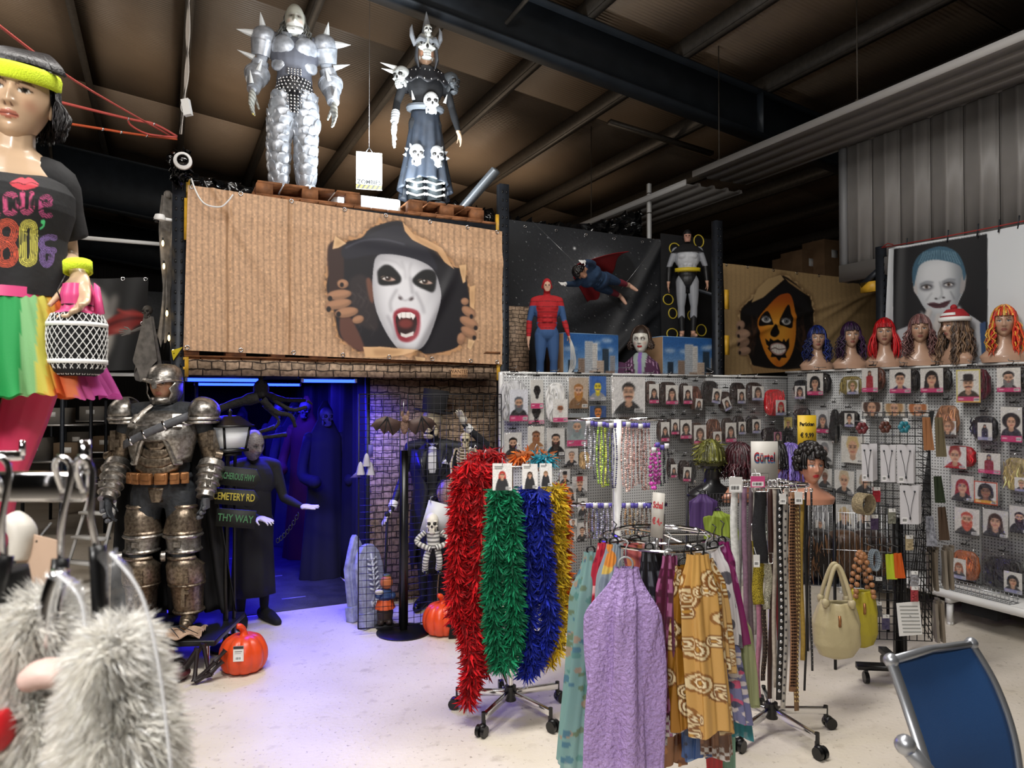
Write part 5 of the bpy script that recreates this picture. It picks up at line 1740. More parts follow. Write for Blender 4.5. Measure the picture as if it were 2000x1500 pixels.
add_head(q,hc,skin='#a8a89c',lip='#c9c9c0',brow='#8d8b84',iris='#4a4232',S=1.05,long=1.12,paint=grim)
r=np.random.default_rng(5)
for i in range(90):
 x=r.uniform(-.055,.055);q.tube([hc+(x,-.075+abs(x)*.4,-.07),hc+(x*1.1,-.1+abs(x)*.4,-.105),hc+(x*.8,-.09,-.14)],[.008,.007,.001],5,col='#dcdedb')
q.build('mask',M_SKIN,w1,smooth=True)
q=MB();hair(q,hc+(0,.02,-.01),r,['#5d5d5a','#7c7c78','#48463f'],n=90,length=.26,fringe=False,wave=.014,gap=70,wd=.01)
q.V=q.V;q.build('hair',M_HAIR,w1)
for s in(-1,1):
 S_,E_,W_=(A[k+('l' if s>0 else 'r')]for k in('s','e','w'))
 q=MB();q.ell(S_+(s*.03,0,.0),(.105,.10,.10),18,12);q.tube([S_+(s*.035,0,-.03),S_*.45+E_*.55+(s*.01,0,0)],[.1,.08],16);q.build('shoulder_plate',M_SILV,w1,smooth=40)
 for a,b,rr_ in((S_+(s*.04,-.02,.07),S_+(s*.06,-.03,.2),.032),(S_+(s*.11,-.02,.02),S_+(s*.24,-.03,.035),.034),(E_+(s*.03,-.02,.09),E_+(s*.16,-.04,.13),.026),((E_+W_)/2+(-s*.02,-.05,.06),(E_+W_)/2+(-s*.05,-.08,.14),.022),(W_+(s*.01,-.04,.04),W_+(s*.02,-.07,.13),.018)):
  q=MB();spike(q,a,b,rr_);q.build('spike',mat('pale_spike','#cfd2d2',.4),w1,smooth=40)
 q=MB();d=W_-E_;q.tube([S_*.3+E_*.7,E_,E_+d*.25,E_+d*.5,E_+d*.55,E_+d*.98],[.066,.072,.098,.08,.066,.05],16);q.tube([E_+d*.2,E_+d*.27],[.104,.1],16);q.build('arm_plate',M_SILV,w1,smooth=35)
 q=MB();hand(q,W_,(s*.1,-.25,-1),(-s,-.3,0),.235,side=s,curl=.25,spread=.2)
 V,Q,T=remesh(q,.006);C=tint(len(V),'#8f8f88');C*=(.7+.5*np.abs(np.sin(V[:,2:3]*90+V[:,:1]*60)));C[V[:,2]<W_[2]-.2]=hx('#c9b85e' if s<0 else '#d9d9d2')
 skinned('clawed_hand',V,Q,T,np.clip(C,0,1),vc(.5),w1)
 q=MB();c=A['chest']+(s*.088,-.062,.06);q.ell(c,(.1,.052,.10),18,12,R=Euler((.25,s*.25,s*.45)).to_matrix());q.ell(c+(s*.035,.02,-.12),(.07,.03,.06),14,8,R=Euler((0,s*.3,s*.6)).to_matrix());q.tube([c+(-s*.06,.02,.05),c+(-s*.04,.03,.12),c+(s*.02,.05,.14)],[.03,.035,.02],8);q.build('breast_plate',M_SILV,w1,smooth=40)
 Hp,K,An=(A[k+('l' if s>0 else 'r')]for k in('h','k','a'))
 q=MB()
 rr=lambda t:np.interp(t,[0,.25,.5,.62,.75,1],[.098,.108,.082,.084,.082,.056])
 row=0
 for t in np.linspace(.0,.97,11):
  c=Hp+(K-Hp)*min(1,t*1.9)if t<.526 else K+(An-K)*(t-.526)/.45
  for k in range(8):
   a=(k+.5*(row%2))*PI/4
   o=np.array((math.cos(a),math.sin(a),0.))*rr(t)
   R=Matrix.Rotation(a,3,'Z')@Matrix.Rotation(.28,3,'Y')
   q.ell(c+o*(.93+r.uniform(-.05,.07))+(0,0,-.02+r.uniform(-.014,.014)),(.014,.058*rr(t)/.09,.062),10,6,R=R@Matrix.Rotation(r.uniform(-.25,.25),3,'X'))
  row+=1
 q.build('scale_armour',M_SILV,w1,smooth=40)
q=MB();plate(q,[(A['pelvis'][2]+.15,.125,.09,0,180),(A['pelvis'][2]+.1,.14,.105,0,180),(A['pelvis'][2]+.0,.155,.12,0,180)],30)
plate(q,[(A['pelvis'][2]+.02,.08,.13,0,45),(A['pelvis'][2]-.16,.04,.13,0,45)],8)
q.build('studded_belt',mat('black_leather','#16161a',.5),w1,solid=.01)
q=MB()
for i in range(5):
 for k in range(15):
  a=-1.7+k*.243+(i%2)*.12;z=A['pelvis'][2]+.13-i*.03;rx=.128+.0068*i
  q.ell((rx*math.sin(a),-(rx-.03)*math.cos(a)-.006,z),.011,8,5)
for i in range(6):
 for k in range(-2,3):
  if abs(k)<3-i*.35:
   q.ell((k*.026,-.138,A['pelvis'][2]-.03-i*.026),.010,8,5);q.ell((k*.024+.0,-.09-.012,A['pelvis'][2]+.2-i*.02),.009,8,5)
q.build('studs',M_CHROME,w1,smooth=True,kind='stuff')
p=onv(830,428,6.0);top=onv(820,40,5.98).z
p.z=DECK+.117
H=(top-p.z)/1.13
w2=thing('warrior_mannequin','black robed warrior with a horned skull helmet, studded cape and bone greaves','mannequin',p,facecam(p,1.0)+.15)
JA=dict(el=(.165,.02,.64),wl=(.20,-.02,.48),er=(-.165,.03,.64),wr=(-.19,-.06,.49),al=(.075,.0,.04),ar=(-.07,.0,.04))
V,Q,T,A=figure_mesh(H,JA,head=False,hands=(1,0),curl=.4)
C=tint(len(V),'#101114');put(C,(np.abs(V[:,0])>.15*H)&(V[:,2]<A['wl'][2]+.01),'#d3b494')
skinned('body',V,Q,T,C,M_CLOTH,w2)
q=MB();hc=A['head'];add_head(q,hc,skin='#8d6f58');q.build('face',M_SKIN,w2,smooth=True)
q=MB();skull(q,hc+(0,-.02,.045),.26,col='#b9bab4');skull(q,hc+(0,-.125,.145),.11,col='#c4c4be')
for s in(-1,1):
 q.tube([hc+(s*.09,-.02,.06),hc+(s*.125,-.03,.13),hc+(s*.13,-.02,.2),hc+(s*.12,.0,.25)],[.024,.022,.015,.002],8,col='#8c8f94')
 q.tube([hc+(s*.02,-.15,.05),hc+(s*.06,-.13,.075),hc+(s*.1,-.08,.06)],[.02,.024,.012],8,col='#6d6f72')
 q.tube([hc+(s*.085,-.05,.02),hc+(s*.09,-.06,-.08),hc+(s*.06,-.07,-.2)],[.03,.036,.004],7,flat=.5,col='#3c3e42')
q.tube([hc+(0,-.06,.14),hc+(0,-.06,.24),hc+(0,-.04,.36)],[.045,.03,.002],8,col='#85888c')
q.build('skull_helmet',vc(.45,bump=.3,bscale=40),w2,smooth=40)
n=80;S,Tt=np.meshgrid(np.linspace(0,2*PI,n),np.linspace(0,1,24))
w0=.115+.10*Tt;fo=1+.12*Tt*np.cos(S*11+Tt*2)
P=np.stack([w0*np.cos(S)*fo*1.05,(.09+.075*Tt)*np.sin(S)*fo,A['pelvis'][2]+.1-Tt*.72+.1*(Tt**4)*np.sin(S)*-1],-1)
q=MB();q.grid(P);q.build('robe_skirt',mat('black_robe','#1c222b',.55,noise=.2),w2,smooth=True,solid=.003)
q=MB();S,Tt=np.meshgrid(np.linspace(0,2*PI,60),np.linspace(0,1,10))
P=np.stack([(.07+.19*Tt)*np.cos(S),(.07+.09*Tt)*np.sin(S),A['neckb'][2]+.05-Tt**1.6*.17+.02*Tt*np.cos(S*10)],-1)
q.grid(P);q.build('shoulder_cape',mat('black_leather','#16161a',.5),w2,smooth=True,solid=.008)
q=MB()
for k in range(26):
 a=k*2*PI/26
 for Tq in(.55,.95):
  q.ell(((.07+.19*Tq)*math.cos(a),(.07+.09*Tq)*math.sin(a),A['neckb'][2]+.055-Tq**1.6*.17),.009,7,5)
q.build('studs',M_CHROME,w2,kind='stuff')
for s in(-1,1):
 S_,E_,W_,K,An=(A[k+('l' if s>0 else 'r')]for k in('s','e','w','k','a'))
 q=MB();skull(q,S_+(s*.06,-.07,-.07),.2,R=Euler((0,0,s*.7)).to_matrix(),col='#a9aba8' if s<0 else '#3e4144')
 if s<0:
  spike(q,S_+(-.1,-.05,.02),S_+(-.24,-.06,.05),.022,'#cfd0cc');spike(q,S_+(-.1,-.05,-.02),S_+(-.23,-.06,-.0),.022,'#cfd0cc')
 q.build('shoulder_skull',M_BONE,w2,smooth=40)
 q=MB();skull(q,K+(0,-.085,.02),.2,col='#bfc3c6');
 for i in range(7):
  a=i*PI/6;spike(q,K+(.09*math.cos(a),-.06,.03+.09*math.sin(a)),K+(.12*math.cos(a),-.06,.03+.12*math.sin(a)),.018,'#bfc3c6')
 q.build('knee_skull',M_BONE,w2,smooth=40)
 q=MB();plate(q,[(K[2]-.07,.07,.075,0,120),(An[2]+.02,.06,.065,0,120)],14,cx=K[0]);q.build('greave',mat('dark_greave','#2f3436',.4,.3,noise=.5,nscale=25),w2,solid=.008,smooth=30)
 q=MB()
 for i in range(5):
  z=K[2]-.1-i*.055
  for k in(-1,1):
   q.tube([(K[0]+k*.075,-.05,z+.03),(K[0],-.085,z)],[.008,.009],6);q.ell((K[0]+k*.075,-.045,z+.03),.014,7,5)
 q.build('bone_lacing',mat('bone_white','#b9bab2',.6),w2,smooth=40)
W_=A['wr'];E_=A['er']
q=MB();hand(q,W_,(-.05,-.1,-1),(1,0,0),.25,side=-1,curl=.2,spread=.15);q.tube([E_*.5+W_*.5,W_],[.04,.035],10)
V,Q,T=remesh(q,.006);skinned('bone_gauntlet',V,Q,T,np.clip(tint(len(V),'#c9cdd0')*(.6+.6*np.abs(np.sin(V[:,2:3]*110))),0,1),M_BONE,w2)
q=MB();skull(q,(.03,-.15,A['pelvis'][2]+.12),.2,col='#cdd0d0');a=np.linspace(0,2*PI,30,endpoint=False)
q.tube(np.stack([.14*np.cos(a),.115*np.sin(a),A['pelvis'][2]+.13+.015*np.sin(a)],-1),.03,8,closed=True,col='#55595e')
for s,dx in((-1,-.12),(1,.15)):
 spike(q,(dx,-.13,A['pelvis'][2]+.15),(dx+s*.02,-.15,A['pelvis'][2]+.22),.014,'#d9dbd8')
q.build('skull_belt',M_BONE,w2,smooth=40)
p=onv(718,405,5.86)
t=thing('floodlight','white floodlight box glowing between the two warrior figures','light',p,TH)
q=MB();q.box((0,.12,.03),(.56,.28,.13));q.build('housing',M_WHITE,t,bevel=.02)
q=MB();q.box((0,-.022,.04),(.5,.006,.08));q.build('lamp_panel',mat('flood_glow',(.85,.93,1.),.4,emit=6.),t)
q=MB();q.box((0,.12,-.06),(.3,.05,.07));q.build('bracket',M_STEEL,t)
p=onv(721,334,6.15)
t=thing('hazard_sign','white hazard sign with striped edges and ZOMBIES lettering hung between the warriors','sign',p,TH-.2)
k=p.y/F
cv=Canvas(0,0,50,74,60,88,'#e6e8e4')
for y0,y1,c in((1,8,'#b9b99a'),(64,73,'#c99a2a')):
 cv.rect(0,y0,50,y1,c)
 for i in range(-1,7):
  cv.poly([(i*9,y1),(i*9+5,y1),(i*9+11,y0),(i*9+6,y0)],'#33332c' if y0>20 else '#77776a')
q=MB();panel_print(q,50*k,74*k,cv,.004);o=q.build('sign_board',M_PRINT,t);o.location.z=-37*k
M_INK=mat('black_ink','#1a1a1c',.6)
text('ZOMBIES',11.5*k,M_INK,t,(0,-.004,-22.5*k),depth=.0006,bold=.0012);text('BEWARE OF',6.5*k,mat('grey_ink','#8f918e',.6),t,(0,-.004,-14*k),depth=.0006)
q=MB();q.cyl((-.03,.01,37*k),(0,.01,47*k),.004,5);q.cyl((.03,.01,37*k),(0,.01,47*k),.004,5);q.cyl((0,.01,47*k),(0,.01,1.6),.002,5);q.build('hanging_wire',M_WIRE,t)
# ====== dressed mannequins and props
# ---- large mannequin in neon clothes at the left edge
DL=2.05
KP=DL/F
g0=W(8,1300,DL)
RM=.5
def mproj(P):
 x=g0.x+P[...,0]*math.cos(RM)-P[...,1]*math.sin(RM);y=g0.y+P[...,0]*math.sin(RM)+P[...,1]*math.cos(RM)
 return 1000+F*x/y,775-F*(P[...,2]+g0.z-CAMZ)/y
FZ=g0.z
ml=thing('skirt_mannequin','large female mannequin with neon headband, black slogan shirt and rainbow tulle skirt','mannequin',g0,RM)
H=1.76
JA=dict(sl=(.062,.0,.778),el=(.078,.05,.672),wl=(.1,-.08,.632),sr=(-.072,0,.778),er=(-.12,.02,.64),wr=(-.13,-.03,.5),head=(.012,-.012,.909),kl=(-.005,-.01,.285),kr=(-.07,-.01,.285),al=(-.05,.01,.045),ar=(-.1,.01,.045),neckb=(0,.0,.80))
V,Q,T,A=figure_mesh(H,JA,k=.8,head=False,voxel=.0055,hands=(1,1),curl=.75,dl=(.08,-.45,-1),nl=(-.7,-.75,0))
C=tint(len(V),'#c9ab8c');put(C,V[:,2]<.53*H,'#cf3a5e')
skinned('body',V,Q,T,C,vc(.32,coat=.2),ml)
hc=A['head'];Rh=Euler((.08,.10,-.12)).to_matrix()
q=MB();add_head(q,hc+(0,-.005,.015),R=Rh,skin='#c9a98a',lip='#b8705c',brow='#5a4030',iris='#3a3028',N=110,S=1.04,long=1.06)
q.build('head',vc(.3,coat=.25),ml,smooth=True)
r=np.random.default_rng(11)
q=MB();hair(q,hc+(.005,.018,.02),r,['#0e0c0d','#171416','#1e1a1c'],n=650,length=.085,fringe=False,wave=.004,freq=1.,gap=64,wd=.0045,R=(.094,.115,.132))
for i in range(170):
 f=r.uniform(-1,1);o=hc+(.004,.004,.012)
 q.tube(curve_pts([o+(.02*f,.05,.137),o+(.05*f+.01,-.03,.136),o+(.085*f+.012,-.09+.03*f*f,.098),o+(.1*f+.012,-.1+.05*f*f,.075)],4),.0055,5,cap=False,col=('#0e0c0d','#171416','#201c1e')[i%3])
q.build('hair',M_HAIR,ml)
q=MB();a=np.linspace(0,2*PI,60,endpoint=False)
P=[]
for dz,k in((-.022,1.0),(-.012,1.05),(.012,1.05),(.022,1.0)):
 P.append((Rh@Vector((0,0,0))and 0)or np.array([tuple(Rh@Vector((.09*k*math.cos(t),.105*k*math.sin(t)+.004,.068+dz+.012*math.sin(t*1))))for t in a])+hc+(0,-.005,.01))
q.grid(np.array(P),closed=True);q.build('headband',mat('neon_towelling','#d3e82e',.9,bump=.5,bscale=250,nscale=200),ml,smooth=True,solid=.006)
cv=Canvas(-110,300,180,600,580,600,'#141416')
cv.spl([(14,355),(28,347),(38,344),(44,347),(50,344),(60,348),(71,359),(60,365),(42,369),(26,365)],'#c9404c');cv.stroke([(15,356),(30,354),(42,358),(56,354),(70,359)],1.6,'#3a1418')
def retro(P,w,c,smooth=True):
 for k,cc in((1.,c),(.78,'#141416'),(.56,c),(.34,'#141416'),(.14,c)):
  cv.stroke(P,w*k,cc,smooth=smooth)
pk='#c24a74'
retro([(-18,376),(-18,414),(-8,416)],9,pk,False)
retro([(6,382),(10,378),(20,378),(25,384),(25,408),(20,414),(10,414),(6,408),(6,382)],10,'#c9507c')
retro([(39,376),(39,405),(47,414),(57,405),(57,376)],10,'#c9507c')
retro([(76,397),(93,397),(93,386),(86,382),(77,388),(76,410),(82,419),(94,419)],9,'#b8487c')
retro([(12,470),(-4,464),(-8,446),(2,434),(16,434),(25,446),(20,466),(6,474),(-6,486),(-4,508),(6,514),(20,510),(25,494),(18,476),(8,470)],15,'#d8583c')
retro([(41,446),(46,436),(56,436),(62,446),(62,500),(56,511),(46,511),(41,500),(41,446)],15,'#d8cf5a')
cv.ell(80,432,4.5,4.5,'#4ec47a');cv.stroke([(83,433),(80,441),(75,445)],3.4,'#4ec47a')
retro([(103,463),(90,462),(79,468),(78,480),(88,486),(97,492),(96,508),(88,517),(80,508),(80,492),(90,487),(102,488)],11,'#8a6cb4')
def shirt_col(P):
 px,py=mproj(P)
 ix=np.clip((px-cv.x0)/(cv.x1-cv.x0)*(cv.w-1),0,cv.w-1).astype(int);iy=np.clip((py-cv.y0)/(cv.y1-cv.y0)*(cv.h-1),0,cv.h-1).astype(int)
 c=cv.A[iy,ix].copy();c[P[...,1]>-.01]=hx('#141416')
 return c
zc=lambda py:(1300-py)*KP
n=420
S,Tt=np.meshgrid(np.linspace(0,2*PI,n),np.linspace(0,1,190))
tk=[0,.05,.12,.2,.35,.55,.8,1]
rx=np.interp(Tt,tk,[.074,.112,.145,.160,.158,.138,.142,.148]);ry=np.interp(Tt,tk,[.07,.098,.125,.14,.14,.122,.126,.13])
zz=zc(330)+(zc(585)-zc(330))*Tt
cy=np.interp(Tt,[0,.3,1],[0,-.01,0])
fold=1+.02*np.sin(S*9+Tt*7)*sm(Tt,.4,1)
dip=.035*np.clip(-np.sin(S),0,1)**2*np.clip(1-Tt*8,0,1)
P=np.stack([rx*np.cos(S)*fold+.005,cy+ry*np.sin(S)*fold,zz-dip],-1)
q=MB();q.grid(P,shirt_col(P));q.build('shirt',vc(.8,bump=.2,bscale=40),ml,smooth=True)
for s in(1,-1):
 S_,E_=A['sl' if s>0 else 'sr'],A['el' if s>0 else 'er']
 q=MB();q.tube(curve_pts([S_+(-s*.05,0,.035),S_+(-s*.0,0,.02),S_*.7+E_*.3+(s*.004,0,0),S_*.35+E_*.65+(s*.008,0,.0)],4),np.linspace(.062,.058,13),20,cap=False,col='#141416');q.build('sleeve',vc(.8,bump=.2,bscale=40),ml,smooth=True,solid=.003)
q=MB();q.tube([A['wl']+(-.002,.004,.03),A['wl']+(0,-.003,-.0)],.034,18,cap=False);q.build('wristband',mat('neon_towelling','#d3e82e',.9),ml,smooth=True,solid=.006)
pal=['#1f9a4e','#2aa657','#8fc98a','#d8cf5a','#e0a83a','#e2662a','#de7a4a','#cc5a9a','#c44fa0']
for ly in range(2):
 n=260
 S,Tt=np.meshgrid(np.linspace(0,2*PI,n),np.linspace(0,1,30))
 R_=(.135+(.112+.015*ly)*Tt**.8)
 ruf=1+(.03+.05*Tt)*np.sin(S*(17+4*ly)+.8*np.sin(Tt*3))*Tt
 P=np.stack([R_*np.cos(S)*ruf*1.03+.0,R_*np.sin(S)*ruf*.92,zc(582)-Tt*(zc(582)-zc(778))*(1+.025*np.sin(S*7+ly))+.004*np.sin(S*40)],-1)
 x=P[...,0]/R_
 k=np.clip((np.cos(S)*-1+1)/2,0,.999)
 ci=np.clip(np.interp(mproj(P)[0],[-60,20,58,82,100,112,140,165,200],np.arange(9))+.5,0,8).astype(int)
 Cc=np.array([hx(c)for c in pal])[ci]
 q=MB();q.grid(P,Cc);q.build('tulle_layer',vc(.7,trl=.35,alpha=.86,bump=.2,bscale=300),ml,smooth=True)
q=MB();q.tube([(0,0,zc(592)),(0,0,zc(572))],.14,30,flat=.88);q.build('waistband',mat('pink_satin','#d94f86',.4),ml,smooth=40)
t=thing('plinth','dark display plinth under the skirted mannequin at the left edge','plinth',(g0.x-.1,g0.y-.03,0),RM)
q=MB();q.box((0,0,FZ/2-.01),(.34,.4,FZ-.02));q.build('body',mat('plinth_dark','#26262a',.5),t,bevel=.01);q=MB();q.box((0,0,FZ-.008),(.38,.44,.016));q.build('top',M_BLACK,t)
bp=W(150,735,DL-.05)
t=thing('net_bag','black drum-shaped bag under white netting with a pink drawstring top, held by the skirted mannequin','bag',bp,0)
q=MB();q.lathe([(.045,0),(.065,.012),(.071,.035),(.073,.1),(.071,.15),(.06,.172),(.04,.18)],32,col='#101012');q.build('drum',M_MATTE,t,smooth=50)
q=MB()
for d in(1,-1):
 for k in range(26):
  a0=k*2*PI/26
  zt=np.linspace(.004,.172,9);rr=np.interp(zt,[0,.012,.035,.1,.15,.172],[.045,.0655,.0725,.0745,.0725,.062])+.001
  a=a0+d*zt*9.0
  q.tube(np.stack([rr*np.cos(a),rr*np.sin(a),zt],-1),.0012,4,cap=False)
q.build('netting',M_WHITE,t,kind='stuff')
for z,rr in((.04,.075),(.142,.0745)):
 q=MB();q.tube([(0,0,z-.006),(0,0,z+.006)],rr,32,cap=False);q.build('white_band',M_WHITE,t,smooth=40,solid=.003)
q=MB();n=48;S,Tt=np.meshgrid(np.linspace(0,2*PI,n),np.linspace(0,1,14));rr=np.interp(Tt,[0,.15,.3,.6,1],[.058,.04,.037,.042,.034])*(1+.06*np.sin(S*9))
q.grid(np.stack([rr*np.cos(S),rr*np.sin(S),.172+Tt*.085],-1));q.build('drawstring_top',mat('pink_satin','#d94f86',.4),t,smooth=True)
q=MB();q.tube([(0,0,.196),(0,0,.199)],.0395,24);q.tube([(-.03,-.02,.2),(-.035,-.035,.235),(-.03,-.01,.28)],.002,5);q.build('cord',M_BLACK,t)
q=MB();q.prism([(.045,.17),(.075,.175),(.06,.25),(.045,.262)],.004);q.build('pink_tag',mat('pink_satin','#d94f86',.4),t)
# ---- child mannequins on the shelf
def pxfig(px,ptop,pcrotch,v,crotch=.515,toph=1.0):
 a,b=onv(px,ptop,v),onv(px,pcrotch,v)
 H=(a.z-b.z)/(toph-crotch)
 return Vector((a.x,a.y,a.z-H*toph)),H
p,H=pxfig(1068,545,655,5.78)
p.z=max(p.z,1.768)
H=(onv(1068,545,5.78).z-p.z)/.995
t=thing('padded_mannequin','child mannequin in a red padded hooded top and blue trousers holding silver cords','mannequin',p,facecam(p)+.1)
JA=dict(el=(.15,.01,.64),wl=(.175,-.06,.52),er=(-.15,.01,.63),wr=(-.16,-.02,.47))
V,Q,T,A=figure_mesh(H,JA,k=1.12,muscle=1,voxel=.006)
z=V[:,2]/H;x=V[:,0]/H;y=V[:,1]/H
C=tint(len(V),'#31507c')
red=((z>.62)&(z<.90)&(np.abs(x)<.085+.3*np.clip(z-.70,0,.1)))|(z>.845)|((z>.75)&(np.abs(x)<.17))|((np.abs(x)>.12)&(z<.64)&(z>.5))
red&=~((np.abs(x)>.095)&(np.abs(x)<.15)&(z>.63)&(z<.76))
red|=(z>.555)&(z<.63)&(np.abs(x)<.085-.6*np.abs(z-.6))&(y<0)
put(C,red,'#a3161d')
seam=red&(np.abs((z*22)%1-.5)<.06)&(z<.82)
put(C,seam,'#5c0d12')
put(C,(((x/.03)**2+((z-.925)/.042)**2)<1)&(y<-.02),'#c49c84');put(C,(np.abs(np.abs(x)-.014)<.006)&(np.abs(z-.935)<.004)&(y<-.02),'#2a1c18')
hz=(np.abs(x)>.12)&(z<.5)
put(C,hz,'#c49c84')
skinned('body',V,Q,T,C,M_CLOTH,t)
q=MB();w=A['wl']
for k in range(5):
 q.tube(curve_pts([w+(.01,-.02,-.03),w+(.02+.008*k,-.03,-.15),w+(.01+.01*k,-.03,-.32),w+(-.06-.02*k,-.03,-.48)],5),.004,5)
q.build('silver_cords',mat('silver_cord','#b9b9b6',.5),t)
p,H=pxfig(1342,449,572,6.05)
t=thing('hooded_mannequin','child mannequin in a grey and black costume with black hood, yellow belt and bare feet','mannequin',p,facecam(p)+.1)
cz=onv(1342,660,6.05).z;p.z=cz+.008;t.location=p
H=onv(1342,449,6.05).z-p.z
JA=dict(el=(.165,.01,.66),wl=(.175,-.03,.50),er=(-.165,.01,.66),wr=(-.175,-.03,.50),al=(.05,.0,.03),ar=(-.05,.0,.03))
V,Q,T,A=figure_mesh(H,JA,k=1.1,muscle=.8,voxel=.006)
z=V[:,2]/H;x=V[:,0]/H;y=V[:,1]/H
C=tint(len(V),'#8f9298')
put(C,(z<.62)&(np.abs(x)<.085)&(z>.4+0*x)&(np.abs(x)<.02+.55*np.clip(z-.46,0,.2)),'#141416')
put(C,z<.2-.8*np.abs(np.abs(x)-.055),'#141416');put(C,z<.055,'#c2957c')
put(C,(z>.62)&(np.abs(x)<.09)&(y<-.02),'#b4b7bc')
put(C,(np.abs(x)>.125)&(z<.66),'#141416');put(C,(np.abs(x)>.125)&(z<.515),'#c2957c')
put(C,(z>.60)&(z<.64)&(np.abs(x)<.12),'#c9b022')
put(C,(z>.80)&(z<.90)&(np.abs(x)<.1),'#141416');put(C,z>.86,'#141416')
put(C,(z>.88)&(z<.95)&(y<-.03)&(np.abs(x)<.032),'#b98a78');put(C,(np.abs(np.abs(x)-.014)<.007)&(np.abs(z-.935)<.005)&(y<-.02),'#2a1c18')
skinned('body',V,Q,T,C,vc(.5,bump=.1),t)
q=MB();a=np.linspace(-1.2,1.2,14);q.grid(np.array([np.stack([(.125*H)*np.sin(a),(-.085*H)*np.cos(a)+.005,np.full(14,H*zz_)],-1)for zz_ in(.603,.637)]));q.build('belt',mat('belt_yellow','#c9b022',.5),t,solid=.006)
q=MB();plate(q,[(H*.86,.05*H,.05*H,.0,180),(H*.82,.12*H,.075*H,0,180),(H*.785,.15*H,.085*H,0,180)],30);q.build('hood_cape',M_MATTE,t,smooth=True,solid=.005)
c=onv(1172,548,5.98)
hd=Vector((-CT*.86+ST*.42,-ST*.86-CT*.42,.10)).normalized()
fr=(Vector((ST,-CT,0))*.75+Vector((0,0,-.6)))
fr=(fr-hd*fr.dot(hd)).normalized()
xx=(-fr).cross(hd).normalized()
Rm=Matrix((xx,-fr,hd)).transposed()
H=1.02
t=thing('flying_mannequin','child mannequin hung flying sideways in a blue muscle suit with red cape','mannequin',c-Rm@Vector((0,0,H*.55)),rot=Rm.to_euler())
JA=dict(el=(.13,-.03,.92),wl=(.12,-.07,1.06),er=(-.14,-.02,.93),wr=(-.15,-.06,1.08),sl=(.115,0,.825),sr=(-.115,0,.825),kl=(.06,.0,.285),kr=(-.06,.0,.285),al=(.07,.02,.045),ar=(-.07,.02,.045),head=(0,-.03,.93))
V,Q,T,A=figure_mesh(H,JA,k=1.15,muscle=1,voxel=.006,spread=.25,curl=.2)
z=V[:,2]/H;x=V[:,0]/H;y=V[:,1]/H
C=tint(len(V),'#213a58');put(C,(np.abs((z*40)%1-.5)<.12)&(z>.86)&(np.abs(x)>.09),'#14243a')
put(C,(z<.28)&(z>.11),'#8c1c22');put(C,(np.abs((z*34)%1-.5)<.15)&(z<.28)&(z>.11),'#2a3a62');put(C,z<.11,'#c9a08a')
put(C,(z>.5)&(z<.56)&(np.abs(x)<.1),'#1a2c46')
hd_=(z>.86)&(np.abs(x)<.06);put(C,hd_,'#b98a70');put(C,(z>1.05)&(np.abs(x)>.09),'#dedcd8')
skinned('body',V,Q,T,C,M_CLOTH,t)
q=MB();r=np.random.default_rng(3)
for i in range(90):
 a,b=r.uniform(-PI,PI),r.uniform(0,1.7)
 if math.sin(a)<-.3 and b>.9:continue
 p=A['head']+np.array((math.sin(b)*math.cos(a)*.052,math.sin(b)*math.sin(a)*.062+.008,math.cos(b)*.066+.01))*H
 q.ell(p,.018,7,5,col='#14100f')
q.build('curly_hair',M_HAIR,t)
q=MB();S,Tt=np.meshgrid(np.linspace(-1,1,30),np.linspace(0,1,26))
P=np.stack([S*(.1+.26*Tt)*H,(.065+.05*Tt+.03*np.sin(S*7+Tt*3)*Tt+.06*(1-S**2))*H,(.84-.62*Tt+.1*S*Tt)*H],-1)
q.grid(P);q.build('cape',mat('red_cape','#8e1219',.6),t,smooth=True,solid=.004)
q=MB();q.cyl((0,.05,.8*H),tuple(Rm.inverted()@(onv(1040,432,6.2)-(c-Rm@Vector((0,0,H*.55))))),.0015,4);q.cyl((0,.03,.1*H),tuple(Rm.inverted()@(onv(1286,472,6.2)-(c-Rm@Vector((0,0,H*.55))))),.0015,4);q.build('hanging_wire',M_WIRE,t)
p=onv(1252,728,5.74);p.z=1.768
hz=onv(1262,668,5.66).z-p.z
t=thing('clown_bust','half figure with a white face mask, red lips, brown hair and a purple striped jacket','mannequin',p,facecam(p)-.15)
q=MB();S,Tt=np.meshgrid(np.linspace(0,2*PI,90),np.linspace(0,1,40))
tk=[0,.12,.25,.5,1]
P=np.stack([np.interp(Tt,tk,[.05,.10,.165,.19,.20])*np.cos(S),np.interp(Tt,tk,[.05,.08,.1,.11,.11])*np.sin(S),(hz-.10)*(1-Tt)],-1)
Cc=np.tile(np.array(hx('#46203f')),S.shape+(1,));st_=np.abs((P[...,0]*34+P[...,2]*4)%1-.5)<.07
Cc[st_]=hx('#b58fae')
fm=(np.abs(P[...,0])<.012+.17*(1-Tt)*.35)&(P[...,1]<0)&(Tt<.6);Cc[fm]=hx('#8d9a94');fm=(np.abs(P[...,0])<.018)&(P[...,1]<0)&(Tt<.7);Cc[fm]=hx('#7a58a0')
q.grid(P,Cc);q.build('striped_jacket',M_CLOTH,t,smooth=True)
q=MB();q.tube([(-.16,0,hz-.2),(-.2,-.01,hz-.36),(-.19,-.05,.02)],[.06,.06,.055],14,col='#46203f');q.build('sleeve',M_CLOTH,t,smooth=True)
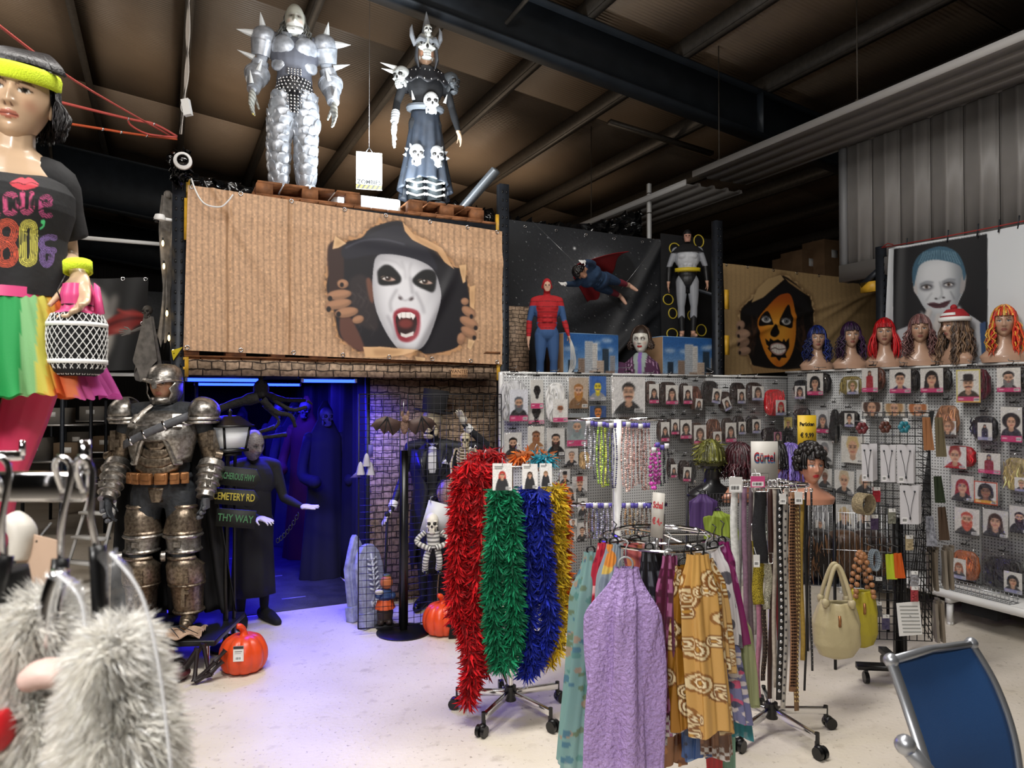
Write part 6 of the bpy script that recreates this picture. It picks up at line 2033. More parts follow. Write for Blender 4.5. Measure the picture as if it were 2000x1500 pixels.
def clown(x,z,fr,C,bl):
 bl(np.exp(-((np.abs(x)-.03)/.017)**2-((z-.008)/.014)**2)*fr*.95,'#241f20');bl((fr*((np.abs(x)-.03)**2+(z-.0065)**2<.0055**2))*1.,'#d8d4cc')
 bl(fr*((x/.024)**2+((z+.06-x*x*3)/.010)**2<1)*1.,'#9c1f22');bl(fr*(np.abs(np.sin(z*300+x*30))<.2)*(z>.03)*.4,'#8f8a82')
q=MB();add_head(q,(0,-.01,hz+.02),skin='#d6d3c8',paint=clown,S=1.05,long=1.05);q.build('mask',M_SKIN,t,smooth=True)
q=MB();hair(q,(0,.01,hz+.02),r,['#3a2a20','#4a362a','#2c2019'],n=80,length=.09,fringe=False,wave=.008,gap=58,wd=.011,R=(.1,.116,.145));q.build('hair',M_HAIR,t)
# ---- skeleton in tails with a top hat
p=onv(846,1190,5.72);p.z=0
k=p.y/F
H=onv(846,800,5.72).z
t=thing('tailcoat_skeleton','life-size skeleton in a black tailcoat and bow tie tipping a tall top hat','figure',p,facecam(p)-.1)
JA=dict(el=(.27,-.0,.82),wl=(.16,-.06,.925),er=(-.16,.0,.64),wr=(-.20,-.10,.50),sl=(.12,0,.81),sr=(-.12,0,.81),al=(.06,-.02,.045),ar=(-.05,0,.045),head=(-.005,-.04,.93))
V,Q,T,A=figure_mesh(H,JA,k=.9,head=False,hands=(0,0),shoe=.2)
C=tint(len(V),'#14161c');zz=V[:,2]/H
put(C,(np.abs(V[:,0])<.028+.06*np.clip(zz-.72,0,.1))&(V[:,1]<-.02)&(zz>.68)&(zz<.83),'#dcdce0')
skinned('body',V,Q,T,C,vc(.6),t)
q=MB();plate(q,[(.8*H,.115*H,.075*H,0,168),(.7*H,.12*H,.085*H,0,162),(.6*H,.1*H,.08*H,0,170),(.5*H,.115*H,.09*H,0.01,165),(.3*H,.12*H,.1*H,.02,140),(.2*H,.11*H,.1*H,.03,120)][::1],30)
q.V[0][:,1]*=-1 if False else 1
q.M=None;q.build('back_coat',mat('navy_coat','#12141c',.6),t,smooth=True,solid=.006).rotation_euler=(0,0,PI)
for s in(-1,1):
 q=MB();q.prism([(s*.02*H,.62*H),(s*.06*H,.8*H),(s*.085*H,.78*H),(s*.07*H,.73*H),(s*.085*H,.72*H)],.012,M=Matrix.Translation((0,-.082*H,0)));q.build('lapel',mat('black_satin','#1b1d26',.3),t)
 q=MB();q.prism([(0,.822*H),(s*.035*H,.84*H),(s*.035*H,.805*H)],.016,M=Matrix.Translation((0,-.085*H,0)));q.build('bow_tie',M_BLACK,t)
q=MB();q.prism([(.05*H,.735*H),(.085*H,.728*H),(.07*H,.755*H)],.006,M=Matrix.Translation((0,-.094*H,0)));q.build('pocket_square',M_WHITE,t)
q=MB();skull(q,A['head']+(0,-.03,.0),.235,col='#b9ac90',R=Euler((0,0,-.5)).to_matrix(),jaw=.05);q.build('skull',M_BONE,t,smooth=40)
for s in(-1,1):
 q=MB();e=A['head']+np.array(Euler((0,0,-.5)).to_matrix()@Vector((s*.13*.235,-.335*.235,.06*.235)))+(0,-.03,0);q.ell(e,.015,10,8);q.build('glowing_eye',mat('eye_glow',(.55,.75,1.),.3,emit=2.5),t)
hb=A['head']+(.01,.02,.085)
q=MB();q.M=Matrix.Translation(tuple(hb))@Matrix.Rotation(.14,4,'Y');q.lathe([(.001,.2),(.108,.2),(.104,.1),(.095,.02),(.15,.012),(.165,.025),(.165,.016),(.1,.0),(.001,.0)],28);q.build('top_hat',mat('black_felt','#17171a',.85),t,smooth=40)
for s,hd_,nn in((1,(-.3,-.2,.9),(-.5,-.6,0)),(-1,(-.4,-.6,-.6),(.3,-.2,-.8))):
 w,e=A['wl' if s>0 else 'wr'],A['el' if s>0 else 'er']
 q=MB();hand(q,w,hd_,nn,.17,side=s,curl=.45,spread=.2);V,Q,T=remesh(q,.006);skinned('glove',V,Q,T,hx('#c9c4b4'),vc(.6),t)
 q=MB();q.tube([w*.9+e*.1,w*.72+e*.28],.036,14,col='#dedee2');q.build('cuff',M_WHITE,t,smooth=40)
q=MB();w=A['wr']+(-.02,-.06,-.02);q.cyl(w,(w[0]-.02,w[1]-.04,.01),.011,8);q.ell(w,.024,10,8);q.build('cane',mat('black_felt','#17171a',.85),t)
for s in(-1,1):
 q=MB();an=A['al' if s>0 else 'ar'];limb(q,[an+(0,.03,-.035),an+(s*.02,-.08,-.035),an+(s*.035,-.2,-.04)],[.045,.045,.03]);q.ell(an+(s*.03,-.15,-.025),(.035,.06,.03),10,6);q.build('spat_shoe',M_WHITE if s>0 else M_BLACK,t,smooth=True)
 # ---- grey-faced butler by the passage
p=G(494,1212)
H=W(472,838,p.y).z/1.0
t=thing('butler_figure','grey-faced butler figure in a long black coat holding out one open white hand','figure',p,facecam(p)+.25)
JA=dict(el=(.15,-.02,.63),wl=(.20,-.16,.60),er=(-.13,.02,.62),wr=(-.02,-.16,.56),head=(-.02,-.06,.92))
V,Q,T,A=figure_mesh(H,JA,k=1.05,head=False,hands=(0,0),shoe=.5)
skinned('body',V,Q,T,hx('#0f0f12'),M_CLOTH,t)
def dead(x,z,fr,C,bl):
 bl(fr*(np.abs(np.sin(z*190+np.abs(x)*60))<.25)*.5,'#3a3634');bl(np.exp(-((np.abs(x)-.03)/.016)**2-((z-.006)/.012)**2)*fr*.8,'#1d1a1a')
q=MB();add_head(q,A['head'],skin='#7d7674',lip='#4f4846',paint=dead,R=Euler((.2,0,.4)).to_matrix());q.build('head',M_SKIN,t,smooth=True)
for s,hd_,nn in((1,(.55,-.6,-.05),(0,-.3,.9)),(-1,(.5,-.8,-.1),(0,.2,-1))):
 q=MB();hand(q,A['wl' if s>0 else 'wr'],hd_,nn,.175,side=s,curl=.15 if s>0 else.5,spread=.24);V,Q,T=remesh(q,.006);skinned('hand',V,Q,T,hx('#cfcac6'),vc(.5),t)
q=MB();S,Tt=np.meshgrid(np.linspace(0,2*PI,60),np.linspace(0,1,12));P=np.stack([(.12+.05*Tt)*np.cos(S)*(1+.05*np.sin(S*8)*Tt),(.085+.05*Tt)*np.sin(S)*(1+.05*np.sin(S*8)*Tt),.8*H-Tt*.66*H],-1);q.grid(P);q.build('long_coat',mat('black_coat','#0d0d10',.8),t,smooth=True,solid=.005)
q=MB();c=A['wl']+np.array((-.03,-.02,-.06))
for i in range(14):
 a=np.linspace(0,2*PI,8,endpoint=False);o=c+np.array((-.012*i,.0,-.022*i+.0006*i*i));q.tube(np.stack([.012*np.cos(a)*(i%2)+o[0],.012*np.cos(a)*(1-i%2)+o[1],.018*np.sin(a)+o[2]],-1),.003,5,closed=True)
q.build('chain',M_STEEL,t)
# ---- lamp post with painted direction boards
p=G(446,1268);k=p.y/F
t=thing('lamp_signpost','black lamp post with white lantern panes and three green lettered road boards','signpost',p,facecam(p))
zz_=lambda py:W(447,py,p.y).z
q=MB();q.cyl((-.02,0,0),(-.02,0,zz_(880)),.018,12);q.cyl((.04,.0,0),(.04,0,zz_(880)),.012,10);q.lathe([(.12,0),(.12,.02),(.05,.04),(.02,.1)],20);q.build('post',M_BLACK,t,smooth=40)
lw=27*k;z0,z1=zz_(877),zz_(833)
q=MB()
for sx in(-1,1):
 for sy in(-1,1):
  q.bar((sx*lw*.78,sy*lw*.78,z0),(sx*lw,sy*lw,z1),.012,.012)
q.box((0,0,z0-.006),(lw*1.9,lw*1.9,.02));q.box((0,0,z0-.03),(lw*1.2,lw*1.2,.03));q.box((0,0,z1+.005),(lw*2.5,lw*2.5,.016));q.add([(sx*lw*1.2,sy*lw*1.2,z1+.01)for sx,sy in((-1,-1),(1,-1),(1,1),(-1,1))]+[(sx*lw*.45,sy*lw*.45,z1+.075)for sx,sy in((-1,-1),(1,-1),(1,1),(-1,1))],[(0,1,5,4),(1,2,6,5),(2,3,7,6),(3,0,4,7),(4,5,6,7)]);q.lathe([(.015,0),(.012,.02),(.018,.03),(.002,.05)],10,c=(0,0,z1+.075));q.build('lantern_frame',M_BLACK,t)
t.rotation_euler.z+=.5
for i in range(4):
 a=i*PI/2;q=MB();R=Matrix.Rotation(a,3,'Z')
 V=[R@Vector((x*w_,-w_,z))for z,w_ in((z0+.01,lw*.77),(z1-.005,lw*.97))for x in(-.93,.93)]
 q.add([tuple(v)for v in V],[(0,1,3,2)]);q.build('lantern_pane',mat('opal_pane','#d4d6d8',.4,emit=.12),t,solid=.004)
M_BOARD=mat('black_board','#0f120f',.7,bump=.3)
for i,(px,py,w,h,tx,col,rz)in enumerate(((457,931,78,36,'TREACHEROUS HWY','#3f6e4a',-.12),(457,971,70,30,'CEMETERY RD','#a89a3a',-.08),(460,1013,72,34,'THY WAY','#3f6e4a',-.10))):
 c=W(px,py,p.y-.1)-p;L=Matrix.Rotation(-t.rotation_euler.z,3,'Z')@c
 q=MB();b=MB();q.prism([(-w*k/2,-h*k/2),(w*k/2,-h*k/2),(w*k/2+(.04 if i<2 else 0),0),(w*k/2,h*k/2),(-w*k/2,h*k/2)],.02)
 o=q.build('board',M_BOARD,t,loc=tuple(L));o.rotation_euler=(0,-rz,-t.rotation_euler.z+.1)
 text(tx,.062 if i==0 else.07,mat('paint_'+col[1:],col,.7),o,(0,-.002,0),depth=.001,bold=.001,sx=(.47,.62,.74)[i])
 # ---- withered hanging figure with branch-like arms
p=onv(510,760,5.85)
t=thing('withered_figure','black withered figure with branch-like arms hung at the top of the blue passage','figure',p,TH)
q=MB();k=p.y/F;r=np.random.default_rng(8)
def px_(x,y):return np.array(((x-510)*k/.92,r.normal()*.03,(760-y)*k))
for P,r0 in(([(505,702),(508,740),(512,775)],.03),([(505,775),(460,790),(428,802),(424,790)],.045),([(512,765),(545,780),(590,782)],.03),([(512,780),(535,805),(560,812),(570,835)],.03),([(535,835),(500,845),(450,852)],.022),([(555,850),(500,856),(452,862)],.02),([(515,790),(540,820),(532,838)],.02),([(590,783),(600,790)],.012),([(520,770),(560,800),(590,795)],.025)):
 L=curve_pts([px_(*a)for a in P],5);q.tube(L,np.linspace(r0,r0*.45,len(L))*r.uniform(.8,1.2,len(L)),8)
q.ell((0,0,.0),(.06,.06,.075),12,8);q.build('withered_body',mat('charred_bark','#15130f',.9,noise=.5,nscale=30,bump=1,bscale=50),t)
# ---- bodies in the dark of the passage
r=np.random.default_rng(31)
for i,(u,v,h,c,lab)in enumerate(((1.42,7.1,1.7,'#16161c','black hooded robe figure nearest the mouth of the passage'),(1.4,8.0,1.75,'#4a1016','dark red robed figure against the right curtain of the passage'),(1.4,8.8,1.7,'#3a3a44','grey robed figure halfway down the passage'),(1.35,9.7,1.7,'#15151c','black robed figure far down the right side of the passage'),(.5,10.6,1.7,'#24242c','robed figure at the far end of the passage'),(1.0,10.7,1.6,'#3a3a4a','pale robed figure in the far right corner of the passage'),(.14,9.6,1.7,'#22222a','robed figure against the left curtain deep in the passage'))):
 t=thing('robed_figure',lab,'figure',SV(u,v,0),TH+r.uniform(-.6,.2),'robed figures in the passage')
 q=MB();S,Tt=np.meshgrid(np.linspace(0,2*PI,40),np.linspace(0,1,20));rr=np.interp(Tt,[0,.06,.12,.2,.5,1],[.02,.08,.07,.17,.17,.24]);P=np.stack([rr*np.cos(S)*(1+.08*np.sin(S*8)*Tt),rr*.6*np.sin(S)*(1+.08*np.sin(S*8)*Tt),h*(1-Tt)*1+.01],-1);q.grid(P);q.build('robe',mat('robe_'+c[1:],c,.85),t,smooth=True)
 q=MB();skull(q,(0,-.05,h-.15),.19,col='#4a4850');q.build('skull',M_BONE,t,smooth=40)
 for s in(-1,1):
  q=MB();limb(q,[(s*.16,0,h*.8),(s*.24,-.06,h*.6),(s*.17,-.24,h*.56)],[.05,.05,.06]);q.build('sleeve',mat('robe_'+c[1:],c,.85),t,smooth=True)
  # ---- skeletons and hanging ghouls
def skeleton(t,col,H,arms,legs,rot=None,name='bones',sc=1.25):
 """small full skeleton standing/hanging in local space, z up from the feet"""
 q=MB();skull(q,(0,-.02*H,.92*H),.145*H*sc,col=col);q.build('skull',M_BONE,t,smooth=40)
 q=MB();ribs(q,(0,0,.72*H),.1*H,.26*H,.055*H,col);q.tube([(0,.035*H,.6*H),(0,.02*H,.5*H)],.016*H,6,col=col)
 for s in(-1,1):
  q.ell((s*.045*H,.01*H,.52*H),(.05*H,.02*H,.045*H),10,6,col=col);q.tube([(0,-.03*H,.82*H),(s*.12*H,0,.82*H)],.012*H,6,col=col)
 q.build('ribcage',M_BONE,t,smooth=40)
 for L,nm in((arms,'arm'),(legs,'leg')):
  for P in L:
   q=MB();P=[np.array(x)*H for x in P]
   for a,b in zip(P[:-1],P[1:]):bone(q,a,b,.013*H,col)
   for k in range(4):
    q.tube([P[-1],P[-1]+np.array(((k-1.5)*.014,-.02 if nm=='arm' else-.07,-.07 if nm=='arm' else-.01))*H],.006*H,5,col=col)
   q.build(nm,M_BONE,t,smooth=40)
p=onv(908,1010,5.35);k=p.y/F
hz=150*k
t=thing('hanging_skeleton','cream plastic skeleton hanging on a hook beside the tailcoat figure','skeleton',p,facecam(p))
skeleton(t,'#c9bd9c',hz*1.08,[[(.12,0,.82),(.17,0,.64),(.18,-.04,.5)],[(-.12,0,.82),(-.17,0,.64),(-.16,-.04,.5)]],[[(.05,0,.5),(.06,-.02,.28),(.06,0,.05)],[(-.05,0,.5),(-.06,-.02,.28),(-.06,0,.05)]])
q=MB();q.tube([(0,0,hz*1.0+.02),(0,0,hz*1.0+.09),(.015,0,hz+.11),(.03,0,hz+.09)],.003,6);q.build('hook',M_WIRE,t)
p=onv(846,1118,5.1);k=p.y/F
t=thing('striped_skeleton','small white skull doll in black and white striped suit on a white card','toy',p,facecam(p))
hz=112*k
q=MB();skull(q,(-.01,-.05,hz*.86),hz*.34,col='#d9d4c6');q.build('skull',M_BONE,t,smooth=40)
def stripes(P,r0):
 q=MB();L=curve_pts(P,10);n_=len(L);cc=np.array([hx('#d9d7d0')if i%2 else hx('#3a3a3c')for i in range(n_)]);q.tube(L,r0,9,col=cc);return q
for P,nm,r0 in(([(0,-.03,hz*.74),(0,-.03,hz*.45)],'torso',.05),([(.06,-.03,hz*.72),(.12,-.05,hz*.56),(.02,-.08,hz*.46)],'arm',.02),([(-.06,-.03,hz*.72),(-.12,-.05,hz*.56),(-.02,-.08,hz*.44)],'arm',.02),([(.03,-.03,hz*.45),(.045,-.06,hz*.25),(.04,-.03,.03)],'leg',.024),([(-.03,-.03,hz*.45),(-.055,-.06,hz*.25),(-.06,-.03,.02)],'leg',.024)):
 stripes(P,r0).build(nm,vc(.8),t,smooth=True)
for s in(-1,1):
 q=MB();q.ell((s*.05,-.05,.012),(.022,.04,.018),10,6);q.build('shoe',M_BLACK,t,smooth=True)
q=MB();q.box((.03,.01,hz*.92),(.2,.004,hz*.56),R=Euler((0,.28,0)).to_matrix());q.build('white_card',mat('card_white','#c4c4c6',.5),t)
q=MB();q.tube([(-.02,0,hz*1.2),(-.02,0,hz*1.3),(0,0,hz*1.32)],.003,5);q.build('hook',M_WIRE,t)
p=onv(872,1200,5.4);p.z=W(872,1195,p.y).z
t=thing('hanging_ghoul','ghoul with a screaming wrinkled face in a black robe hanging behind the red boas','figure',p,facecam(p))
k=p.y/F;hz=255*k
q=MB();S,Tt=np.meshgrid(np.linspace(0,2*PI,50),np.linspace(0,1,20));rr=np.interp(Tt,[0,.1,.2,1],[.03,.1,.14,.15]);q.grid(np.stack([rr*np.cos(S)*(1+.07*np.sin(S*7)),.6*rr*np.sin(S)*(1+.07*np.sin(S*7)),(hz*.82)*(1-Tt)],-1));q.build('robe',M_MATTE,t,smooth=True)
def ghoul(x,z,fr,C,bl):
 bl(fr*(np.abs(np.sin(z*160+x*90))<.3)*.4,'#5a3a34');bl(np.exp(-((np.abs(x)-.03)/.014)**2-((z-.006)/.01)**2)*fr*.8,'#2a1414');bl(fr*((x/.02)**2+((z+.068)/.026)**2<1)*1.,'#2a1010')
q=MB();add_head(q,(0,-.03,hz*.9),skin='#9a8078',paint=ghoul,S=.95,R=Euler((0,.1,.5)).to_matrix());q.build('head',M_SKIN,t,smooth=True)
q=MB();hair(q,(0,0,hz*.9),r,['#1a1210','#241a16'],n=40,length=.12,fringe=False,wave=.02,gap=80,wd=.006,S=.9);q.build('hair',M_HAIR,t)
q=MB();q.box((-.02,-.12,hz*.68),(.05,.004,.07));q.build('price_tag',M_WHITE,t)
for s in(-1,1):
 q=MB();limb(q,[(s*.12,0,hz*.72),(s*.16,-.03,hz*.5),(s*.12,-.08,hz*.36)],[.045,.045,.055]);q.build('sleeve',M_MATTE,t,smooth=True)
 q=MB();q.tube(curve_pts([(s*.05,-.1,hz*.4),(s*.07,-.11,hz*.2),(s*.06,-.1,hz*.02)],4),.006,5);q.build('cord',mat('jute_cord','#8a7256',.9),t)
p=G(352,1336);k=p.y/F
t=thing('crouching_skeleton','dark red skeleton sitting with raised knees on the floor below the display stand','skeleton',p,.1)
cr='#4a1f22';cb='#1d1315'
q=MB();skull(q,(-.10,.02,.13),.16,col=cr,R=Euler((0,0,-.1)).to_matrix());q.build('skull',vc(.45),t,smooth=40)
q=MB();q.ell((-.08,.06,.045),(.12,.1,.045),14,8,col=cr);ribs(q,(-.08,.1,.06),.08,.1,.05,cb,4);q.build('ribcage',vc(.5),t,smooth=40)
for P in([(-.02,.02,.04),(.09,.03,.2),(.09,-.02,.02)],[(.0,.06,.05),(.11,.08,.21),(.16,.04,.02)],[(.09,-.02,.02),(.2,.02,.12),(.25,.05,.18)],[(.1,-.02,.02),(.18,.0,.06),(.24,.03,.12)]):
 q=MB()
 for a,b in zip(P[:-1],P[1:]):bone(q,a,b,.014,cb)
 q.build('limb',vc(.5),t,smooth=40)
 # ---- pumpkins
M_PUMP=mat('pumpkin_orange','#d9481c',.35,noise=.06)
def pumpkin(px,py,rpx,label,rz):
 p=G(px,py);k=p.y/F;R_=rpx*k
 p.y+=R_*.5
 t=thing('pumpkin',label,'pumpkin',p,rz,'plastic pumpkins')
 q=MB();prof=[(.03,.02),(.25,.005),(.5,0),(.8,.12),(.96,.42),(1.0,.75),(.93,1.1),(.72,1.42),(.45,1.56),(.2,1.57),(.05,1.5)]
 q.lathe(np.array([(a*R_,b*R_)for a,b in curve_pts(prof,3)]),96,lob=10,lobamp=.12);q.build('shell',M_PUMP,t,smooth=True)
 q=MB();q.tube(curve_pts([(0,0,1.48*R_),(-.02*R_,0,1.75*R_),(-.1*R_,-.02,1.95*R_),(-.26*R_,-.03,2.0*R_)],4),np.array([.22,.2,.17,.15,.14,.14,.14,.13,.13,.13,.12,.12,.1])*R_,10);q.build('stem',M_PUMP,t,smooth=True)
 return t,R_
t,R_=pumpkin(467,1318,45,'orange plastic pumpkin with a white price label beside the display stand',.15)
cv=Canvas(0,0,20,30,20,30,'#e2e0da');cv.rect(0,0,20,6,'#26262a');cv.rect(3,10,17,11.5,'#555555');cv.rect(3,14,15,15,'#777777');bars(cv,4,20,16,28,r)
q=MB();panel_print(q,.062,.095,cv,.002);o=q.build('price_label',M_PRINT,t);o.location=(.0,-R_*1.01,R_*.75)
t,R_=pumpkin(862,1243,38,'orange plastic pumpkin with a black cat cut-out beside the wire grid stand',.2)
q=MB();q.prism([(-.03,0),(.03,0),(.025,.09),(.05,.1),(.02,.13),(.03,.17),(.01,.155),(-.01,.155),(-.02,.17),(-.02,.12),(-.05,.09),(-.02,.08)],.01,M=Matrix.Translation((.06,-R_*1.03,.005)));q.build('cat_cutout',M_MATTE,t)
# ---- tombstones
M_TOMB=mat('foam_stone','#8f93b0',.85,noise=.3,nscale=18,bump=.6,bscale=30)
for px,py,w,h,ln,lab,pts in((712,1208,.17,.66,.14,'pointed grey foam tombstone with a skull leaning at the passage edge',[(-.5,0),(.5,0),(.5,.62),(.36,.74),(.3,.8),(.1,.96),(0,1),(-.1,.96),(-.3,.8),(-.36,.74),(-.5,.62)]),(738,1221,.18,.62,.16,'round-topped grey foam tombstone with carved ribs leaning beside the pointed one',[(-.5,0),(.5,0),(.5,.7),(.4,.88),(.2,.98),(0,1),(-.2,.98),(-.4,.88),(-.5,.7)])):
 p=G(px,py)
 t=thing('tombstone',lab,'tombstone',p,rot=(-ln,0,TH+.55),group='foam tombstones')
 q=MB();q.prism([(x*w*1.5,z*h)for x,z in pts],.05);q.build('slab',M_TOMB,t,bevel=.008)
 q=MB();q.prism([(x*w*1.2,.07*h+z*h*.85)for x,z in pts],.012,M=Matrix.Translation((0,-.006,0)));q.build('raised_panel',M_TOMB,t,bevel=.004)
 q=MB();q.box((0,.02,.06),(w*1.7,.08,.12));q.build('base_block',M_TOMB,t,bevel=.01)
 if 'skull' in lab:
  q=MB();skull(q,(0,-.0,h*.72),.13,col='#9a9eb4');q.build('carved_skull',M_BONE,t,smooth=40)
  text('RIP',.09,mat('carved_letters','#c4c8da',.8),t,(0,-.012,h*.42),depth=.006)
 else:
  q=MB()
  for i in range(7):
   for s in(-1,1):q.tube([(0,-.012,h*(.42+.06*i)),(s*.05,-.016,h*(.46+.06*i))],.008,5)
  q.tube([(0,-.014,h*.36),(0,-.014,h*.88)],.009,6);q.build('carved_ribs',mat('carved_letters','#c4c8da',.8),t)
  text('RIP',.08,mat('carved_letters','#c4c8da',.8),t,(0,-.012,h*.27),depth=.006)
p=G(752,1226)
t=thing('pumpkin_figurine','small pumpkin-headed figurine in blue jacket and orange skirt on a round black base','figurine',p,facecam(p))
for nm,col,parts in(('base','#141416',[('l',[(.07,0),(.07,.025),(.05,.035),(.001,.035)],0)]),('boots','#2a1c16',[('e',(-.03,-.03,.055),(.03,.042,.025)),('e',(.03,-.03,.055),(.03,.042,.025))]),('trousers','#33241c',[('l',[(.055,.06),(.062,.12),(.055,.17),(.03,.18)],0)]),('skirt','#c9501e',[('l',[(.075,.15),(.06,.2),(.04,.225)],9)]),('jacket','#27406e',[('l',[(.04,.2),(.06,.24),(.05,.28),(.02,.3)],0),('e',(-.05,-.03,.255),(.025,.04,.025)),('e',(.055,-.03,.25),(.025,.04,.025))]),('pumpkin_head','#b9683a',[('e',(.01,-.01,.345),(.048,.045,.052))]),('leaf_cap','#4a5a36',[('e',(.01,0,.395),(.03,.03,.012))]),('white_scroll','#c9c4ba',[('e',(-.045,-.06,.285),(.035,.014,.02))])):
 q=MB()
 for P in parts:
  if P[0]=='l':q.lathe(P[1],24,lob=P[2],lobamp=.15 if P[2]else 0)
  else:q.ell(P[1],P[2],14,10)
 q.build(nm,mat('figurine_'+nm,col,.6),t,smooth=40)
 # ---- wire grid stand with round base
p=G(788,1235);k=p.y/F
t=thing('grid_stand','black wire grid display on a round base before the stone wallpaper','stand',p,TH)
zt=W(788,770,p.y).z
q=MB();q.lathe([(.2,0),(.2,.008),(.18,.016),(.03,.022),(.001,.022)],36);q.build('round_base',M_BLACK,t,smooth=30)
q=MB();q.box((0,0,.68),(.045,.045,1.34));q.build('post',M_BLACK,t)
for a,L,z0,nm in((PI*.93,.30,.05,'side_grid'),(.02,.78,.05,'main_grid')):
 q=MB();d=np.array((math.cos(a),math.sin(a),0))
 nx=int(L/.05)
 for i in range(nx+1):q.cyl(d*(.03+L*i/nx)+(0,0,z0),d*(.03+L*i/nx)+(0,0,zt),.0022,4)
 z=z0
 while z<=zt+.001:q.cyl(d*.03+(0,0,z),d*(.03+L)+(0,0,z),.0022,4);z+=.05
 q.build(nm,M_BWIRE,t,kind='stuff')
 q=MB()
 for a_,b_ in((d*.03,d*.03),(d*(.03+L),d*(.03+L))):q.cyl(a_+(0,0,z0),b_+(0,0,zt),.005,6)
 for z in(z0,zt):q.cyl(d*.03+(0,0,z),d*(.03+L)+(0,0,z),.005,6)
 q.build('grid_frame',M_BWIRE,t)
p=onv(788,832,5.02)
t=thing('toy_bat','brown furry toy bat with spread ribbed wings hanging on the wire grid','toy',p,TH+.05)
k=p.y/F
q=MB();q.ell((0,-.02,.0),(.03,.03,.06),12,8);q.build('body',mat('bat_fur','#7a6052',.95,noise=.3,nscale=40,bump=.8,bscale=120),t,smooth=True)
q=MB();q.ell((0,-.04,.055),(.028,.026,.026),12,8);q.ell((0,-.07,.048),(.013,.014,.011),8,6);q.build('head',mat('bat_fur','#7a6052',.95),t,smooth=True)
for s in(-1,1):
 q=MB();q.ell((s*.022,-.035,.088),(.012,.006,.024),8,6);q.build('ear',mat('bat_fur','#7a6052',.95),t,smooth=True)
 P=[(0,.03),(.07,.055),(.13,.075),(.20,.05),(.245,-.0),(.22,-.0),(.2,-.03),(.17,-.015),(.14,-.055),(.11,-.03),(.075,-.065),(.03,-.03)]
 q=MB();q.prism([(s*x,z)for x,z in(P if s>0 else P)],.006,M=Matrix.Translation((s*.012,-.02,0)));o=q.build('wing',mat('bat_wing','#4c3a34',.6,bump=.3),t)
 for e in((.20,-.03),(.14,-.055),(.075,-.065)):
  q=MB();q.tube([(s*.13,-.026,.07),(s*(e[0]+.012),-.026,e[1])],[.005,.003],5);q.build('finger_rib',M_MATTE,o)
q=MB();q.cyl((0,.0,.07),(0,0,.18),.002,5);q.build('hanging_wire',M_WIRE,t)
p=onv(716,905,5.2)
t=thing('toy_bats','small white toy ghosts on a purple tag hung at the edge of the passage','toy',p,TH)
for dx,dz in((-.045,-.03),(.03,-.035),(0,.03)):
 q=MB();q.lathe([(.032,-.05),(.026,-.02),(.02,.01),(.012,.035),(.001,.045)],14,c=(dx,0,dz),lob=5,lobamp=.3);q.build('ghost',mat('ghost_cloth','#a9a6b4',.8),t,smooth=True)
q=MB();q.prism([(-.06,-.05),(-.12,-.1),(-.04,-.1)],.006);q.box((.03,0,.09),(.035,.004,.09));q.build('purple_tag',mat('purple_tag','#5048a0',.6),t)
q=MB();q.tube([(.03,0,.13),(.03,0,.16),(.045,0,.17)],.002,4);q.build('hook',M_WIRE,t)
# ====== bagged wigs, beards and photo cards on the boards
rp=np.random.default_rng(99)
def lump(w,h,d,c,cols,seed,strands=26):
 """bundle of hair folded in its bag"""
 q=MB();r=np.random.default_rng(seed)
 S,Tt=np.meshgrid(np.linspace(0,2*PI,26),np.linspace(-PI/2,PI/2,14))
 e=lambda x,k:np.sign(x)*np.abs(x)**k
 w_=1+.05*np.sin(S*5+seed)*np.cos(Tt)+.04*np.sin(Tt*9+seed)
 P=np.stack([w/2*e(np.cos(S),.6)*e(np.cos(Tt),.5)*w_,d/2*e(np.sin(S),.8)*e(np.cos(Tt),.6),h/2*e(np.sin(Tt),.8)],-1)+np.array(c)
 base=np.array(hx(cols[0]))
 sh=(.75+.5*np.abs(np.sin(P[...,:1]*160+30*P[...,2:]+seed)))
 q.grid(P,np.clip(base*sh,0,1),closed=True)
 for i in range(strands):
  x=r.uniform(-.45,.45)*w;z0=r.uniform(-.1,.48)*h;L=r.uniform(.2,.5)*h
  p0=np.array(c)+(x,-d*.46,z0)
  q.tube([p0,p0+(r.normal()*.01,-.006,-L*.5),p0+(r.normal()*.012,.0,-L)],[.004,.006,.003],4,cap=False,col=np.clip(np.array(hx(cols[r.integers(len(cols))]))*r.uniform(.7,1.3),0,1))
 return q
PINK,LIL,NO='#c23a6e','#8f90b4',None
K,B,BR,BL,RE,GY,AU,GI='#161415','#241a16','#4a3124','#b99a5c','#a01a20','#6b6d70','#5a2a1c','#9a5a30'
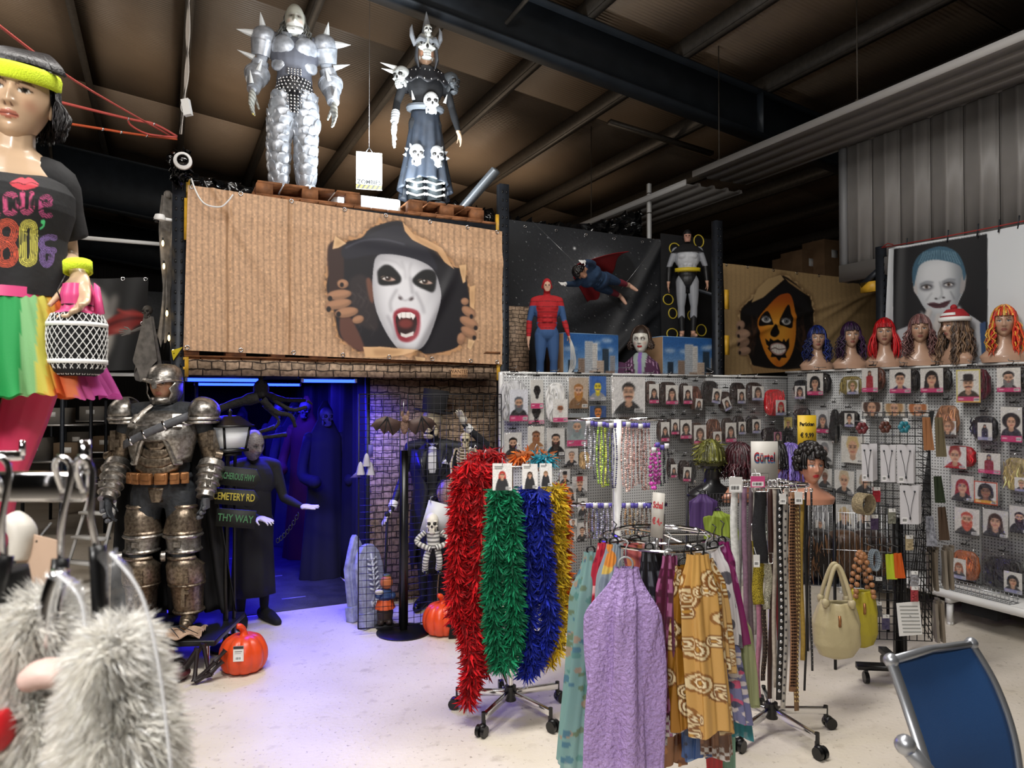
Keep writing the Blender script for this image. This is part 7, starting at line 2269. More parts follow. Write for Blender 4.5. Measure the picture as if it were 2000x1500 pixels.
def pack(wall,x0,y0,x1,y1,kind,hr,sty,strip,label,**o):
 cat='wig pack' if kind in('bag','back')else 'picture card'
 off=o.get('off',.10)
 pl=(lambda x,y:onv(x,y,V_L-off))if wall=='L' else(lambda x,y:onu(x,y,U_R-off))
 a,b=pl(x0,y1),pl(x1,y1);w=(b-a).length;h=pl((x0+x1)/2,y0).z-pl((x0+x1)/2,y1).z
 c=(a+b)/2;c.z=a.z
 sd=int(x0*7+y0)
 t=thing('wig_pack' if cat=='wig pack' else 'picture_card',label,cat,c,TH if wall=='L' else TH-PI/2,'bagged wigs on the boards' if cat=='wig pack' else 'photo cards on the boards')
 pk=dict(style=sty,hr=hr,strip=strip,seed=sd)
 pk.update({k:v for k,v in o.items()if k in('skin','shirt','bg','extra','border','lip','zoom')})
 q=MB()
 dp=.012
 if kind=='card':
  q=MB();panel_print(q,w*.94,h*.93,portrait(w,h,nx=30,**pk),.004);q.build('photo_card',M_PRINT,t)
 else:
  dp=.06 if kind=='bag' else.07
  cols=[o.get('hair',hr),np.clip(np.array(hx(o.get('hair',hr)))*1.5,0,1)]
  if kind=='bag':
   lump(w*.92,h*.86,dp,(0,.0,h*.46),cols,sd).build('hair_bundle',M_HAIR,t,smooth=True)
   cw,chh=o.get('cw',.62)*w,o.get('ch',.58)*h
   q=MB();panel_print(q,cw,chh,portrait(cw,chh,nx=22,**pk),.002);ob=q.build('photo_card',M_PRINT,t);ob.location=(o.get('cx',.1)*w,-dp*.5-.012,h*.04);ob.rotation_euler.y=o.get('tilt',0)
  else:
   lump(w*.98,h*.9,dp,(.02*w,.015,h*.52),cols,sd).build('hair_bundle',M_HAIR,t,smooth=True)
   q=MB();panel_print(q,w*.78,h*.95,portrait(w*.78,h*.95,nx=28,**pk),.003);ob=q.build('photo_card',M_PRINT,t);ob.location=(-.06*w,-dp*.5-.004,0)
 q=MB();y=-dp*.5-.018
 e=.03
 V=[(-w/2,y+e,0),(w/2,y+e,0),(w/2,y+e*.4,h*1.0),(-w/2,y+e*.4,h*1.0),(-w*.44,y,h*.06),(w*.44,y,h*.06),(w*.44,y,h*.9),(-w*.44,y,h*.9),(-w/2,y+e*1.2,h*1.09),(w/2,y+e*1.2,h*1.09)]
 q.add(V,[(0,1,5,4),(1,2,6,5),(2,3,7,6),(3,0,4,7),(4,5,6,7),(3,2,9,8)]);q.build('clear_pouch',M_FILM,t,smooth=30)
 q=MB();q.box((0,y+e*1.2,h*1.07),(min(.07,w*.5),.004,.012),col='#15151a');q.tube([(0,y+e*1.4,h*1.09),(.012,y+e*1.4,h*1.09+.02),(-.006,y+e*1.6,h*1.09+.03)],.003,5,col='#15151a');q.build('hanger',M_BLACK,t)
 q=MB();q.cyl((0,off,h*1.09+.03),(0,y+e-.03,h*1.09+.025),.0028,5);q.tube([(0,y+e-.03,h*1.09+.025),(0,y+e-.04,h*1.09+.04)],.0028,5);q.build('peg_hook',M_WIRE,t)
 return t
PK=[('L',974,733,1032,827,'bag','#5c6066','beard',PINK,'long grey false beard bag with yellow and pink card, leftmost in the top row',dict(hair='#b9b9bb',cw=.62,ch=.66,bg='#d8d9e0')),('L',1036,738,1062,798,'card',K,'updo',PINK,'black ponytail pack hanging right of the long grey beard bag',dict(bg='#d4d2cc',skin='#1a1718',shirt='#d4d2cc',lip=K)),('L',1031,790,1064,828,'card',K,'updo',PINK,'second black ponytail pack showing below the first one',dict(off=.07,bg='#d4d2cc',skin='#1a1718',shirt='#d4d2cc',lip=K)),('L',1065,738,1106,828,'bag','#d8d6d0','beard',PINK,'long white false beard in a clear bag showing a white-bearded brown face',dict(hair='#d4d3d0',skin='#a86a48',shirt='#e6e4e0',bg='#e4e2de',cw=.7,ch=.5)),('L',1110,733,1150,798,'card','#a06a34','beard',NO,'bushy ginger beard picture card with a horned helmet',dict(bg='#b9a896',extra='#b07838',shirt='#7a5a3c')),('L',1150,731,1185,783,'card','#2a56a0','mous','#8d8f92','blue picture card with a bright yellow bespectacled face',dict(bg='#3a66ac',skin='#e6d02a',shirt='#8f9094')),('L',1151,791,1185,821,'card','#3a3630','mous',NO,'picture card of a wrinkled orange face with a black moustache',dict(bg='#2a4a80',skin='#d07a2c')),('L',1106,803,1148,872,'card','#7d8a8c','beard',PINK,'long grey-green wizard beard set with white brows in a clear bag',dict(bg='#8d9294',shirt='#8fa0a0')),('L',1193,731,1262,808,'card',K,'mous',NO,'large white sticker sheet of moustaches, eyes and mouths with a man in a black jacket',dict(bg='#dcdad8',off=.16,zoom=.8,shirt='#1a1c1e')),('L',984,842,1020,895,'card','#1c1614','beard',NO,'photo card of a dark-haired man with glasses and full dark beard',dict(bg='#d2d0cc')),('L',1030,830,1064,880,'card','#5a3a26','beard',NO,'photo card of a brown man with long brown beard and headcloth',dict(bg='#d6d2ca',skin='#a06a48',shirt='#9a6a42',extra='#8a5a36')),('L',1067,832,1104,892,'card','#231a18','beard',NO,'photo card of a sailor with black cap and thick dark brown beard',dict(bg='#cfcdc9',shirt='#17171a',extra='#2c1c18')),('L',1103,874,1130,910,'card','#8a7a70','mous',NO,'photo card of a smiling grey-haired man with a small moustache',dict(bg='#c9c5c0')),('L',1131,878,1151,918,'bag','#9a7a58','mous',NO,'small clear bag of light brown curls beside the smiling man card',dict(hair='#a5885f',cw=.3,ch=.3)),('L',1093,915,1114,947,'card',K,'hat',NO,'photo card of a man in a dark cap with black moustache',dict(bg='#c9c6c2')),('L',1117,929,1148,962,'card',RE,'hat',NO,'photo card of a man in a red hat with brown moustache',dict(bg='#cac6c3',extra='#9a2a2a')),('L',1099,947,1126,984,'card','#4a4038','long',NO,'photo card of a long-haired man with a drooping moustache',dict(bg='#cfccc8')),('L',1086,942,1100,988,'card','#3a2a22','mous',NO,'narrow photo card half hidden by the yellow and orange boas',{}),('L',1129,971,1148,1008,'card',K,'hat',NO,'photo card of a man in a black bowler with handlebar moustache',dict(bg='#d2d0cc',extra='#141416')),('L',1126,1019,1148,1059,'card','#3a2a20','mous','#141416','photo card of a bare-headed man with small black moustache near the scarf ring',dict(bg='#cdc9c5')),('L',1101,1003,1124,1030,'bag','#4a4a4e','mous',NO,'dark grey false moustache bag right of the orange boa',{}),('L',1104,1033,1125,1060,'card','#7a6a5e','bob',NO,'pale photo card lowest beside the orange boa',dict(bg='#d6d0cc')),('L',1259,738,1281,790,'bag','#3a2a24','long',PINK,'long dark wig pack right of the sticker sheet, pink strip',dict(cw=.85,ch=.72)),('L',1283,740,1323,792,'bag','#2a1c18','long',PINK,'wide dark brown wig pack with pink strip, second right of the sticker sheet',dict(cw=.6,ch=.72)),('L',1326,743,1346,791,'bag','#2a1c18','long',PINK,'narrow dark wig pack with pink strip, third right of the sticker sheet',dict(cw=.85,ch=.74)),('L',1346,748,1367,803,'bag','#4a2c20','long',NO,'chestnut wig bag with a small tilted photo label in the top row',dict(ch=.4,tilt=.1)),('L',1368,738,1402,790,'bag','#1c1a1a','bob',LIL,'glossy black wig bag with a white photo label above the olive tinsel wig',dict(cw=.5,ch=.55,cx=.22,tilt=.15)),('L',1404,760,1427,802,'bag','#33241e','long',LIL,'dark brown wig bag whose photo label hangs tilted, low in the top row',dict(cw=.6,tilt=-.4)),('L',1424,742,1455,790,'bag','#1e1614','long',LIL,'black-brown wig bag with centred photo label, two left of the red wig bag',dict(cw=.5)),('L',1456,742,1487,784,'bag','#2e211c','long',LIL,'dark auburn wig bag with photo label just left of the red wig bag',dict(cw=.72,ch=.66)),('L',1492,754,1532,814,'bag','#b3121a','long',LIL,'bright red wig folded in a clear bag with a photo label',dict(cw=.5,ch=.5,cx=.18)),('L',1283,817,1301,864,'bag','#3a2a24','long',PINK,'pink-striped dark wig pack behind the hanging bead necklaces',dict(cw=.9,ch=.8)),('L',1302,813,1321,850,'bag','#2a1e1a','long',PINK,'short dark wig pack second in the middle row',dict(cw=.8,ch=.8)),('L',1320,813,1344,859,'bag','#211815','bob',PINK,'black bob wig pack with a large girl photo in the middle row',dict(cw=.9,ch=.8)),('L',1345,820,1373,870,'bag','#4a3a34','bob',PINK,'brown wig pack with a side-swept photo above the olive tinsel wig',dict(cw=.85,ch=.75,hair='#3a2a22')),('L',1378,812,1407,873,'bag','#5a3c2e','long',LIL,'mid-brown wig bag with small photo label over the olive tinsel wig',dict(cw=.55,ch=.45)),('L',1408,810,1431,866,'bag','#2f231f','long',PINK,'dark blonde photo wig pack with pink strip in the middle row',dict(cw=.9,ch=.68)),('L',1430,808,1453,850,'bag','#1d1514','long',LIL,'black wig bag with photo label third from the right in the middle row',dict(cw=.6)),('L',1455,808,1481,848,'bag','#191313','bob',LIL,'curly black wig bag with photo label beside the red and black bag',dict(cw=.62,ch=.68,cx=.15)),('L',1487,832,1524,864,'bag','#1c1418','bob',NO,'black wig bag with a faded pink card above the Gürtel sign',dict(cw=.4,bg='#b06a84',cx=.2)),('L',1531,813,1548,842,'card','#c9a94a','short',NO,'tiny yellow picture card left of the yellow price sign',dict(bg='#d8c67a')),('L',1531,845,1553,884,'bag','#18161a','bob',NO,'small black hair bag below the tiny yellow card',dict(cw=.3,ch=.2)),('L',1303,890,1316,934,'bag','#2a1a18','long',PINK,'narrow wig pack with pink strip left in the lowest row',dict(cw=.9)),('L',1325,894,1343,942,'bag','#261a18','long',PINK,'tilted dark wig pack with pink strip in the lowest row',dict(cw=.85,tilt=.08)),('L',1343,894,1357,946,'bag','#121213','bob',NO,'plain black hair bag left of the olive tinsel wig',dict(cw=.2,ch=.12)),('R',1551,737,1580,781,'bag','#161618','long',LIL,'black wig bag with photo label at the inner corner of the boards, top row',dict(cw=.7)),('R',1580,727,1620,772,'back',K,'bob',PINK,'black bob wig pack with a big smiling girl photo and pink strip',{}),('R',1641,730,1685,772,'bag','#7d7040','afro',LIL,'olive blonde curly wig bag with photo label',dict(cw=.5,ch=.66,cx=.2)),('R',1687,717,1727,766,'back','#3a2018','full',PINK,'wig pack with a woman in a long red dress',dict(shirt='#a32630',hair='#4a2a20')),('R',1741,719,1794,768,'back',K,'short',PINK,'black wig pack with a man wearing a golden crown',dict(extra=K,shirt='#2e3050')),('R',1801,717,1858,767,'back',K,'long',PINK,'black wig pack with a man veiled in long black hair',dict(shirt='#141416')),('R',1871,718,1932,786,'back','#2a2420','hat',PINK,'dark red wig pack with a man in a red-feathered hat and yellow border',dict(hair='#4a1222',border='#c9b94a',shirt='#3a3424')),('R',1950,716,2010,766,'back',K,'beard',PINK,'black wig pack with a grey-bearded man in a black cap',dict(extra='#6a6a6a')),('R',1555,790,1584,842,'bag','#101012','bob',NO,'black wig bag half behind the yellow price sign',dict(cw=.2,ch=.15)),('R',1592,797,1622,845,'card','#5a5a5e','long',PINK,'wig pack with a grey-haired profile photo right of the yellow price sign',dict(bg='#cfd0d0')),('R',1623,790,1639,868,'bag','#101012','bob',NO,'long strand of straight black hair in a narrow bag',dict(cw=.2,ch=.06)),('R',1638,797,1680,834,'bag','#121214','updo',LIL,'round black afro wig bag with an updo photo label',dict(cw=.45,ch=.72,cx=.15)),('R',1682,783,1724,812,'card','#4a3226','afro',NO,'card of a man with shoulder-long brown curls above the hair clips',dict(bg='#d6d3ce')),('R',1726,786,1768,812,'card','#b08a5c','afro',NO,'card with a big sandy curly wig behind the black grid',dict(bg='#c9bfae')),('R',1771,787,1814,812,'card','#b06a3a','afro',NO,'card with a ginger curly wig behind the black grid',dict(bg='#d2cdc6')),('R',1830,783,1876,850,'bag','#8a6248','afro',NO,'clear bag of light brown tight curls with a face card on top',dict(cw=.7,ch=.4)),('R',1898,805,1952,860,'bag','#14161e','full',LIL,'blue-black wig bag with a small figure photo and an orange edge',dict(cw=.52,ch=.62,shirt='#24242a')),('R',1958,790,2012,862,'back',K,'afro',PINK,'big black afro wig pack with a woman photo at the right edge',{}),('R',1595,856,1627,906,'card','#7d7d80','updo',NO,'photo card of a figure in a grey headscarf below the price sign',dict(bg='#c4c4c4',skin='#a5908a',shirt='#3a3a3c')),('R',1642,846,1690,902,'card','#cdb47a','updo',NO,'photo card of a blonde woman with a long plait and black collar',dict(bg='#dad8d2',shirt='#e0ddd6')),('R',1847,867,1903,912,'back','#8a2a24','updo',NO,'pack with a red cap wig and a red scarf picture',dict(hair='#a01c24',bg='#dcdad8',shirt='#a8242a')),('R',1909,880,1955,923,'card',K,'full',PINK,'wig pack with a woman in a dark red gown and headband',dict(shirt='#8a2228')),('R',1960,883,2012,958,'bag','#9a8a5c','short',LIL,'blonde rope-plaited wig bag at the right edge',dict(cw=.5,ch=.36,cx=.3)),('R',1598,910,1625,950,'card','#b0a89a','updo',NO,'photo card of a dark-skinned woman in a white turban',dict(bg='#d6d5d2',skin='#7a4c38')),('R',1629,913,1669,962,'card','#c4b294','updo',NO,'pale photo card of a woman with pinned-up fair hair',dict(bg='#dcdad6')),('R',1672,913,1706,960,'card','#a99a86','bob',NO,'pale photo card half behind the necklace cards',dict(bg='#d6d6d4')),('R',1857,922,1903,976,'card','#9c2026','long',NO,'photo card of a woman with long bright red hair',dict(bg='#d2cfcb')),('R',1901,934,1950,982,'card',K,'bob','#d8a030','orange-red framed pack with a black fringe bob',dict(border='#b8321c',bg='#d6d4d0',skin='#8f6248')),('R',1590,979,1620,1030,'bag','#8c8c90','short',NO,'grey silver hair bag with a white label below the red-lipped head',dict(cw=.6,ch=.3)),('R',1630,977,1669,1029,'card','#c9b184','long',NO,'photo card of a man with long straight blond hair',dict(bg='#d2d0cd',shirt='#1d1d20')),('R',1672,982,1701,1031,'card','#d0bfa8','long',NO,'photo card of a woman with pale blonde hair beside the straw cuff',dict(bg='#cfccc8')),('R',1864,985,1914,1040,'card','#c2503c','beard',NO,'photo card of a man with orange bandana and orange beard',dict(bg='#d8d4d0',extra='#c4563e')),('R',1919,988,1970,1045,'card','#3a261e','wavy',NO,'photo card of a long brown-haired woman with a headband',dict(bg='#cac8c4')),('R',1971,982,2012,1038,'card','#241a18','beard',NO,'photo card of a long dark beard at the right edge',dict(bg='#cfccc8')),('R',1861,1062,1915,1128,'bag','#8f4f2c','long',LIL,'orange-brown wig bag lowest on the right board',dict(cw=.5,ch=.6,cx=-.15)),('R',1922,1072,2006,1146,'bag','#121316','bob',LIL,'wide black wig bag lowest at the right edge',dict(cw=.4,ch=.55,cx=.25)),]
for a in PK:
 pack(*a[:10],**a[10])
 # ====== boas, scarves, belts and other goods
rg=np.random.default_rng(4)
def feathers(q,P,r,n,col,rng,ln=.05):
 """n small curved barbs standing off the line P"""
 P=curve_pts(P,8);s=np.concatenate([[0],np.cumsum(np.linalg.norm(np.diff(P,axis=0),axis=1))]);s/=s[-1]
 t=rng.random(n);c=np.stack([np.interp(t,s,P[:,i])for i in range(3)],1)
 a=rng.random(n)*2*PI;u=rng.normal(size=(n,3))*.5+np.stack([np.cos(a),np.sin(a),-.35+0*a],1);u/=np.linalg.norm(u,axis=1)[:,None]
 w=np.cross(u,rng.normal(size=(n,3)));w/=np.linalg.norm(w,axis=1)[:,None];nn=np.cross(u,w)
 L=(ln*rng.uniform(.5,1.25,n))[:,None];b=c+u*(r*rng.uniform(.2,.75,n))[:,None]
 V=[]
 for k,(f,wd)in enumerate(((0,.05),(.4,.11),(.78,.075),(1.05,.01))):
  m=b+u*L*f+nn*L*.35*f*f+np.array((0,0,-1))*L*.25*f
  V+=[m-w*L*wd,m+w*L*wd]
 V=np.stack(V,1).reshape(-1,3);i=np.arange(n)[:,None]*8
 Q=np.concatenate([i+np.array((2*k,2*k+1,2*k+3,2*k+2))for k in range(3)])
 C=np.repeat(np.clip(np.array(hx(col))*rng.uniform(.6,1.25,(n,1)),0,1),8,0)
 q.add(V,Q,col=C)
def star_base(t,R_,n,a0,pole_h,pr=.016):
 q=MB();q.cyl((0,0,.09),(0,0,pole_h),pr,14);q.build('pole',M_CHROME,t,smooth=40)
 q=MB();q.cyl((0,0,.07),(0,0,.15),.032,14);q.build('hub',M_BLACK,t,smooth=40)
 for i in range(n):
  a=a0+i*2*PI/n;d=np.array((math.cos(a),math.sin(a),0))
  q=MB();q.bar(d*.03+(0,0,.11),d*R_+(0,0,.095),.024,.034);q.build('leg',M_CHROME,t,bevel=.003)
  q=MB();c=d*R_;q.cyl(c+(0,0,.055),c+(0,0,.12),.012,8);x=np.array((-d[1],d[0],0))
  for s in(-1,1):q.cyl(c+d*.02+x*s*.006+(0,0,.03),c+d*.02+x*s*.026+(0,0,.03),.03,14)
  q.ell(c+d*.012+(0,0,.045),(.026,.026,.02),10,6);q.build('caster',M_BLACK,t,smooth=40)
b0=G(997,1392);bt=W(997,905,b0.y).z
t=thing('boa_stand','chrome five-legged stand on black casters that carries the feather boas','stand',b0)
star_base(t,.30,5,-2.05,bt)
q=MB()
for y in(-.1,.1):q.cyl((-.16,y,bt-.01),(.22,y,bt-.01),.006,8)
for x in(-.16,.03,.22):q.cyl((x,-.13,bt-.01),(x,.13,bt-.01),.005,8)
q.build('top_rack',M_CHROME,t)
def boa(lab,strands,col,D,n):
 P0=W(*strands[0][0],D)
 t=thing('feather_boa',lab,'boa',P0,0,'feather boas')
 q=MB();c=MB()
 for st_ in strands:
  P=[np.array(W(x,y,D+rg.normal()*.015)-P0)for x,y in st_]
  L=curve_pts(P,5);c.tube(L,.022,7,col=np.array(hx(col))*.6);feathers(q,P,.036,int(n*2.1),col,rg,.047)
 c.build('core',vc(.9),t,smooth=True);q.build('feathers',vc(.8,trl=.3),t,kind='stuff')
 q=MB();e=L[-1];q.tube([e,e+(.004,0,-.05)],[.008,.004],6);q.build('ribbon_end',M_MATTE,t)
 q=MB();q.tube([(0,0,.02),(0,.0,.05),(.01,.0,.075),(.02,.0,.06)],.003,5);q.build('hook',M_WIRE,t)
boa('bright red feather boa hanging lowest at the left of the boa stand',[[(915,900),(908,1010),(898,1120),(902,1200),(920,1290),(912,1372)],[(938,905),(940,1030),(930,1150),(925,1220),(930,1300),(915,1350)],[(900,915),(892,1060),(890,1150),(893,1205)]],'#c9101c',3.86,1500)
boa('second red feather boa tucked behind the bright red one',[[(945,905),(955,930),(950,1050),(948,1200),(950,1310)]],'#b00e1a',4.0,900)
boa('green feather boa hanging in front at the middle of the boa stand',[[(972,955),(968,1050),(962,1160),(968,1240),(975,1298)],[(998,955),(1000,1060),(1002,1160),(1004,1240),(988,1296)]],'#12855a',3.76,1700)
boa('royal blue feather boa right of the green one',[[(1030,950),(1032,1060),(1032,1180),(1035,1260),(1028,1315)],[(1052,955),(1060,1060),(1066,1150),(1072,1220),(1040,1300)]],'#1c2ea8',3.82,1700)
boa('yellow feather boa right of the blue one',[[(1074,950),(1078,1060),(1082,1160),(1078,1240),(1070,1292)],[(1088,950),(1090,1080),(1092,1180),(1084,1270)]],'#e2bf30',3.92,1300)
boa('orange feather boa furthest right on the boa stand',[[(1092,945),(1098,1050),(1100,1150),(1102,1215)]],'#e06a1c',4.1,800)
boa('short multicoloured feather boa lying across the top of the boa stand',[[(1008,892),(1030,888),(1050,892),(1068,888)]],'#d8702a',4.0,260)
boa('short turquoise feather tuft on top of the boa stand',[[(1045,894),(1060,896),(1072,892)]],'#2a9ab0',3.95,160)
boa('loose red feathers spread on top of the boa stand',[[(925,895),(955,884),(975,892)]],'#b8181c',4.05,260)
for i,(x0,x1,y0,y1,lab)in enumerate(((962,1000,905,958,'white header card of the green boa with a red-haired woman'),(1020,1050,906,955,'white header card of the blue boa with a dark-haired woman'),(1054,1078,905,950,'stack of clear-wrapped header cards at the right of the boa stand'))):
 a,b=W(x0,y1,3.72+.05*i),W(x1,y0,3.72+.05*i)
 t=thing('header_card',lab,'card',Vector(((a.x+b.x)/2,a.y,a.z)),0,'boa header cards')
 q=MB();cv=portrait(b.x-a.x,b.z-a.z,'long',('#b02a20','#3a2418','#8a6a48')[i],seed=i,bg='#e4e2df',nx=26,zoom=.6);cv.rect(.1,.15,.55,.2,'#555555');cv.rect(.1,.25,.5,.3,'#555555');panel_print(q,b.x-a.x,b.z-a.z,cv,.002);q.build('printed_card',M_PRINT,t)
 q=MB();q.tube([(0,.0,b.z-a.z-.01),(0,-.01,b.z-a.z+.02),(0,.015,b.z-a.z+.03)],.002,5);q.build('hook',M_WIRE,t)
 # ---- scarves on a ring
def drape(name,lab,cat,grp,top,bot,wt,wb,D,colf,m,folds=5,seed=0,sway=.0,depth=.45,D2=None,nx=130,nz=120,hem=.0):
 r=np.random.default_rng(seed);D2=D2 or D
 a,b=W(*top,D),W(*bot,D2);L=b-a
 t=thing(name,lab,cat,a,0,grp)
 S,Tt=np.meshgrid(np.linspace(0,2*PI,nx),np.linspace(0,1,nz))
 w=1.12*(wt+(wb-wt)*sm(Tt,0,.22)*(.8+.2*Tt))*D/F/2
 ph=r.random(4)*6
 fo=1+.25*np.sin(S*folds+ph[0]+1.2*np.sin(Tt*3+ph[1]))*sm(Tt,0,.25)+.1*np.sin(S*(folds*2+1)+ph[2]+Tt*4)
 z=Tt*L.z*(1+hem*np.sin(S*2+ph[3])*Tt)
 P=np.stack([Tt*L.x+w*np.cos(S)*fo+sway*np.sin(Tt*5+ph[1]),Tt*L.y+w*depth*np.sin(S)*fo,z],-1)
 C=colf(S,Tt,P,r)
 q=MB();q.grid(P,np.clip(C,0,1));q.build('cloth',m,t,smooth=True)
 q=MB();k=wt*D/F*.5;an=np.linspace(0,2*PI,14,endpoint=False);q.tube(np.stack([k*.7*np.cos(an),0*an,k*.7*np.sin(an)+k*.3],-1),.004,6,closed=True);q.tube([(0,0,k),(0,0,k+.03),(.012,.01,k+.05),(.0,.02,k+.06)],.0025,5);q.build('hanger_ring',M_BLACK if seed%3 else mat('grey_ring','#8f9192',.4),t)
 return t
def plain(c,c2=None,f=1.):
 return lambda S,T,P,r:np.array(hx(c))*(1+.06*np.sin(P[...,:1]*300*f))if c2 is None else np.where((np.sin(T*40+5*np.sin(S*2))>.3)[...,None],np.array(hx(c)),np.array(hx(c2)))
def blots(bg,cols,n=60,rad=.02,ring=False):
 def f(S,T,P,r):
  C=np.tile(np.array(hx(bg)),S.shape+(1,));zl=-P[...,2];U=S*.045
  for i in range(n):
   u0,z0=r.uniform(0,.283),r.uniform(0,zl.max());R_=rad*r.uniform(.6,1.3)
   d=np.hypot(U-u0,zl-z0)/R_;c=np.array(hx(cols[i%len(cols)]))
   C[d<1]=c
   if ring:
    C[(d<.8)&(d>.6)]=hx('#d8c49a');C[(d<.45)&(d>.3)]=hx('#e6d8b4');C[d<.18]=hx('#b98a3a')
  return C
 return f
def squares(bg,c1,c2):
 def f(S,T,P,r):
  zl=-P[...,2];U=S*.05;C=np.tile(np.array(hx(bg)),S.shape+(1,))
  for k,c,th in((.055,c1,.3),(.031,c2,.62)):
   m=(np.sin(U/k*2*PI)>th)&(np.sin(zl/k/1.6*2*PI)>th-.5);C[m]=hx(c)
  hem=zl>zl.max()*.88;key=(np.abs((U/.03)%1-.5)<.22)^(np.abs((zl/.03)%1-.5)<.2);C[hem&key]=hx('#cfcac8')
  return C
 return f
M_SILK=vc(.3,bump=.1,bscale=60);M_SHEER=vc(.6,trl=.35,alpha=.85);M_LAM=vc(.25,.35)
M_CRINK=vc(.33,bump=.9,bscale=70,dist=.02)
c0=W(1292,1052,2.95)
t=thing('scarf_stand','chrome ring stand on casters that carries the hanging scarves','stand',(c0.x,c0.y,0))
star_base(t,.28,5,-.9,c0.z+.1)
q=MB();a=np.linspace(0,2*PI,48,endpoint=False)
for R_ in(.25,.2):q.tube(np.stack([R_*np.cos(a),R_*np.sin(a),0*a+c0.z+(.0 if R_>.22 else.02)],-1),.006,8,closed=True)
for k in range(4):q.cyl((0,0,c0.z+.02),(.25*math.cos(k*PI/2+.4),.25*math.sin(k*PI/2+.4),c0.z),.005,6)
q.build('ring_rail',M_CHROME,t,smooth=40)
SG='scarves on the ring stand'
def lav(S,T,P,r):return np.array(hx('#a78cc4'))*(1+.05*np.sin(P[...,2:]*230+5*np.sin(S[...,None]*13+P[...,2:]*31)+4*np.sin(P[...,2:]*57))*(T<.86)[...,None])+(T>.86)[...,None]*.05
SCF=[('turquoise flowered chiffon scarf, leftmost on the ring stand',(1154,1078),(1124,1500),22,58,2.85,blots('#8fb8b4',['#5a8aa0','#b9a08a','#6aa09a','#7a8f70'],160,.012),M_SHEER),('red and pink tie-dyed scarf knotted left on the ring stand',(1178,1060),(1160,1275),20,30,2.84,blots('#b02a3c',['#d86a78','#e8b0b0','#8c1c30'],60,.015),M_SILK),('white and grey crinkled scarf hanging below the tie-dyed one',(1172,1150),(1158,1425),18,34,2.88,plain('#9c9fa8','#c4c6cc'),M_SILK),('grey-blue scarf with orange and yellow brush marks',(1199,1062),(1172,1380),24,40,2.80,blots('#8a97a0',['#a3acb2','#d88a3c','#d8b85a','#7d8c98'],50,.03),M_SILK),('coral and pink scarf behind the lavender one',(1240,1062),(1258,1200),34,40,2.86,blots('#b8605c',['#c98a8a','#8a4a5c','#d88858'],40,.02),M_SILK),('large lavender crinkled scarf in front of all the others',(1222,1108),(1216,1540),40,122,2.62,lav,M_CRINK),('black scarf with silver squares and a key border',(1268,1072),(1276,1448),22,42,2.74,squares('#17181c','#55585e','#3a3c42'),M_SILK),('sheer black lurex scarf right of the silver squares',(1285,1075),(1290,1440),16,26,2.80,blots('#141419',['#2c2c34'],90,.008),M_SILK),('burgundy scarf with pink squares and a key border',(1306,1085),(1306,1425),24,46,2.70,squares('#4a1830','#9c5c84','#6e2a50'),M_SILK),('shiny dark gold scarf with circles beside the burgundy one',(1336,1105),(1346,1420),32,52,2.68,blots('#9a6a20',['#6a4418','#7a4a1a'],46,.035,True),M_LAM),('light gold scarf with large ringed circles tied at the top',(1362,1082),(1388,1430),36,64,2.60,blots('#c09450',['#8a5a24','#7a4c20'],42,.036,True),M_SILK),('pale gold scarf end folded over beside the ringed circles',(1378,1090),(1410,1310),26,44,2.66,blots('#c8a062',['#8a5a24'],24,.034,True),M_SILK),('white scarf with large grey dots',(1394,1068),(1428,1260),24,40,2.78,blots('#d6d2d4',['#5a5860','#6a6870'],34,.022),M_SILK),('magenta patterned scarf at the right of the ring stand',(1410,1058),(1442,1260),20,34,2.84,blots('#7a1c58',['#b06a9c','#5a1040'],50,.014),M_SILK),('pale yellow-green glitter scarf beside the belts',(1440,1190),(1462,1380),14,38,2.86,plain('#b3b88a'),M_SHEER),('blue and pink paisley scarf low at the right',(1412,1235),(1430,1410),24,52,2.78,blots('#6a6c94',['#c9bfc0','#b8486c','#3a3c5a','#d0c8c4'],120,.012),M_SILK),('turquoise chiffon scarf behind the paisley one',(1434,1235),(1446,1440),16,40,2.92,plain('#3f97a4'),M_SHEER),('rust brown scarf hanging low behind the burgundy one',(1300,1220),(1306,1492),24,50,2.9,blots('#8a5a34',['#b07840','#6a3c24'],40,.02),M_SILK),('denim blue bandana scarf hanging low',(1356,1260),(1362,1478),24,44,2.86,blots('#34558c',['#7a94b8','#1c2c50'],60,.01),M_SILK),('brown scarf with a white key border low at the right',(1388,1250),(1396,1476),30,48,2.84,squares('#6a4430','#8a6044','#7a5238'),M_SILK),('red scarf tip showing lowest on the ring stand',(1386,1300),(1394,1520),16,26,2.96,plain('#c0202a'),M_SILK),('mint green chiffon scarf at the lower right of the ring stand',(1412,1290),(1418,1520),14,30,2.98,plain('#9cc4b0'),M_SHEER)]
for i,(lab,tp,bt_,wt,wb,D,cf,m)in enumerate(SCF):
 drape('scarf',lab,'scarf',SG,tp,bt_,wt,wb,D,cf,m,folds=4+i%4,seed=i+1,sway=.004,hem=.03)
q=MB()
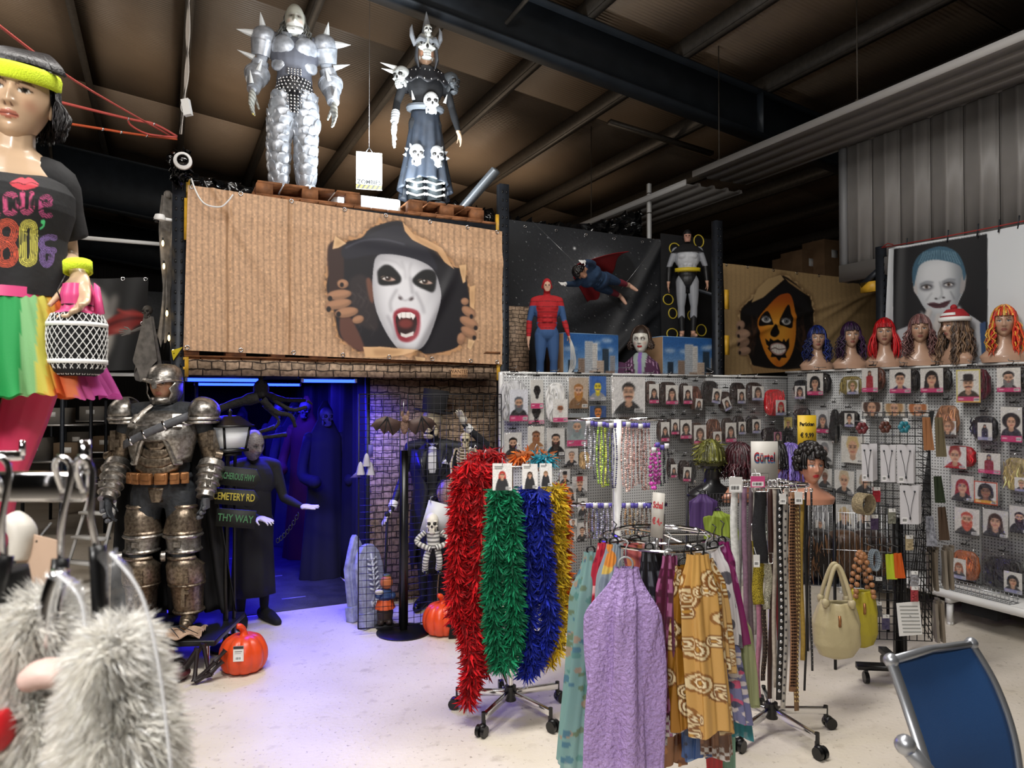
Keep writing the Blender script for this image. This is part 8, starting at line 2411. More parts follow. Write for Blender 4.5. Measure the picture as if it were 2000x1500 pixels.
def board(name,lab,x0,y0,x1,y1,D,col,lines,cat='sign',tilt=0.,rz=0.):
 a,b=W(x0,y1,D),W(x1,y0,D);w,h=b.x-a.x,b.z-a.z
 t=thing(name,lab,cat,Vector(((a.x+b.x)/2,D,a.z)),rz);t.rotation_euler.y=tilt
 q=MB();q.box((0,0,h/2),(w,.004,h));q.build('sign_board',mat('sign_'+col[1:],col,.5),t)
 for tx,sz,zz,c,sx in lines:text(tx,sz*h,mat('ink_'+c[1:],c,.6),t,(0,-.003,zz*h),depth=.0008,bold=.0012,sx=sx)
 q=MB();q.box((0,.006,-.02 if D<5 else-.2),(.012,.006,.08 if D<5 else.44));q.build('clip',M_WIRE,t)
 return t
board('sign','white Gürtel sign with red and blue letters above the belts',1467,862,1519,937,3.74,'#b9b5ae',[('Gürtel',.34,.58,'#b03038',.62),('Gürtel',.336,.535,'#3a5a80',.62)])
board('sign','narrow white Schal price sign in red letters over the scarves',1270,962,1294,1050,2.72,'#b4b0a8',[('Schal',.2,.72,'#b03038',.55),('€ 4,-',.2,.36,'#b03038',.55)],rz=-.5,tilt=.06)
board('sign','yellow Perücken price sign over the wig heads',1558,811,1594,884,5.1,'#d8b228',[('Perücken',.14,.76,'#141414',.75),('€ 9,99',.17,.46,'#141414',.8)])
# ---- belts
g=G(1507,1428);Db=g.y;tz=W(1500,945,Db).z
t=thing('belt_stand','chrome belt stand with a five-armed caster base at the right of the scarves','stand',g)
star_base(t,.30,5,-1.15,tz+.03)
q=MB();q.cyl((-.2,0,tz),(.2,0,tz),.007,8);q.cyl((0,-.18,tz),(0,.18,tz),.007,8)
a=np.linspace(0,2*PI,40,endpoint=False);q.tube(np.stack([.19*np.cos(a),.17*np.sin(a),0*a+tz],-1),.006,8,closed=True);q.build('hook_ring',M_CHROME,t,smooth=40)
BG='belts on the belt stand'
def belt(x,yb,w,col,lab,dy=0.,y0=950,studs=None,m=None,x2=None,buckle=True):
 D=Db-.15+dy;k=D/F;a,b=W(x,y0,D),W(x2 or x,yb,D)
 t=thing('belt',lab,'belt',a,0,BG);L=b-a;n=22;w=w*k
 s=np.linspace(0,1,n);r=np.random.default_rng(int(x));cx=L.x*s+.006*np.sin(s*7+x);cy=.006*np.sin(s*5+x);tw=.25*np.sin(s*3+x)
 V=[np.array((cx[i]+e*w/2*math.cos(tw[i]),cy[i]+e*w/2*math.sin(tw[i])+o,L.z*s[i]))for i in range(n)for e,o in((-1,0),(1,0),(1,.004),(-1,.004))]
 q=MB();q.add(V,[(4*i+j,4*i+(j+1)%4,4*i+4+(j+1)%4,4*i+4+j)for i in range(n-1)for j in range(4)],ngons=[[3,2,1,0],[4*n-4,4*n-3,4*n-2,4*n-1]]);q.build('strap',m or mat('belt_'+col[1:],col,.45,noise=.15,nscale=60),t)
 if studs:
  q=MB()
  for f in np.arange(.04,.97,studs[1]/abs(L.z)):
   for e in studs[2]:
    q.ell((np.interp(f,s,cx)+e*w,np.interp(f,s,cy)-.003,L.z*f),(studs[0],.004,studs[0]),7,4)
  q.build('studs',mat('stud_'+studs[3][1:],studs[3],.25,.8),t,kind='stuff')
 if buckle:
  q=MB();h=w*.9;q.tube([(-w*.6,-.004,.0),(w*.6,-.004,0),(w*.6,-.004,h*1.5),(-w*.6,-.004,h*1.5),(-w*.6,-.004,0)],.003,6);q.cyl((0,-.004,0),(0,-.006,h*1.5),.0022,5);q.build('buckle',M_CHROME,t)
M_SEQ=lambda c:mat('sequin_'+c[1:],c,.18,.7,noise=.7,nscale=240,bump=1,bscale=300)
for a in((1435,1170,14,'#c9c9c6','wide white belt with square white buckle, leftmost on the belt stand',-.02),(1446,1395,8,'#8d8a8c','long grey belt behind the white one',.03),(1455,1345,9,'#8a6a80','iridescent pink vinyl belt',.02),(1466,1380,9,'#6a5a62','mauve grey leather belt beside the black sequins',.05),(1484,1100,26,'#101012','wide black sequin belt',-.03,960,None,M_SEQ('#2a2a2e')),(1482,1180,24,'#8a7a2c','wide gold sequin belt',.0,1055,None,M_SEQ('#a8962f')),(1500,1190,15,'#b9b4a8','sparkling silver sequin belt end',.01,1100,None,M_SEQ('#d0c8b4')),(1482,1362,10,'#b0748c','pink leather belt with punched holes',.03,1160),(1493,1330,9,'#2c1c18','dark brown beaded belt with small studs',.02,1180,(.004,.02,(-.3,.3),'#6a5a4a')),(1506,1365,9,'#3a201c','plain dark brown leather belt',.04),(1514,1342,9,'#a79c90','plain beige leather belt between dark ones',.0),(1524,1368,11,'#121214','black belt with one row of silver studs',-.02,950,(.009,.035,(0,),'#c9c9cc')),(1536,1385,9,'#b9b4ac','off-white belt with metal eyelets',.02,950,(.006,.04,(0,),'#55555a'),None,1531),(1548,1352,12,'#8a6244','tan leopard spotted belt',-.03,960,(.005,.016,(-.28,.05,.3),'#2a1a14')),(1557,1388,10,'#7a5c3c','brown belt with pyramid studs',.0,975,(.007,.022,(-.25,.25),'#c2a876')),(1566,1290,8,'#a98a3c','narrow gold plaited belt',.02,975),(1574,1350,4,'#141416','thin plain black cord belt',.03,960),(1584,1310,4,'#2a2a2c','thin braided black belt, rightmost on the belt stand',.05,960,(.003,.02,(0,),'#8a8a8c')),(1520,1250,6,'#8c2430','narrow dark red belt hanging behind others',.08),(1472,1240,8,'#c9c4bc','narrow white belt half hidden behind the sequins',.09)):
 belt(*a[:4],a[4],*a[5:6],**{k:v for k,v in zip(('y0','studs','m','x2'),a[6:])})
for i,(x,y,w,h,lab)in enumerate(((1437,962,26,30,'white square buckle card on the first belt'),(1480,952,28,22,'pink and white barcode tag on the black sequin belt'),(1529,985,13,20,'white price tag on the studded belt'),(1560,985,15,24,'white octagonal price tag on the leopard belt'),(1478,1108,12,24,'white price tag on the gold sequin belt'))):
 p=W(x,y,Db-.24);k=p.y/F
 t=thing('price_tag',lab,'tag',p,0,'tags on the belts');q=MB();cv=Canvas(0,0,10,10,16,16,'#cfcdca' if i!=1 else '#c2487c');bars(cv,1,5,9,9,rg);panel_print(q,w*k,h*k,cv,.002);q.build('printed_tag',M_PRINT,t);q=MB();q.cyl((0,0,h*k*.9),(0,.04,h*k+.03),.001,4);q.build('string',M_WHITE,t)
 # ---- bead necklaces on a white post
p=W(1206,1050,4.5);p.z=0
zt=W(1206,819,4.5).z;z2=W(1206,985,4.5).z
t=thing('bead_stand','white square post with chrome arms for the bead necklaces','stand',p)
q=MB();q.box((0,0,zt/2),(.045,.045,zt));q.build('post',M_WHITE,t)
q=MB();q.box((0,0,.02),(.5,.5,.03));q.build('base_plate',M_WHITE,t)
for z in(zt,z2):
 for d in(-1,1):
  q=MB();q.box((d*.16,0,z),(.3,.018,.022));
  for k in range(3):q.cyl((d*(.06+.1*k),-.12,z),(d*(.06+.1*k),.02,z),.004,6)
  q.build('arm',M_CHROME,t)
NK=[(1148,828,915,'#b9bac0'),(1156,828,912,'#a9aab2'),(1163,830,935,'#55565e'),(1171,830,945,'#9cc04a'),(1178,830,952,'#c2cc5a'),(1186,832,948,'#8fa83a'),(1193,832,940,'#6a6a86'),(1199,832,955,'#4a4a70'),(1219,830,950,'#c9a29a'),(1226,830,962,'#d4b0a6'),(1233,832,955,'#b98d86'),(1241,832,948,'#c9b0a8'),(1250,834,945,'#7a5a52'),(1257,832,958,'#a07a72'),(1264,832,955,'#c09a92'),(1276,880,955,'#a03a8a'),(1283,870,948,'#b85aa0'),(1293,875,948,'#2a3a34'),(1301,872,945,'#1c1c22')]
NK+=[(1148+7*i,988,1052,c)for i,c in enumerate(['#4a3a34','#7a5a4a','#6a6a90','#a9aab8','#55506a','#8a8aa0','#b0a8b0'])]+[(1218+8*i,988,1046,c)for i,c in enumerate(['#3a3030','#8a6a4a','#a5906a','#4a3a30','#9a8a7a','#5a4038','#7a6a5a'])]
for i,(x,y0,y1,c)in enumerate(NK):
 D=4.38+.04*(i%3);a=W(x,y0,D);k=D/F;L=(y1-y0)*k
 lo,hi,nm=((0,3,'silver and grey beads in the upper left row'),(3,6,'green beads in the upper left row'),(6,8,'violet-grey beads right of the green ones'),(8,15,'pink and rose beads in the upper right row'),(15,17,'large magenta beads'),(17,19,'dark beads right of the magenta ones'),(19,26,'mixed beads in the lower left row'),(26,33,'brown beads in the lower right row'))[np.searchsorted([3,6,8,15,17,19,26],i,'right')]
 t=thing('bead_necklace','%s string from the left of the %s'%(('first','second','third','fourth','fifth','sixth','seventh')[i-lo],nm),'necklace',a,0,'bead necklaces on the white post')
 q=MB();big=.012 if i in(15,16)else.0058
 for s in(-1,1):
  for z in np.arange(0,L,big*2.1):q.ell((s*(.006+.012*math.sin(PI*z/L)),rg.normal()*.002,-z),big*rg.uniform(.75,1.3),6,4,col=np.clip(np.array(hx(c))*rg.uniform(.7,1.35),0,1))
 q.build('beads',vc(.18),t,smooth=True)
 q=MB();q.box((0,-.02,.005),(.028,.004,.03),col='#5a50a8' if i%3 else '#d0d0d2');q.build('tag',vc(.5),t)
 # ---- wig heads
def wig_head(lab,p,rz,cols,skin='#b08d76',lip='#9a5a4c',bust=True,extra=None,drop=.315,cat='wig head',**h):
 t=thing('wig_display',lab,cat,p,rz,'wig heads')
 c=np.array((0,-.01,drop))
 q=MB()
 S,Tt=np.meshgrid(np.linspace(0,2*PI,40),np.linspace(0,1,22));tk=[0,.3,.45,.62,.8,1]
 P=np.stack([np.interp(Tt,tk,[.052,.052,.062,.12,.165,.15])*np.cos(S),np.interp(Tt,tk,[.055,.053,.06,.075,.085,.08])*np.sin(S)+.02*(1-Tt),(drop-.06)*(1-Tt)+.002],-1)
 q.grid(P,col=skin);q.build('bust',vc(.35,coat=.2),t,smooth=True)
 q=MB();add_head(q,c,skin=skin,lip=lip,R=h.pop('R',None));q.build('head',vc(.35,coat=.2),t,smooth=True)
 q=MB();hair(q,c+(0,.008,.005),np.random.default_rng(len(lab)),cols,**h);q.build('wig',M_HAIR,t)
 if extra:extra(t,c)
 return t
def top(px):a=onu(px,700,5.9);a.z=2.016;return a
RF=TH-PI/2
fc=lambda p:math.atan2(-p.x,p.y)
def cap(t,c):
 q=MB();q.lathe([(.001,.15),(.06,.14),(.1,.095),(.11,.06)],30,c=tuple(c+(0,.008,0)));q.build('cap_crown',mat('red_knit','#9c1a22',.8),t,smooth=True,solid=.006)
 q=MB();q.lathe([(.112,.04),(.118,.055),(.114,.075)],30,c=tuple(c+(0,.008,0)));q.build('cap_band',M_WHITE,t,smooth=True,solid=.008)
 q=MB();q.ell(c+(.0,0,.16),.026,12,8);q.build('bobble',mat('red_knit','#9c1a22',.8),t,smooth=True)
 q=MB();q.lathe([(.09,.11),(.104,.088)],6,c=tuple(c+(.0,.006,0)),a0=-2.2,a1=-.6);q.build('white_stripe',M_WHITE,t,solid=.008)
HD=dict(lip='#8a5248')
for lab,px,dr,cols,kw in(('dummy head with a wavy royal blue wig, leftmost on top of the right board',1596,-.15,['#101c50','#182a70','#0c1438'],dict(length=.24,wave=.02,freq=3)),('dummy head with a dark purple fringed wig',1662,-.2,['#26102e','#3a1a44','#180a20'],dict(length=.24,wave=.016)),('dummy head with a straight bright red wig',1728,0,['#b00c14','#c8141c','#98080e'],dict(length=.24,wave=.002,n=170)),('dummy head with a shaggy rose-brown curly wig',1797,-.05,['#5c3c3c','#7a5250','#8e6a66'],dict(length=.26,wave=.02,freq=4)),('dummy head with a long blond-grey wig under a red and white bobble cap',1866,.9,['#6a5444','#84684e','#4a3a32'],dict(length=.32,wave=.016,fringe=False,extra=cap)),('dummy head with an orange, red and yellow streaked wig at the right end',1962,0,['#c8421c','#d89a38','#b0181a','#d8b050'],dict(length=.26,wave=.012))):
 p=top(px);wig_head(lab,p,fc(p)-dr,cols,**HD,**kw)
p=W(1500,985,4.62);zs=p.z;bx0,bx1=W(1372,985,4.62).x,W(1632,985,4.62).x
t=thing('wire_shelf','black wire basket shelf carrying wig heads behind the belts','shelf',(bx0,4.55,0),.12)
Lw=bx1-bx0
def wires(q,x0,x1,y0,y1,z,h,st_):
 for x in np.arange(x0,x1+.001,st_):
  q.cyl((x,y0,z),(x,y1,z),.002,4);q.cyl((x,y0,z),(x,y0,z+h),.003,4);q.cyl((x,y1,z),(x,y1,z+h),.002,4)
 for y in np.arange(y0,y1+.001,st_*1.5):q.cyl((x0,y,z),(x1,y,z),.002,4)
 for zz in np.arange(z,z+h+.001,max(h/2,.02)):
  q.tube([(x0,y0,zz),(x1,y0,zz),(x1,y1,zz),(x0,y1,zz),(x0,y0,zz)],.003,5)
q=MB();wires(q,0,Lw,-.02,.32,zs,.08,.022);q.build('wire_basket',M_BWIRE,t,kind='stuff')
for x in(0,Lw):
 for y in(-.02,.32):q=MB();q.cyl((x,y,0),(x,y,zs+.1),.01,8);q.build('post',M_BWIRE,t)
def mid(px,dy=.1):a=W(px,900,4.6+dy);a.z=zs+.004;return a
def curls(t,c):
 q=MB()
 for i in range(150):
  a,b=rg.uniform(-PI,PI),rg.uniform(0,1.75)
  if math.sin(a)<-.35 and b>1.02:continue
  q.ell(c+(math.sin(b)*math.cos(a)*.093,math.sin(b)*math.sin(a)*.115+.008,math.cos(b)*.132+.01),rg.uniform(.014,.024),8,5,col='#14100f' if i%2 else '#1f1a19')
 q.build('curls',M_HAIR,t,smooth=True)
def tinsel(t,c):
 q=MB();feathers(q,[c+(0,0,.0),c+(0,0,.06),c+(0,0,.1)],.1,900,'#77762c',rg,.045);q.build('tinsel',vc(.5),t,kind='stuff')
for lab,px,dr,cols,sk,kw in(('dark dummy head with a fluffy olive tinsel wig and red collar',1388,2.8,['#4c4c1c','#6a6a2a'],'#141416',dict(length=.02,n=60,extra=tinsel,drop=.27)),('dummy head turned away with a dark burgundy and black wig',1444,2.4,['#3c0e18','#1c0a0e','#2a0a12'],'#b07a62',dict(length=.12,wave=.006,n=160,drop=.25)),('dummy head with a short black wig, half hidden by the Gürtel sign',1518,.6,['#0e0c0d','#1a1614'],'#b07a62',dict(length=.04,wave=.006,n=120,drop=.25)),('dummy head with a smooth lilac wig seen from behind',1543,2.4,['#6a58a0','#8070b8','#5a4a90'],'#b07a62',dict(length=.14,wave=.004,n=150,drop=.245)),('dummy head with red lips, blue eyes and a short wavy black wig',1582,-.45,['#0c0a0b','#181314','#221c1c'],'#b9836a',dict(length=.02,wave=.003,n=60,drop=.245,lip='#b01c28',extra=curls))):
 p=mid(px,.02 if px>1570 else.14);wig_head(lab,p,fc(p)-dr,cols,skin=sk,**kw)
bn=G(1665,1262);
t=thing('wire_bin','large wire bin on legs holding loose brown wigs behind the handbags','bin',(bn.x,bn.y+.15,0),-.25)
q=MB();wires(q,-.36,.36,-.2,.25,.42,.52,.034);q.build('wire_cage',M_WIRE,t,kind='stuff')
for x in(-.36,.36):
 for y in(-.2,.25):q=MB();q.cyl((x,y,.0),(x,y,.95),.011,8);q.build('leg',M_BWIRE,t)
q=MB();q.box((0,.02,.425),(.7,.42,.006));q.build('floor_sheet',M_STEEL,t)
for i,(x,c)in enumerate(((-.2,'#1c1614'),(.0,'#4a3424'),(.18,'#2a1e1a'))):
 t2=thing('loose_wig',('black wig lying left in the wire bin','brown curly wig lying in the middle of the wire bin','dark brown wig lying right in the wire bin')[i],'wig',Vector((bn.x+x,bn.y+.12,.435)),0,'loose wigs in the wire bin')
 lump(.24,.34,.26,(0,0,.18),[c,'#6a4c34'],i+40,60).build('hair',M_HAIR,t2,smooth=True)
def handbag(lab,x0,x1,yt,yb,D,col,handle,hc_):
 a,b=W(x0,yb,D),W(x1,yt,D);w,h=b.x-a.x,b.z-a.z;bh=h*.6
 t=thing('handbag',lab,'handbag',Vector(((a.x+b.x)/2,D,a.z)),-.15,'slouchy handbags')
 S,Tt=np.meshgrid(np.linspace(0,2*PI,80),np.linspace(0,1,34));tk=[0,.06,.25,.6,.9,1]
 rx=np.interp(Tt,tk,[.1,.34,.47,.48,.36,.3])*w;fo=1+.06*np.sin(S*9+2*Tt)*sm(Tt,.2,.9)+.03*np.sin(S*5+Tt*9)
 P=np.stack([rx*np.cos(S)*fo,rx*.5*np.sin(S)*fo,bh*Tt+.02*np.cos(2*S)*Tt*w],-1)
 q=MB();q.grid(P,col=col);q.build('bag_body',vc(.42,bump=.3,bscale=40),t,smooth=True,solid=.004)
 q=MB();q.tube([(0,-.24*w,bh*.8),(0,-.27*w,bh*.72),(0,-.26*w,bh*.62)],.008,8);q.build('toggle',M_BRON,t)
 for s in(-1,1):
  pts=curve_pts([(-.28*w,s*.05,bh*.93),(-.2*w,s*.045,bh*1.25),(-.06*w,s*.03,h*.96),(.06*w,s*.03,h*.96),(.2*w,s*.045,bh*1.25),(.28*w,s*.05,bh*.93)],6)
  q=MB()
  if handle=='beads':
   for p_ in pts[::2]:q.ell(p_,.016,10,7)
  else:
   q.tube(pts,.012,8)
   for e in(2,-3):q.ell(pts[e],(.022,.02,.024),10,7)
  q.build('handle',mat('handle_'+hc_[1:],hc_,.45),t,smooth=True)
handbag('slouchy cream leather handbag with knotted handles hanging on the wire bin',1588,1678,1100,1286,4.05,'#b8ab84','knot','#b5a883')
handbag('slouchy yellow handbag with wooden bead handles beside the cream one',1655,1712,1078,1264,4.3,'#a89a28','beads','#9a6a44')
for lab,x0,y0,x1,y1,D,c in(('purple organza cloth draped on the wire shelf',1372,965,36,1040,4.5,'#5a3f78'),('lime green felt hat cloth right above the scarves',1402,998,40,1050,4.48,'#94a83a')):
 drape('draped_cloth',lab,'cloth',None,(x0,y0),(x0+4,y1),14,x1*1.3,D,plain(c),M_SHEER,5,int(x0),hem=.1)
 # ---- black grid stand with jewellery
g=G(1752,1335);Dg=4.42
def gw(px,py):return W(px,py,Dg)
a,b=gw(1692,1250),gw(1812,803)
t=thing('jewellery_grid','black wire grid stand on casters hung with jewellery cards at the right','stand',Vector(((a.x+b.x)/2,Dg,0)),-.12)
w=b.x-a.x
q=MB()
for x in np.linspace(-w/2,w/2,10):q.cyl((x,0,a.z),(x,0,b.z),.003,5)
for z in np.arange(a.z,b.z+.01,.048):q.cyl((-w/2,0,z),(w/2,0,z),.003,5)
q.build('front_grid',M_BWIRE,t,kind='stuff')
q=MB()
for y in np.linspace(0,.4,9):q.cyl((w/2,y,a.z),(w/2+y*.5,y,b.z),.003,5)
for z in np.arange(a.z,b.z+.01,.048):q.cyl((w/2,0,z),(w/2+.1,.4,z),.003,5)
q.build('side_grid',M_BWIRE,t,kind='stuff')
q=MB();q.box((.02,.05,.55),(.045,.045,.9));q.box((.02,.03,.1),(.05,.55,.035));q.box((0,-.02,.1),(.5,.05,.035));q.build('base',M_BLACK,t)
for x,y in((-.2,-.03),(.2,-.03),(.02,.28),(.02,-.22)):
 q=MB();q.cyl((x-.012,y,.035),(x+.012,y,.035),.035,14);q.box((x,y,.08),(.02,.02,.04));q.build('caster',M_BLACK,t,smooth=40)
for i,(x0,y0,x1,y1,n,lab)in enumerate(((1684,868,1704,940,5,'first stack of white necklace cards on the black grid, at the left'),(1721,869,1747,942,2,'second stack of white necklace cards on the black grid, in the middle'),(1753,869,1783,944,3,'third stack of white necklace cards on the black grid, at the right'),(1759,948,1793,1024,4,'lower stack of white necklace cards on the black grid'))):
 p0,p1=W(x0,y1,Dg-.12),W(x1,y0,Dg-.12);ww,hh=p1.x-p0.x,p1.z-p0.z
 t=thing('necklace_card',lab,'necklace card',Vector(((p0.x+p1.x)/2,Dg-.12,p0.z)),-.1,'necklace cards on the black grid')
 for j in range(n):
  cv=Canvas(0,0,26,72,27,73,'#c6c4c8');bars(cv,3,60,10,69,rg);q=MB();panel_print(q,ww,hh,cv,.001);o=q.build('white_card',M_PRINT,t);o.location=(.014*j,.02*j,0)
 q=MB();q.tube(curve_pts([(-ww*.28,-.003,hh*.83),(-ww*.1,-.004,hh*.5),(.02*ww,-.004,hh*.2),(ww*.12,-.004,hh*.5),(ww*.28,-.003,hh*.83)],5),.0014,4);q.ell((.02*ww,-.005,hh*.16),(.005,.004,.012),7,5);q.ell((-ww*.28,-.004,hh*.84),.006,6,4);q.ell((ww*.28,-.004,hh*.84),.006,6,4);q.build('chain',M_STEEL,t)
 q=MB();q.cyl((0,.1,hh),(0,-.03,hh+.004),.0025,5);q.build('peg_hook',M_BWIRE,t)
def small(name,lab,cat,px,py,D,parts,grp=None,rz=0.):
 p=W(px,py,D);t=thing(name,lab,cat,p,rz,grp)
 for nm,m,fn in parts:q=MB();fn(q);q.build(nm,m,t,smooth=40)
HK=('peg_hook',M_WIRE,lambda q:q.cyl((0,.1,.04),(0,-.02,.04),.0025,5))
for lab,x,y,c in(('dark red flower hair tie hanging on the black grid',1682,836,'#5c1f24'),('brown leaf hair tie hanging on the black grid',1727,834,'#4a241a'),('teal flower hair tie hanging on the black grid',1764,834,'#1f6a78')):
 small('hair_tie',lab,'hair tie',x,y,Dg-.08,[('petals',mat('tie_'+c[1:],c,.5),lambda q:[q.ell((.022*math.cos(k),-.01,.022*math.sin(k)),(.017,.01,.017),8,5)for k in np.arange(0,6,1.05)]),('card',M_WHITE,lambda q:q.box((.02,.012,.035),(.03,.002,.035))),HK],'hair ties on the black grid')
an_=np.linspace(0,2*PI,28,endpoint=False)
small('straw_cuff','woven straw cuff hanging left of the white necklace cards','cuff',1687,984,Dg-.16,[('woven_band',mat('straw','#8d7f62',.8,noise=.3,nscale=80,bump=.8,bscale=120),lambda q:[q.tube(np.stack([.062*np.cos(an_),0*an_+.01*k-.03,.058*np.sin(an_)],-1),.0065,6,closed=True)for k in range(7)]),HK],rz=.5)
small('bead_bracelets','grey bead bracelets hanging on the lower black grid','bracelet',1704,1080,Dg-.1,[('beads',mat('grey_bead','#7d8890',.2),lambda q:[q.ell((.024*math.cos(k)+.006*j,-.01*j,.06*math.sin(k)-.04),.007,7,5)for j in range(3)for k in np.arange(0,6.28,.22)]),HK])
for lab,x,y,h,c in(('neon orange ribbon hanging on the lower black grid',1750,1080,.15,'#c9581c'),('neon yellow ribbon beside the orange one',1734,1082,.15,'#b9c832'),('peach satin ribbons hanging at the top right of the black grid',1806,815,.2,'#9a6a48'),('olive satin ribbons hanging right of the peach ones',1830,815,.24,'#6a604a'),('brown paper strip hanging low on the side of the grid',1836,990,.2,'#4a3a2e'),('dark green tag strips on the side of the black grid',1828,930,.16,'#2a3424'),('black and white skull printed roll hanging on the side of the grid',1812,1008,.18,'#8a8c96')):
 small('ribbon',lab,'ribbon',x,y,Dg-.04,[('strips',mat('ribbon_'+c[1:],c,.4,noise=.5 if 'skull' in lab else 0,nscale=50),lambda q:[q.bar((k*.012,-.01*(k%2),0),(k*.016+.01,-.012,-h),.016,.004,(0,1,0))for k in range(-1,3)]),HK],'ribbons on the black grid')
for i,(x,y,n,lab)in enumerate(((1815,1075,6,'bundle of clear beige hair-net bags at the side of the grid'),(1845,1072,6,'second bundle of clear beige bags right of the first'),(1828,1175,5,'lowest bundle of clear beige bags hanging beside the grid'))):
 small('bag_bundle',lab,'bag bundle',x,y,Dg+.05,[('clear_bag',vc(.35),lambda q:[q.box((.012*k,.02*(k%3),-.13+.012*(k%3)),(.017,.03,.24),R=Euler((0,.06*(k%3-1),0)).to_matrix(),col='#7d7264' if k%2 else '#8f867a')for k in range(n)]),HK],'beige bag bundles')
small('price_sheet','white sheet with rows of small print hanging low on the black grid','sheet',1776,1215,Dg-.06,[('paper',M_WHITE,lambda q:q.box((0,0,.02),(.14,.002,.2),R=Euler((0,-.08,0)).to_matrix())),('print_rows',mat('grey_ink','#8f918e',.6),lambda q:[q.box((-.005+.003*k,-.0025,.095-.022*k),(.11,.001,.006))for k in range(8)]),HK])
for i,(x,y,c,lab)in enumerate(((1700,1140,'#141416','black hair-clip card low on the black grid'),(1716,1142,'#1a1a1c','second black hair-clip card right of the first'),(1708,1020,'#4a3a5a','purple cord card below the straw cuff'),(1712,966,'#9c2430','red bead earrings card'),(1742,1008,'#77776a','clear bag of grey beads in the middle of the grid'),(1776,1060,'#a99a7a','gold hair pin card with barcode label'),(1786,1130,'#8f8f94','clear bag with silver pins'),(1786,1160,'#9c3a40','clear bag with red pins'),(1715,1190,'#55565a','cluster of grey bead hair ties'),(1730,1215,'#4a4464','cluster of purple bead hair ties'))):
 small('hair_clip_card',lab,'clip card',x,y,Dg-.07,[('card',mat('cc_'+c[1:],c,.5),lambda q:[q.box((0,0,0),(.045,.004,.09))]+[q.ell((rg.uniform(-.018,.018),-.006,rg.uniform(-.04,.02)),.007,6,4)for k in range(8)]),('barcode_label',M_WHITE,lambda q:q.box((0,-.003,.035),(.04,.002,.022))),HK],'small cards on the black grid')
p=onu(1920,1185,5.55);small('cosmetic_case','black fabric case lying in the wire tray on the white base shelf','case',1925,1188,p.y-.02,[('case_body',M_MATTE,lambda q:q.box((0,0,0),(.26,.16,.1))),('zip',M_WIRE,lambda q:q.box((0,-.082,.03),(.24,.004,.006)))],rz=RF)
p=onu(1915,1200,5.52);t=thing('wire_tray','low chrome wire tray on the white base shelf','tray',(p.x,p.y,.262),RF)
q=MB();wires(q,-.3,.25,-.06,.04,.0,.06,.03);q.build('wires',M_WIRE,t,kind='stuff');q=MB();q.tube([(-.3,-.06,.06),(.25,-.06,.06)],.005,6);q.build('rim',M_WIRE,t)
# ---- blue sling chair in the foreground
M_AL=mat('chair_aluminium','#a3a6ab',.35,.75);D0=1.95
def cp(x,y,D):return np.array(W(x,y,D))
t0=W(1850,1500,D0)
t=thing('sling_chair','blue fabric sling chair with a silver frame, nearest at the lower right','chair',(t0.x,t0.y,0))
o=np.array((t0.x,t0.y,0))
Lp=[cp(1740,1290,1.98)-o,cp(1775,1390,1.93)-o,cp(1815,1520,1.85)-o,cp(1850,1680,1.78)-o]
Rp=[cp(1897,1257,2.28)-o,cp(1945,1340,2.24)-o,cp(1982,1450,2.18)-o,cp(2000,1600,2.1)-o]
L_,R2=curve_pts(Lp,8),curve_pts(Rp,8)
for P in(L_,R2):q=MB();q.tube(P,.017,12,flat=.7);q.ell(P[0],.02,12,8);q.build('frame_tube',M_AL,t,smooth=40)
f=np.linspace(0,1,14)[None,:,None];S_=L_[:,None]*(1-f)+R2[:,None]*f;S_[...,1]+=.03*np.sin(np.linspace(0,1,14)*PI)[None]
q=MB();q.grid(S_);q.build('sling',mat('blue_sling','#1d4a80',.7,noise=.05,nscale=300,bump=.3,bscale=500),t,smooth=True,solid=.004)
q=MB();q.tube([L_[0],(L_[0]+R2[0])/2+(0,.02,.0),R2[0]],.012,8);q.build('top_bar',M_AL,t,smooth=True)
for e in(L_[-1],R2[-1]):
 q=MB();q.tube([e,(e[0]-.05,e[1]-.1,.42),(e[0],e[1]-.5,.40),(e[0],e[1]-.52,.0)],.016,10);q.tube([(e[0]-.03,e[1]-.05,.5),(e[0]+.02,e[1]+.15,0)],.016,10);q.build('leg',M_AL,t,smooth=40)
q=MB();q.box((L_[-1][0]/2+R2[-1][0]/2,L_[-1][1]-.25,.42),(.5,.45,.02));q.build('seat_sling',mat('blue_sling','#1d4a80',.7),t)
a=cp(1768,1455,1.7)-o;q=MB();q.tube([a,a+(.05,.0,-.06),a+(.1,-.02,-.14)],.019,12);q.ell(a,.024,12,8);q.build('armrest',M_AL,t,smooth=True)
# ---- foreground garment rail with white fur
M_FUR=vc(.9,trl=.35)
a,b=W(-60,950,.78),W(172,942,.78)
t=thing('garment_rail','thick chrome garment rail in the near left foreground','rail',(a.x,a.y,0))
q=MB();q.box(((b.x-a.x)/2,0,a.z),(b.x-a.x,.016,.032));q.build('rail_tube',M_CHROME,t,bevel=.004)
q=MB();q.cyl((b.x-a.x-.004,0,a.z),(b.x-a.x-.004,0,a.z+.04),.005,8);q.cyl((b.x-a.x-.004,0,a.z+.02),(b.x-a.x-.004,.0,a.z+.05),.0065,8);q.build('end_stop',M_CHROME,t)
q=MB();q.box((-.1,0,a.z/2),(.03,.03,a.z));q.box((-.1,0,.02),(.04,.5,.03));q.build('post',M_CHROME,t)
q=MB();c=W(20,890,.95);q.box((c.x-a.x-.05,c.y-a.y,c.z),(.13,.012,.012));q.cyl((c.x-a.x+.016,c.y-a.y,c.z),(c.x-a.x+.016,c.y-a.y,c.z+.02),.004,6);q.build('rear_rail',M_CHROME,t)
